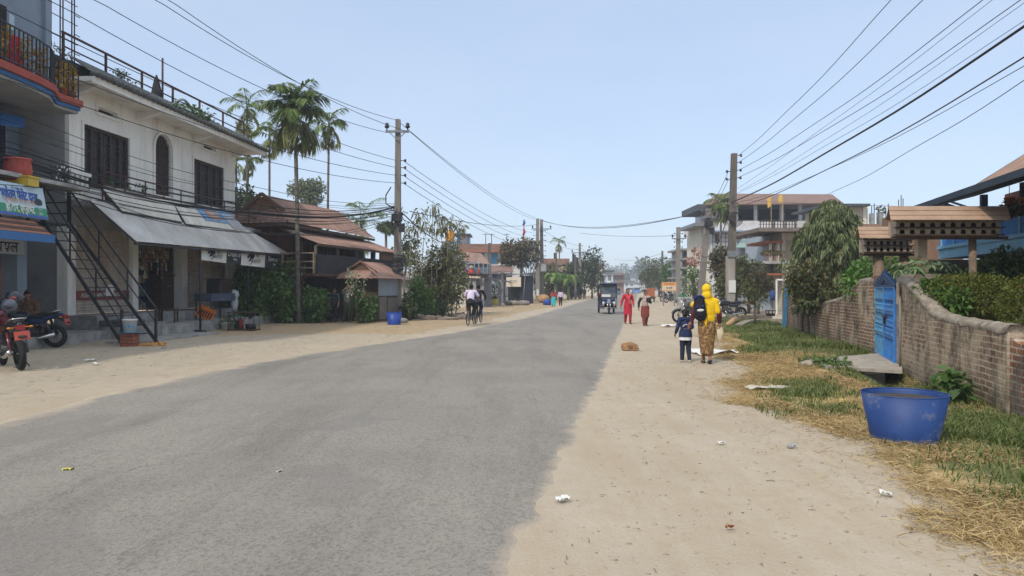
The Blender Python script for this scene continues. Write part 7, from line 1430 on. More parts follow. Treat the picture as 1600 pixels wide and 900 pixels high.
# woman with the yellow shawl (seen from behind; built facing -Y then turned away)
mYEL=cloth('shawl_yellow',(.74,.47,.008),.8,.08,6); mMARO=cloth('sleeve_maroon',(.10,.018,.03))
mSK,nt,bs=newmat('skirt_print'); p=objc(nt); v1=N(nt,'TexVoronoi',Scale=34.0); L(nt,p,v1.inputs['Vector']); n1=noi(nt,p,26,4,.7); c=ramp(nt,v1.outputs['Distance'],[(.18,(.38,.23,.07)),(.32,(.20,.09,.03)),(.55,(.09,.04,.02))]); c=mix(nt,ramp(nt,n1,[(.5,0.0),(.62,1.0)]),c,(.42,.29,.10)); L(nt,c,bs.inputs['Base Color']); bs.inputs['Roughness'].default_value=.85
def ex1(t,J,H,hp):
    # wrapped patterned skirt
    loft('skirt',[(.60*H,0,0,.092*H,.075*H),(.53*H,0,.004*H,.108*H,.09*H),(.42*H,0,.006*H,.110*H,.10*H),(.28*H,.0,.012*H,.092*H,.096*H),(.18*H,.0,.016*H,.080*H,.09*H),(.125*H,.0,.02*H,.078*H,.09*H)],mSK,t,5,.07)
    # shawl over head, shoulder and down the back to the waist
    pr=[(hp(0,.012,.012),hp(0,.01,.022),.064*H,.062*H,0,(.93,1,1)),(hp(0,.02,-.04),hp(0,.03,-.07),.056*H,.06*H,0),(J['shon']+[.012*H,.01,0],J['shop']+[-.01,.01,0],.040*H,.042*H,0),(J['nec']+[0,.01*H,0],J['che']+[-.0,.03*H,.02*H],.07*H,.085*H,0,(1.1,.7,1)),
        (J['che']+[-.02*H,.035*H,.03*H],J['pel']+[-.015*H,.035*H,.045*H],.085*H,.092*H,0,(1,.62,1)),(J['shon']+[-.005*H,.02*H,-.01*H],J['elbn']+[.02*H,.02*H,.02*H],.043*H,.036*H,0,(1,.8,1)),(J['pel']+[.05*H,-.0,.06*H],J['pel']+[-.03*H,0,.055*H],.085*H,.085*H,0,(1,.8,.55))]
    remesh('shawl',pr,.009,[mYEL],t,3,.007)
    mb=MB(); mb.tube([J['pel']+np.array([.035*H,.085*H,.06*H]),J['pel']+np.array([.025*H,.10*H,-.0*H]),J['pel']+np.array([.02*H,.105*H,-.075*H])],[.03*H,.022*H,.005],8); mb.build('shawl_end',mYEL,t)
    for s in 'np': mb=MB(); a=J['ank'+s]; b=J['toe'+s]; mb.tube([Vector(a+np.array([0,.035*H,-.037*H])),Vector((a+b)/2+np.array([0,0,-.022*H])),Vector(b+np.array([0,-.02*H,-.006*H]))],[.022*H,.026*H,.02*H],8); mb.build('sandal',M('sandal_black',(.03,.025,.025),.7,.1,5,0),t)
Yl=Gz(1104,568)
pose1=dict(anken=(0,0,0)); pose1={'shon':(-.105,.004,.80),'elbn':(-.15,.03,.64),'wrin':(-.165,-.02,.52),'handn':(-.05,-.1,-1),'elbp':(.155,.02,.645),'wrip':(.185,-.02,.53),'handp':(.5,-.15,-.8),'palmp':(-.3,0,-.3),'curlp':.9,'curln':1.0,
  'ankn':(-.03,.075,.075),'knen':(-.045,-.02,.29),'toen':(-.035,.0,.012),'ankp':(.03,-.06,.045),'toep':(.03,-.15,.014),'knep':(.05,-.06,.285),'hean':(0,0,0)}
person('woman in yellow shawl and patterned skirt walking away hand in hand with the child',1.56,Yl,174,pose1,(mMARO,mMARO),None,None,'short',True,.0075,None,'long',extra=ex1,face=False)
def worldof(loc,deg,H,p): a=rad(deg); x,y,z=[q*H for q in p]; return V(loc.x+x*math.cos(a)-y*math.sin(a),loc.y+x*math.sin(a)+y*math.cos(a),loc.z+z)
hw=worldof(Yl,174,1.56,(.215,-.035,.475)); hc=worldof(Yl,174,1.56,(-.17,-.03,.47))
# backpack and cloth bundle
bp=thing('backpack','small black and blue school backpack on the yellow-shawled woman','backpack'); H=1.56
remesh('bag',[((0,0,-.15),(0,0,.13),.125,.105,0,(1,.62,1)),((0,.05,-.12),(0,.05,-.02),.09,.08,0,(1,.6,1))],.01,[cloth('bag_black',(.014,.014,.02))],bp,3,.004)
MB().tube([(-.1,.035,.16),(-.04,.05,.225),(.04,.05,.225),(.1,.035,.16)],.02,8).build('blue_top',cloth('bag_blue',(.015,.035,.18)),bp)
MB().ell((0,.105,-.055),(.07,.022,.028)).build('white_patch',cloth('bag_white',(.62,.62,.6)),bp); 
for x in (-.05,.05): MB().ell((x,.098,.02),(.022,.016,.022)).build('blue_patch',cloth('bag_blue',()),bp)
for x in (-.075,.075): MB().tube([(x,.0,.16),(x*.9,-.1,.21),(x*.9,-.16,.08),(x,-.06,-.13)],.016,6).build('strap',cloth('bag_black',()),bp)
bp.location=worldof(Yl,174,H,(.10,.12,.715)); bp.rotation_euler=(0,rad(4),rad(170))
cb=thing('cloth_bundle','cream cloth held in the right hand of the yellow-shawled woman','cloth'); MB().lathe([(.015,.0),(.05,-.05),(.085,-.16),(.07,-.25),(.03,-.31),(.005,-.36)],(0,0,0),12,sx=1,sy=.6).build('cloth',cloth('cloth_cream',(.62,.52,.36)),cb); cb.location=hc+V(.0,0,.03)
# child
mNAVY=cloth('jacket_navy',(.018,.028,.085)); mJEAN=cloth('jeans_navy',(.016,.022,.045)); mWSH=cloth('cloth_white',(.68,.68,.68))
def ex2(t,J,H,hp):
    loft('shirt_hem',[(.50*H,0,0,.112*H,.088*H),(.46*H,0,.0,.118*H,.094*H),(.415*H,0,0,.118*H,.096*H)],mWSH,t,7,.03)
    loft('jacket_hem',[(.60*H,0,0,.112*H,.088*H),(.52*H,0,.0,.124*H,.099*H),(.475*H,0,0,.124*H,.10*H)],mNAVY,t,7,.02)
    mb=MB()
    for i in range(9):
        a=math.pi*(.12+.76*i/8); x=.062*H*math.cos(a); z_=.655*H+.055*H*math.sin(a); y=.091*H*math.sqrt(max(.1,1-(x/(.115*H))**2)); mb.bar((x,y,z_-.008*H),(x+.003*H,y,z_+.010*H),.011*H,.004)
    for i in range(5): x=(i-2)*.017*H; mb.bar((x,.0925*H,.628*H),(x+.009*H,.0925*H,.628*H),.008*H,.004)
    mb.build('back_lettering',mWINK,t)
Cl=Gz(1071,565)
pc={'elbn':(-.15,.02,.63),'wrin':(-.135,-.06,.52),'elbp':(.15,.02,.65),'wrip':(.175,-.04,.54),'ankn':(-.07,.03,.045),'ankp':(.06,-.02,.045),'toen':(-.075,-.05,.014),'toep':(.065,-.10,.014),'hea':(0,-.008,.915),'nec':(0,.004,.82)}
Hc=1.09
# the child's hand reaches up to the woman's
ang=rad(178); rel=hw-Cl; lx=rel.x*math.cos(-ang)-rel.y*math.sin(-ang); ly=rel.x*math.sin(-ang)+rel.y*math.cos(-ang); wr=np.array([lx,ly,rel.z])/Hc
pc['wrin']=tuple(wr*.93+np.array([-.0,0,-.02])); pc['elbn']=((-.108+wr[0])/2-.03,wr[1]*.5+.03,.66); pc['handn']=tuple(wr-np.array(pc['wrin'])+np.array([0,0,.001]))
person('small child in navy jacket and dark jeans walking away beside the yellow-shawled woman',Hc,Cl,178,pc,(mNAVY,mNAVY),mJEAN,cloth('shoe_pale',(.5,.45,.4)),'curly',False,.0075,None,'long',extra=ex2,face=False)
# the two women walking towards the camera
mRED2=cloth('kurta_red',(.46,.018,.045)); mRED3=cloth('trouser_red',(.36,.02,.035))
def kur(mat,z0=.60,z1=.30,r0=.1,r1=.125,scarf=None):
    def e(t,J,H,hp):
        loft('kurta',[(z0*H,0,0,r0*H,r0*.78*H),((z0*.65+z1*.35)*H,0,0,(r0+.012)*H,(r0*.85)*H),(z1*H,0,0,r1*H,r1*.8*H)],mat,t,6,.05)
        if scarf: remesh('scarf',[(J['shon']+[.03*H,-.04*H,.03*H],J['che']+[-.02*H,-.07*H,.03*H],.03*H,.03*H,0),(J['shop']+[-.03*H,-.04*H,.03*H],J['che']+[.02*H,-.07*H,.03*H],.03*H,.03*H,0),(J['che']+[0,-.075*H,.04*H],J['che']+[.03*H,-.08*H,-.1*H],.035*H,.045*H,0,(1,.5,1))],.012,[scarf],t,3,.006)
    return e
pw={'elbn':(-.165,.03,.65),'wrin':(-.20,-.0,.52),'elbp':(.155,.02,.65),'wrip':(.15,-.07,.545),'ankn':(-.05,.09,.06),'toen':(-.06,.01,.014),'knen':(-.055,.0,.29),'ankp':(.055,-.06,.045),'toep':(.065,-.14,.014),'knep':(.06,-.05,.28)}
person('woman in bright red kurta and trousers walking along the road edge',1.46,Gz(981,506),6,pw,(mRED2,mRED2),mRED3,cloth('sandal_brown',(.1,.05,.03)),'bun',True,.010,None,'long',extra=kur(mRED2,.62,.27,.1,.125,cloth('scarf_coral',(.55,.07,.07))))
mGRY=cloth('top_greypink',(.42,.33,.30)); mBLK=cloth('sleeve_black',(.014,.013,.015)); mMAR2=cloth('trouser_maroon',(.20,.045,.035))
pw2={'elbn':(-.17,.03,.65),'wrin':(-.185,-.0,.52),'elbp':(.16,.0,.65),'wrip':(.04,-.12,.70),'handp':(-.6,-.5,.4),'palmp':(0,.6,.6),'curlp':.9,'ankn':(-.05,-.05,.045),'toen':(-.06,-.13,.014),'ankp':(.05,.06,.06),'toep':(.06,-.02,.014),'look':(0,.25)}
Lw=Gz(1008,509)
person('woman in grey top with black sleeves and maroon trousers looking at her phone',1.42,Lw,8,pw2,(mGRY,mBLK),mMAR2,cloth('sandal_brown',()),'bun',True,.010,None,'long',extra=lambda t,J,H,hp: loft('baggy_trousers',[(.56*H,0,0,.1*H,.08*H),(.45*H,0,0,.12*H,.095*H),(.33*H,0,0,.125*H,.1*H),(.25*H,0,0,.115*H,.09*H)],mMAR2,t,6,.07))
ph=thing('mobile_phone','dark mobile phone held in front of the woman with black sleeves','phone',worldof(Lw,8,1.42,(.005,-.165,.725))); q=ph.location.copy(); MB().box(q.x-.035,q.x+.035,q.y-.006,q.y+.006,q.z-.07,q.z+.07).build('case',mBLACKM,ph); MB().box(q.x-.031,q.x+.031,q.y-.0085,q.y-.0062,q.z-.062,q.z+.062).build('screen',mGLASS,ph)
# far walkers
pf={'ankn':(-.05,.07,.05),'toen':(-.06,-.0,.014),'ankp':(.055,-.06,.045),'toep':(.065,-.14,.014)}
person('far woman in red top and turquoise trousers walking away on the left roadside',1.42,Gz(865,479),182,pf,cloth('top_brick',(.35,.05,.05)),cloth('trouser_turq',(.03,.42,.46)),None,'long',True,.014,face=False,extra=lambda t,J,H,hp: loft('skirt',[(.55*H,0,0,.1*H,.08*H),(.3*H,0,0,.12*H,.1*H),(.1*H,0,0,.1*H,.08*H)],cloth('trouser_turq',()),t,6,.06))
person('far person in pale lilac shirt and black trousers beside the turquoise-trousered woman',1.36,Gz(876,478),180,pf,cloth('shirt_lilacpink',(.58,.46,.62)),cloth('trouser_black',(.015,.014,.016)),None,'short',False,.014,face=False)
person('far person all in black walking by the dark tree',1.6,Gz(913,467.5),180,pf,cloth('trouser_black',()),cloth('trouser_black',()),None,'short',False,.018,face=False)
c=G(855,477); t=thing('roadside_goods','blue drum and orange heap of goods beside the far walkers','goods',c); MB().lathe([(0,0),(.35,0),(.35,.5),(0,.5)],c,14).build('drum',M('tub_blue_clean',()),t); MB().ell(c+V(-.3,.8,.55),(.55,.4,.4)).build('heap',M('heap_orange',(.38,.22,.10),.9,.3,2,.2),t)
# men at work by the plank shed
W2=G(541,503); mVEST=cloth('vest_grey',(.22,.22,.20)); mPANT=cloth('pants_olive',(.07,.07,.055))
person('man in grey vest raising both bare arms beside the plank shed',1.6,W2+V(0,.1,0),35,{'elbn':(-.13,-.06,.87),'wrin':(-.02,-.09,.98),'handn':(.3,0,1),'elbp':(.12,-.10,.80),'wrip':(.0,-.11,.92),'handp':(-.3,0,1),'palmn':(.5,0,0),'palmp':(-.5,0,0),'ankn':(-.1,.0,.045),'toen':(-.12,-.08,.014),'ankp':(.1,.05,.045),'toep':(.12,-.03,.014),'look':(0,-.3)},mVEST,mPANT,cloth('shoe_dark',(.05,.04,.035)),'short',False,.010,sleeve='short')
person('man in dark shirt stooping in the shade of the bushes',1.58,G(519,504)+V(0,.25,0),20,{'che':(0,-.05,.69),'nec':(0,-.11,.80),'hea':(0,-.16,.87),'shon':(-.105,-.1,.77),'shop':(.105,-.1,.77),'elbn':(-.13,-.11,.60),'wrin':(-.12,-.14,.46),'elbp':(.13,-.12,.6),'wrip':(.11,-.16,.47),'look':(0,.5)},cloth('shirt_dkgreen',(.035,.05,.05)),cloth('trouser_black',()),cloth('shoe_dark',()),'short',False,.010,sleeve='short')
# ---------------------------------------------------------------- wheels and vehicles
mTYRE=M('tyre_rubber',(.018,.018,.018),.85,.2,12,.2,local=True); mCHR=M('chrome',(.5,.5,.5),.25,.05,5,0,metal=.9); mENG=M('engine_grey',(.07,.07,.075),.5,.3,14,.2,metal=.5)
def wheel(par,c,r,tw,name='wheel',axis=(1,0,0),spk=14,rimm=None):
    c=Vector(c); rimm=rimm or mCHR; w_=MB().ring(c,r-tw,tw,axis,28,8).build(name,mTYRE,par)
    mb=MB(); mb.ring(c,r-tw*2,tw*.35,axis,28,6); ax=Vector(axis).normalized(); x=ax.orthogonal().normalized(); y=ax.cross(x); mb.cyl(c-ax*.05,c+ax*.05,.03,n=8)
    for i in range(spk): a=2*math.pi*i/spk; d=x*math.cos(a)+y*math.sin(a); mb.bar(c+d*.02,c+d*(r-tw*2),.008 if spk>8 else .03)
    mb.build('rim',rimm,w_); return w_
def motorcycle(label,loc,deg,body,accent,plate='बा ४५ प\n८२१७',lean=6,group=None,carrier=False):
    t=thing('motorcycle',label,'motorcycle',(0,0,0),0,group); 
    wheel(t,(0,-.66,.3),.3,.045,'front_wheel',spk=10,rimm=mBLACKM); wheel(t,(0,.66,.3),.3,.055,'rear_wheel',spk=10,rimm=mBLACKM)
    for s in (-1,1): MB().tube([(s*.085,-.66,.3),(s*.085,-.5,.72),(s*.075,-.42,.92)],.024,8).build('fork',mCHR,t); MB().tube([(s*.12,.66,.32),(s*.13,.5,.7)],.035,8).build('shock_absorber',body if s>0 else mENG,t)
    remesh('fuel_tank',[((0,-.3,.84),(0,.02,.80),.13,.09,0,(1.05,1,1)),((0,-.34,.76),(0,-.1,.74),.11,.1,0,(1.2,1,1))],.014,[body],t,3)
    remesh('seat',[((0,.08,.80),(0,.38,.80),.095,.11,0,(1,1,.5)),((0,.38,.82),(0,.72,.90),.10,.07,0,(1,1,.7))],.014,[M('seat_black',(.02,.02,.022),.6,.2,9,.1)],t,3)
    remesh('side_panel',[((0,.12,.68),(0,.4,.68),.10,.09,0),((0,.4,.74),(0,.85,.84),.085,.05,0)],.014,[accent],t,3)
    mb=MB(); mb.box(-.12,.12,-.22,.12,.30,.56).box(-.09,.09,-.26,-.05,.561,.68); mb.cyl((-.16,.05,.36),(.16,.05,.36),.11); mb.build('engine',mENG,t)
    mb=MB()
    for k in range(5): mb.box(-.13,.13,-.28,-.05,.45+k*.045,.465+k*.045)
    mb.build('cooling_fins',mGREYM,t)
    MB().tube([(0,-.4,.9),(0,-.3,.55),(0,-.2,.28),(0,.2,.27),(0,.3,.6),(0,-.38,.78)],.025,8).bar((-.06,.25,.34),(-.06,.66,.3),.03,.06).bar((.06,.25,.34),(.06,.66,.3),.03,.06).build('frame',mBLACKM,t)
    MB().tube([(.12,-.2,.4),(.14,-.1,.24),(.15,.2,.24),(.16,.75,.36)],[.025,.025,.035,.05],10).build('exhaust',mCHR,t)
    h=MB().tube([(-.36,-.28,1.02),(-.2,-.36,1.04),(-.05,-.41,.97),(.05,-.41,.97),(.2,-.36,1.04),(.36,-.28,1.02)],.014,8).build('handlebar',mBLACKM,t)
    for s in (-1,1): MB().cyl((s*.27,-.32,1.03),(s*.38,-.27,1.02),.021,n=8).build('grip',mTYRE,h); MB().tube([(s*.24,-.34,1.05),(s*.3,-.36,1.2)],.008,6).build('mirror_stalk',mBLACKM,h); MB().ell((s*.32,-.37,1.23),(.07,.018,.045)).build('mirror',mBLACKM,h)
    MB().ell((0,-.5,.9),(.1,.09,.11)).build('headlight',M('lamp_glass',(.55,.55,.52),.15,.05,5,0,spec=.7),t); remesh('headlight_cowl',[((0,-.46,.95),(0,-.42,1.0),.11,.09,0)],.016,[body],t,2)
    mb=MB()
    for i in range(8):
        for s0 in (0,):
            a0=rad(20+i*16);a1=rad(36+i*16); r=.33; mb.bar((0,-.66-r*math.cos(a0),.3+r*math.sin(a0)),(0,-.66-r*math.cos(a1),.3+r*math.sin(a1)),.11,.012) 
    mb.build('front_fender',body,t)
    MB().slab([(-.07,.72,.78),(.07,.72,.78),(.06,1.02,.62),(-.06,1.02,.62)],.02).build('rear_fender',mBLACKM,t)
    MB().box(-.07,.07,.9,.95,.76,.84).build('tail_light',M('lamp_red',(.3,.015,.015),.25,.1,5,0,spec=.6),t)
    for s in (-1,1): MB().tube([(s*.06,.86,.8),(s*.15,.9,.8)],.01,6).ell((s*.17,.9,.8),(.035,.025,.02)).build('indicator',M('lamp_orange',(.6,.2,.02),.3,.1,5,0),t)
    pl=MB().slab([(-.12,1.0,.58),(.12,1.0,.58),(.12,.95,.73),(-.12,.95,.73)],-.012).build('number_plate',M('plate_red',(.40,.07,.05),.5,.08,5,0),t)
    ctext(plate,mWINK,'lettering',pl,lambda x,y,w_: V(-x,1.013-.33*(y+.078)+.0,.655+y),.062)
    for s in (-1,1): MB().bar((s*.1,.1,.3),(s*.24,.12,.3),.03).build('foot_peg',mTYRE,t)
    MB().bar((-.1,.05,.26),(-.26,.12,.0),.02).build('side_stand',mBLACKM,t)
    if 1: MB().tube([(-.11,.45,.87),(-.13,.8,.95),(.0,.88,.96),(.13,.8,.95),(.11,.45,.87)],.012,6).build('grab_rail',mCHR,t)
    t.location=loc; t.rotation_euler=(0,rad(lean),rad(deg)); return t
mRB=M('bike_red',(.085,.008,.012),.3,.1,5,0,spec=.6,local=True); mNB=M('bike_navy',(.015,.018,.035),.3,.15,5,0,spec=.6,local=True); mBB=M('bike_black',(.015,.015,.017),.35,.15,5,0,spec=.5,local=True); mGB=M('bike_grey',(.1,.1,.11),.4,.15,5,0,spec=.5,local=True)
a=G(33,579); dirv=V(-.72,.69,0); motorcycle('red motorcycle seen from behind with a red number plate at the left edge',a+dirv*.66+V(0,0,.0),math.degrees(math.atan2(dirv.x,-dirv.y)),mRB,mBB,lean=5)
a=G(80,544); motorcycle('dark navy motorcycle parked side on in front of the staircase',a+V(-.64,.1,0),-86,mNB,M('bike_bluepanel',(.02,.04,.10),.35,.1,5,0,local=True),'प्र २ प\n४५१',lean=5); 
a=G(1056,504); motorcycle('grey-black motorcycle parked beyond the child with its front wheel on the path',a+V(.72,0,0),-80,mGB,mBB,'',5)
a=G(1160,498.5); motorcycle('black motorcycle parked half behind the utility pole',a+V(-.7,0,0),-82,mBB,mNB,'',5)
for k,(px,py,dg,lab) in enumerate(((1041,471,-60,'motorcycle standing under the orange sign'),(1050,473,-75,'motorcycle parked right of the one under the orange sign'),(1033,462,-50,'dark motorcycle next to the orange cart far off'))): a=G(px,py); motorcycle(lab,a,dg,(mBB,mNB,mBB)[k],mGB,'',5)
for k,(px,py,pz,c,lab) in enumerate(((21,466,13.9,(.02,.02,.03),'dark helmet with red visor resting on the red motorcycle'),(14,479,13.5,(.10,.11,.14),'scuffed grey helmet hanging on the red motorcycle'))):
    q=P(px,py,pz+.7); t=thing('helmet',lab,'helmet',q); MB().lathe([(.1,-.12),(.135,-.05),(.14,.03),(.11,.11),(.05,.145),(0,.15)],q,18).build('shell',M('helmet_%d'%k,c,.25,.1,5,0,spec=.6),t); mb=MB(); mb.ell(q+V(.04,-.095,0),(.09,.05,.05)); mb.build('visor',M('visor_%d'%k,(.25,.03,.03) if k==0 else (.03,.03,.035),.2,.1,5,0,spec=.6),t)
q=P(1083,476,31.6); tag(MB().ell(q,(.14,.12,.14)).build('helmet',M('helmet_yellow',(.65,.42,.03),.35,.1,5,0)),'yellow helmet on the motorcycle beyond the child','helmet')
# seated men by the shop
sit={'pel':(0,.0,.30),'che':(0,-.03,.48),'nec':(0,-.04,.61),'hea':(0,-.06,.70),'hipn':(-.055,0,.29),'hipp':(.055,0,.29),'knen':(-.08,-.24,.30),'knep':(.08,-.24,.30),'ankn':(-.08,-.25,.05),'ankp':(.08,-.25,.05),'toen':(-.08,-.34,.014),'toep':(.08,-.34,.014),'shon':(-.11,-.03,.58),'shop':(.11,-.03,.58),'elbn':(-.14,-.09,.43),'wrin':(-.06,-.2,.40),'elbp':(.14,-.09,.43),'wrip':(.05,-.2,.41),'look':(0,.4)}
q=P(44,450,19.6); q.z=.14; person('man in brown hooded jacket sitting behind the motorcycles looking down',1.68,q,25,sit,cloth('jacket_brown',(.13,.065,.035)),cloth('trouser_black',()),cloth('shoe_dark',()),'short',False,.011,extra=lambda t,J,H,hp: remesh('hood',[(J['nec']+[-.05*H,.02*H,.0],J['nec']+[.05*H,.02*H,.0],.045*H,.045*H,0)],.014,[cloth('jacket_brown',())],t,3))
q=P(15,450,20); q.z=.12; person('man in navy top sitting at the left edge behind the helmets',1.68,q,50,sit,cloth('top_navyb',(.02,.025,.05)),cloth('trouser_black',()),cloth('shoe_dark',()),'short',False,.011)
t=thing('low_bench','low wooden bench under the two seated men','bench',P(30,450,19.9)-V(0,0,H_)); q=P(30,450,19.85); MB().box(q.x-.8,q.x+.75,q.y-.2,q.y+.25,.42,.48).build('seat',mDKWOOD,t)
for x in (-.7,.62):
    for y in (-.15,.17): MB().box(q.x+x,q.x+x+.06,q.y+y,q.y+y+.06,-.02,.419).build('leg',mDKWOOD,t)
# bicycles
def bicycle(label,loc,deg,col,fender=None):
    t=thing('bicycle',label,'bicycle'); wheel(t,(0,-.55,.34),.34,.018,'front_wheel',spk=18,rimm=mGREYM); wheel(t,(0,.52,.34),.34,.018,'rear_wheel',spk=18,rimm=mGREYM)
    mb=MB(); 
    for a,b in (((0,.52,.34),(0,.02,.30)),((0,.02,.30),(0,.18,.82)),((0,.18,.78),(0,-.38,.82)),((0,.02,.30),(0,-.40,.74)),((0,-.38,.9),(0,-.55,.34)),((0,.52,.34),(0,.17,.74))): mb.tube([a,b],.017,6)
    mb.build('frame',col,t); MB().tube([(-.27,-.22,1.0),(-.2,-.36,1.02),(0,-.39,.98),(.2,-.36,1.02),(.27,-.22,1.0)],.012,6).build('handlebar',mCHR,t); remesh('saddle',[((0,.1,.88),(0,.28,.89),.04,.085,0,(1,1,.5))],.012,[mBLACKM],t,2)
    mb=MB().box(-.07,.07,.36,.72,.76,.775); mb.bar((-.06,.52,.34),(-.06,.6,.76),.012).bar((.06,.52,.34),(.06,.6,.76),.012); mb.build('carrier',mBLACKM,t)
    mb=MB()
    for i in range(7): a0,a1=rad(20+i*18),rad(38+i*18); mb.bar((0,.52+.365*math.cos(a0),.34+.365*math.sin(a0)),(0,.52+.365*math.cos(a1),.34+.365*math.sin(a1)),.05,.008)
    mb.build('rear_fender',fender or col,t)
    for s in (-1,1): MB().bar((s*.04,.02,.30),(s*.04,.02+s*.16,.30),.018).box(s*.05,s*.14,.02+s*.16-.04,.02+s*.16+.04,.285,.305).build('pedal_crank',mBLACKM,t)
    t.location=loc; t.rotation_euler=(0,0,rad(deg)); return t
ride={'pel':(0,.09,.575),'che':(0,.02,.72),'nec':(0,-.03,.84),'hea':(0,-.05,.935),'hipn':(-.055,.08,.56),'hipp':(.055,.08,.56),'shon':(-.11,-.02,.815),'shop':(.11,-.02,.815),'knen':(-.065,-.10,.43),'knep':(.065,-.06,.34),'ankn':(-.065,.04,.26),'ankp':(.065,.06,.13),'toen':(-.065,-.05,.235),'toep':(.065,-.02,.10),'elbn':(-.17,-.07,.70),'elbp':(.17,-.07,.70),'wrin':(-.15,-.16,.63),'wrip':(.15,-.16,.63)}
c=G(735,510)+V(0,.5,.03); bicycle('bicycle with red rear fender ridden by the person in pale shirt',c,170,mBLACKM,mRB)
person('cyclist in pale lilac shirt riding away along the left road edge',1.60,c+V(.0,.0,0.02),170,ride,cloth('shirt_palelilac',(.60,.53,.68)),cloth('trouser_black',()),cloth('shoe_dark',()),'short',False,.010,sleeve='short',face=False)
c=G(745,508)+V(.02,.95,.03); bicycle('dark bicycle just ahead of the pale-shirted cyclist',c,172,mBLACKM)
person('cyclist in black riding beside the pale-shirted cyclist',1.60,c+V(0,0,0.02),172,ride,cloth('trouser_black',()),cloth('trouser_jean',(.02,.03,.07)),cloth('shoe_dark',()),'short',False,.011,face=False)
# ---------------------------------------------------------------- electric rickshaw
def rickshaw(loc,deg):
    t=thing('electric_rickshaw','dark blue three-wheeled electric rickshaw driving towards the camera','rickshaw'); nv=M('rick_navy',(.018,.03,.11),.35,.15,5,0,spec=.6,local=True); bk=mBLACKM
    wheel(t,(0,-1.15,.24),.24,.045,'front_wheel',spk=6,rimm=mGREYM)
    for s in (-1,1): wheel(t,(s*.44,.95,.24),.24,.05,'rear_wheel',spk=6,rimm=mGREYM)
    for s in (-1,1): MB().tube([(s*.075,-1.15,.24),(s*.07,-1.0,.75)],.028,8).build('fork',mCHR,t)
    remesh('front_panel',[((-.28,-.95,.62),(.28,-.95,.62),.10,.10,0),((-.3,-.92,.82),(.3,-.92,.82),.08,.08,0),((-.36,-.85,.45),(-.4,-.55,.42),.09,.1,0),((.36,-.85,.45),(.4,-.55,.42),.09,.1,0),((0,-1.0,.72),(0,-1.0,.86),.09,.07,0)],.02,[nv],t,3)
    MB().slab([(-.1,-1.09,.6),(.1,-1.09,.6),(.07,-1.08,.86),(-.07,-1.08,.86)],.02).build('centre_badge',mCHR,t)
    for s in (-1,1):
        MB().ell((s*.3,-1.04,.62),(.075,.05,.10)).build('headlight',M('lamp_glass',()),t); MB().ell((s*.3,-1.04,.48),(.05,.035,.04)).build('indicator',M('lamp_orange',()),t)
    MB().tube([(-.47,-.9,.35),(-.3,-1.16,.35),(.3,-1.16,.35),(.47,-.9,.35)],.02,6).build('bumper',mCHR,t)
    MB().box(-.46,.46,-.8,1.25,.30,.36).build('floor',bk,t); MB().box(-.48,.48,.55,1.3,.361,.72).build('rear_body',nv,t); MB().box(-.46,.46,-.25,.05,.361,.66).build('driver_seat',M('seat_black',()),t); MB().box(-.45,.45,1.1,1.25,.721,1.2).build('seat_back',M('seat_black',()),t)
    for x in (-.47,.47):
        for (y0,y1) in ((-.9,-.72),(.3,.3),(1.22,1.22)): MB().bar((x,y0,.5 if y0<0 else .36),(x*.98,y1,1.68),.035).build('post',bk,t)
    w_=MB().box(-.45,.45,-.915,-.895,.9,.94).box(-.45,.45,-.80,-.76,1.58,1.63).bar((-.44,-.9,.92),(-.43,-.78,1.6),.05).bar((.44,-.9,.92),(.43,-.78,1.6),.05).build('windscreen_frame',bk,t); MB().slab([(-.42,-.895,.94),(.42,-.895,.94),(.41,-.785,1.58),(-.41,-.785,1.58)],.008).build('windscreen',M('screen_glass',(.07,.08,.09),.08,.3,3,0,spec=.9),w_)
    MB().slab([(-.36,-.80,1.50),(.3,-.80,1.50),(.3,-.79,1.56),(-.36,-.79,1.56)],-.03).build('screen_banner',mWINK,w_); MB().box(-.4,.1,-.935,-.92,.97,1.12).build('paper_notice',M('notice_white',()),w_)
    remesh('roof',[((-.42,-.95,1.70),(-.42,1.3,1.70),.055,.055,0),((.42,-.95,1.70),(.42,1.3,1.70),.055,.055,0),((0,-.9,1.71),(0,1.25,1.71),.42,.42,0,(1.05,1,.16)),((-.42,-.95,1.68),(.42,-.95,1.68),.05,.05,0)],.022,[M('rick_roof',(.012,.018,.05),.5,.2,4,0,local=True)],t,3)
    MB().ell((0,-.9,1.80),(.13,.05,.06)).build('roof_lamp',M('lamp_cream',(.7,.6,.35),.4,.1,5,0),t); h=MB().tube([(-.3,-.62,1.02),(0,-.75,1.0),(.3,-.62,1.02)],.015,6).build('handlebar',bk,t)
    for s in (-1,1): MB().tube([(s*.45,-.85,1.3),(s*.58,-.9,1.36)],.012,6).ell((s*.6,-.9,1.38),(.05,.02,.08)).build('mirror',bk,t)
    MB().ell((-.5,-.9,1.15),(.05,.04,.08)).build('red_reflector',M('lamp_red',()),t)
    t.location=loc; t.rotation_euler=(0,0,rad(deg)); return t
c=G(952,491.5); rickshaw(c+V(.05,1.2,.02),-3)
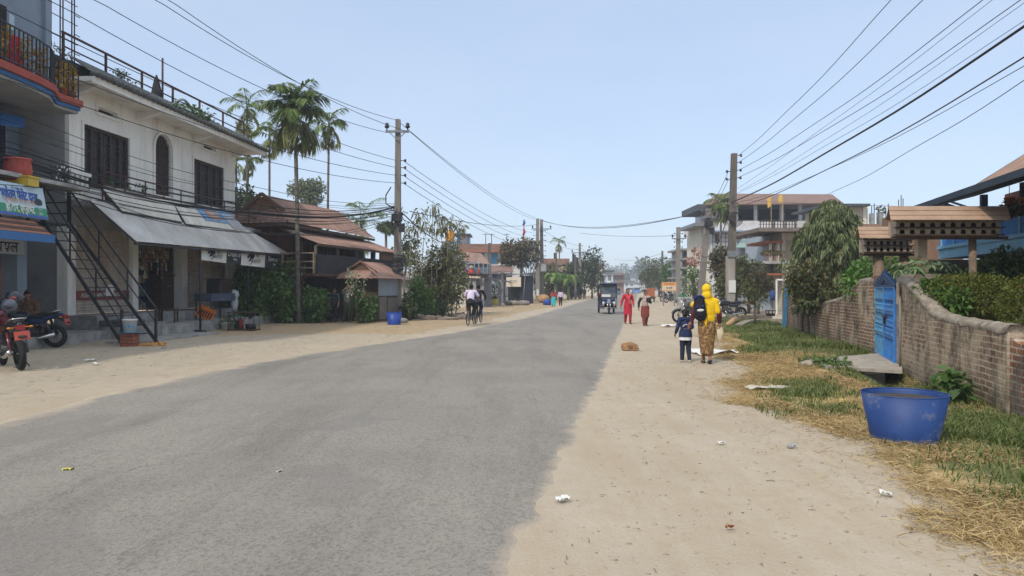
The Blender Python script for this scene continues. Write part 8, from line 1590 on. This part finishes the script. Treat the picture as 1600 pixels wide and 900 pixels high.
# far traffic at the end of the street
for k,(px,py,c,lab) in enumerate(((963,461,(.1,.14,.2),'tiny dark blue vehicle far down the street'),(985,458.5,(.5,.5,.5),'tiny pale vehicle far down the street'),(996,459,(.1,.2,.45),'tiny blue vehicle at the far right of the street'))):
    q=G(px,py); t=thing('parked_car',lab,'car',q); MB().box(q.x-.9,q.x+.9,q.y,q.y+3.6,.3,1.0).box(q.x-.75,q.x+.75,q.y+.6,q.y+3.2,1.001,1.6).build('body',M('car_%d'%k,c,.35,.1,1,0,spec=.6),t); MB().box(q.x-.7,q.x+.7,q.y+.57,q.y+.599,1.05,1.5).build('windscreen',mGLASS,t)
    for s in (-.8,.8): 
        for y in (.6,2.9): MB().ring((q.x+s,q.y+y,.32),.25,.08,(1,0,0),14,6).build('wheel',mTYRE,t)
# ---------------------------------------------------------------- sleeping dog
dg=thing('sleeping_dog','brown dog curled up asleep on the edge of the road','dog'); mFUR,nt,bs=newmat('dog_fur'); p=objc(nt); n1=noi(nt,objc(nt,(1,1,2)),9,6,.7); n2=noi(nt,p,70,3,.7); c=ramp(nt,n1,[(.3,(.13,.06,.025)),(.55,(.30,.16,.07)),(.75,(.42,.27,.14))]); c=mix(nt,.4,c,ramp(nt,n2,[(.3,.5),(.7,1.0)]),'MULTIPLY'); L(nt,c,bs.inputs['Base Color']); bs.inputs['Roughness'].default_value=.9; bump(nt,bs,n2,.5,.01)
remesh('body',[((-.20,.02,.12),(.02,.06,.13),.115,.125,0),((.02,.06,.13),(.15,.02,.12),.12,.10,0),((-.22,.0,.10),(-.16,-.12,.07),.10,.065,0),((.15,.02,.12),(.20,-.06,.10),.075,.06,0),((.19,-.07,.10),(.215,-.10,.085),.058,.055,0),((.22,-.12,.075),(.265,-.16,.05),.038,.024,0),((.185,-.03,.15),(.17,-.02,.185),.022,.01,0),((.235,-.06,.14),(.245,-.045,.175),.022,.01,0),((-.16,-.12,.06),(-.03,-.16,.035),.045,.028,0),((-.03,-.16,.035),(.05,-.165,.025),.026,.022,0),((.12,-.04,.06),(.10,-.15,.03),.04,.026,0),((.10,-.15,.03),(.20,-.17,.022),.024,.022,0),((-.28,-.03,.08),(-.25,-.14,.035),.035,.026,0),((-.25,-.14,.035),(-.1,-.21,.025),.026,.016,0)],.009,[mFUR],dg,2,.006)
MB().ell((.272,-.168,.05),(.014,.012,.011)).build('nose',mEYE,dg); dg.location=Gz(986,548)+V(0,.12,0); dg.rotation_euler=(0,0,rad(4)); dg.scale=(.70,.72,.80)
# odds and ends by the pillar
q=P(1207,461,29.5); tag(MB().lathe([(.02,.2),(.08,.16),(.11,0),(.09,-.2),(.02,-.22)],q,10,sx=1,sy=.5).build('blue_cloth',cloth('cloth_blue',(.04,.08,.22))),'blue cloth hanging by the broken brick pillar','cloth')
q=P(1204,493,29.5); t=thing('wire_basket','small dark wire basket on a stand by the broken pillar','basket',q); mb=MB(); mb.ring(q+V(0,0,.2),.2,.015,(0,0,1),16,5).ring(q,.16,.015,(0,0,1),16,5).lathe([(0,-.02),(.16,-.02),(.18,.08)],q,16)
for k in range(8): a=k*.785; mb.bar(q+V(.16*math.cos(a),.16*math.sin(a),0),q+V(.2*math.cos(a),.2*math.sin(a),.2),.015)
mb.build('basket',mBLACKM,t)
# ---------------------------------------------------------------- overhead cables
mCAB=M('cable_black',(.02,.02,.022),.6,.2,5,0); mCABG=M('cable_grey',(.055,.06,.065),.5,.2,5,0)
def wire(a,b,label,sag=.3,r=.009,ext=0,group=None,wig=0,mat=None):
    """cable from a to b (world points), extended past b by ext of its length, sagging in the middle"""
    a=Vector(a);b=Vector(b); e=b+(b-a)*ext; n=26; pts=[]
    L_=1+ext
    for i in range(n+1):
        t=i/n; p=a.lerp(e,t); u=t*L_
        p.z-=4*sag*u*(1-u) if u<1 else -4*sag*(u-1)*u*0
        if wig: p.z+=wig*math.sin(t*17+a.x*3)*t*(1-t)*2
        pts.append(p)
    return tag(MB().tube(pts,r,6).build('power_cable',mat or mCAB),label,'cable',group)
d=34.5
def pw_(px,py,dd=d): return P(px,py,dd)
# left pole towards the camera, upper wires
gL='bare wires from the left pole over the white house'
for k,(x0,y0,x1,y1,d1,lab) in enumerate(((622,188,245,0,20.2,'highest bare wire from the left pole top running up left out of the sky'),(642,207,265,0,20.6,'wire from the right crossarm insulator of the left pole running up left'),(604,207,150,0,19.4,'wire from the left crossarm insulator of the left pole crossing above the palms'),(620,251,98,10,18.5,'upper stud wire of the left pole crossing the tallest palm crown'),(620,262,0,10,17.5,'second stud wire of the left pole passing above the roof railing'),(620,274,0,75,17,'third stud wire of the left pole crossing the white house eave'),(620,286,0,120,16.6,'lowest stud wire of the left pole crossing the white facade'))): wire(pw_(x0,y0),P(x1,y1,d1),lab,.45,.011,.5,gL)
gB='black cables bundled across the white house front'
q_=random.Random(9)
for k,(y0,y1,x1,r,lab) in enumerate(((322,228,0,.02,'thick black cable, top of the bundle across the white house front'),(324,240,0,.028,'thickest black cable of the bundle crossing below the large window'),(326,247,0,.016,'black cable running close under the thickest cable'),(329,252,0,.02,'thick lower cable of the bundle above the hoardings'),(331,262,0,.012,'thin cable just above the red sack'),(334,235,0,.012,'thin cable sagging across the arched door'),(337,272,0,.012,'thin cable low over the white hoarding'),(320,200,0,.009,'thin wire across the large window'),(318,170,0,.009,'thin wire across the upper facade below the eave'),(341,292,60,.012,'thin cable lying over the tin awning'),(345,300,110,.01,'lowest thin cable grazing the awning'),(323,218,0,.01,'thin cable just above the thick top cable of the bundle'),(328,258,0,.014,'black cable between the thick lower cable and the red sack wire'),(333,243,0,.01,'thin slack cable inside the bundle, crossing the balcony plants'),(339,282,30,.01,'thin cable just over the stair landing'),(325,186,0,.007,'very thin wire crossing the small left vent'))):
    wire(pw_(616,y0),P(x1,y1,18.2+q_.uniform(-.5,.8)),lab,.75+q_.uniform(-.15,.25),r,.5,gB,.1)
# left pole towards the distant pair
for k,(x0,y0,x1,y1,lab) in enumerate(((642,207,842,344,'upper bare wire from the left pole to the distant pole pair'),(622,189,846,343,'bare wire from the left pole top to the distant pole pair'),(630,251,840,365,'stud wire from the left pole, upper, to the distant pair'),(630,262,840,373,'stud wire from the left pole, second, to the distant pair'),(630,274,840,381,'stud wire from the left pole, third, to the distant pair'),(630,286,840,389,'stud wire from the left pole, lowest, to the distant pair'))): wire(pw_(x0,y0),P(x1,y1,86),lab,.7,.013,0,'wires from left pole to distant pair')
for k,(y0,x1,y1,dd,r,lab) in enumerate(((332,705,382,60,.03,'thick black cable dropping from the left pole into the dark trees'),(338,668,372,45,.014,'thin drop wire from the left pole into the tall stalks'),(342,760,384,72,.016,'drop cable from the left pole to the short dark pole'))): wire(pw_(628,y0),P(x1,y1,dd),lab,.35,r)
# across the street
wire(P(846,344,86.5),P(1101,330,46),'thick cable crossing the street between the distant pair and leaning pole',1.0,.024); wire(P(847,345,86.5),P(1141,322,36.7),'cable sagging across the street to the tall right pole',.9,.016); wire(P(906,364,100),P(1058,368,72),'thin wire crossing the street farther away',.25,.02); wire(P(640,330,34.5),P(846,349,86),'cable along the left roadside carrying the street crossing',.5,.018)
for k,(y0,y1) in enumerate(((385,396),(392,402))): wire(P(906,y0,100),P(942,y1+12,150),('wire upper between the far left poles','wire lower between the far left poles')[k],.4,.016)
for k,(x1,dd,y1) in enumerate(((906,100,384),(906,100,390))): wire(P(849,360+k*14,87),P(x1,y1,dd),('upper wire from distant pair to the pole by dark tree','lower wire from distant pair to the pole by dark tree')[k],.3,.016)
wire(P(1036,395,125),P(960,405,200),'faint wire between the far right pole and the street end',.8,.025)
# right pole towards the camera
gR='bare wires from the right pole stud insulators'
dd=36.6
for k,(x0,y0,x1,y1,d1,r,sag,lab) in enumerate(((1155,242,1393,0,17.1,.010,.2,'topmost wire from the tall right pole to the sky top edge'),(1155,253,1443,0,16.8,.010,.22,'second wire from the top of the tall right pole'),(1154,266,1537,0,16.2,.010,.25,'third wire from the tall right pole'),(1152,278,1596,0,15.9,.010,.28,'fourth wire, crossing the thin one near the tall right pole'),(1152,295,1552,0,16.4,.006,.1,'thin wire crossing the fourth one near the tall right pole'),(1156,298,1600,6,15.6,.006,.2,'thin wire next to the fourth one'),(1150,303,1600,34,14.2,.006,.2,'thin wire just above the thick black cable'),(1144,316,1600,42,13.2,.026,.25,'thick black cable from the tall right pole to the right edge'),(1144,325,1600,90,12.6,.014,.35,'medium black cable below the thick one, right edge'),(1146,318,1600,104,13.0,.007,.35,'thin cable twisting along the medium cable'),(1290,305,1600,125,13.4,.008,.15,'lowest cable passing over the brown roof at right'))):
    wire(P(x0,y0,dd if k<10 else 30),P(x1,y1,d1),lab,sag,r,.45,gR if k<4 else None,.05)
wire(P(1138,268,36.7),P(1102,335,46),'pair of drop wires, upper, from tall right pole to leaning pole',.2,.012); wire(P(1138,281,36.7),P(1100,345,46),'pair of drop wires, lower, from tall right pole to leaning pole',.2,.012); wire(P(1139,330,36.7),P(1098,400,46),'slack black cable from coil to leaning pole',.8,.02)
wire(P(1147,312,36.6),P(1620,327,14),'thin horizontal wire over the dovecotes to the right house',.05,.006)
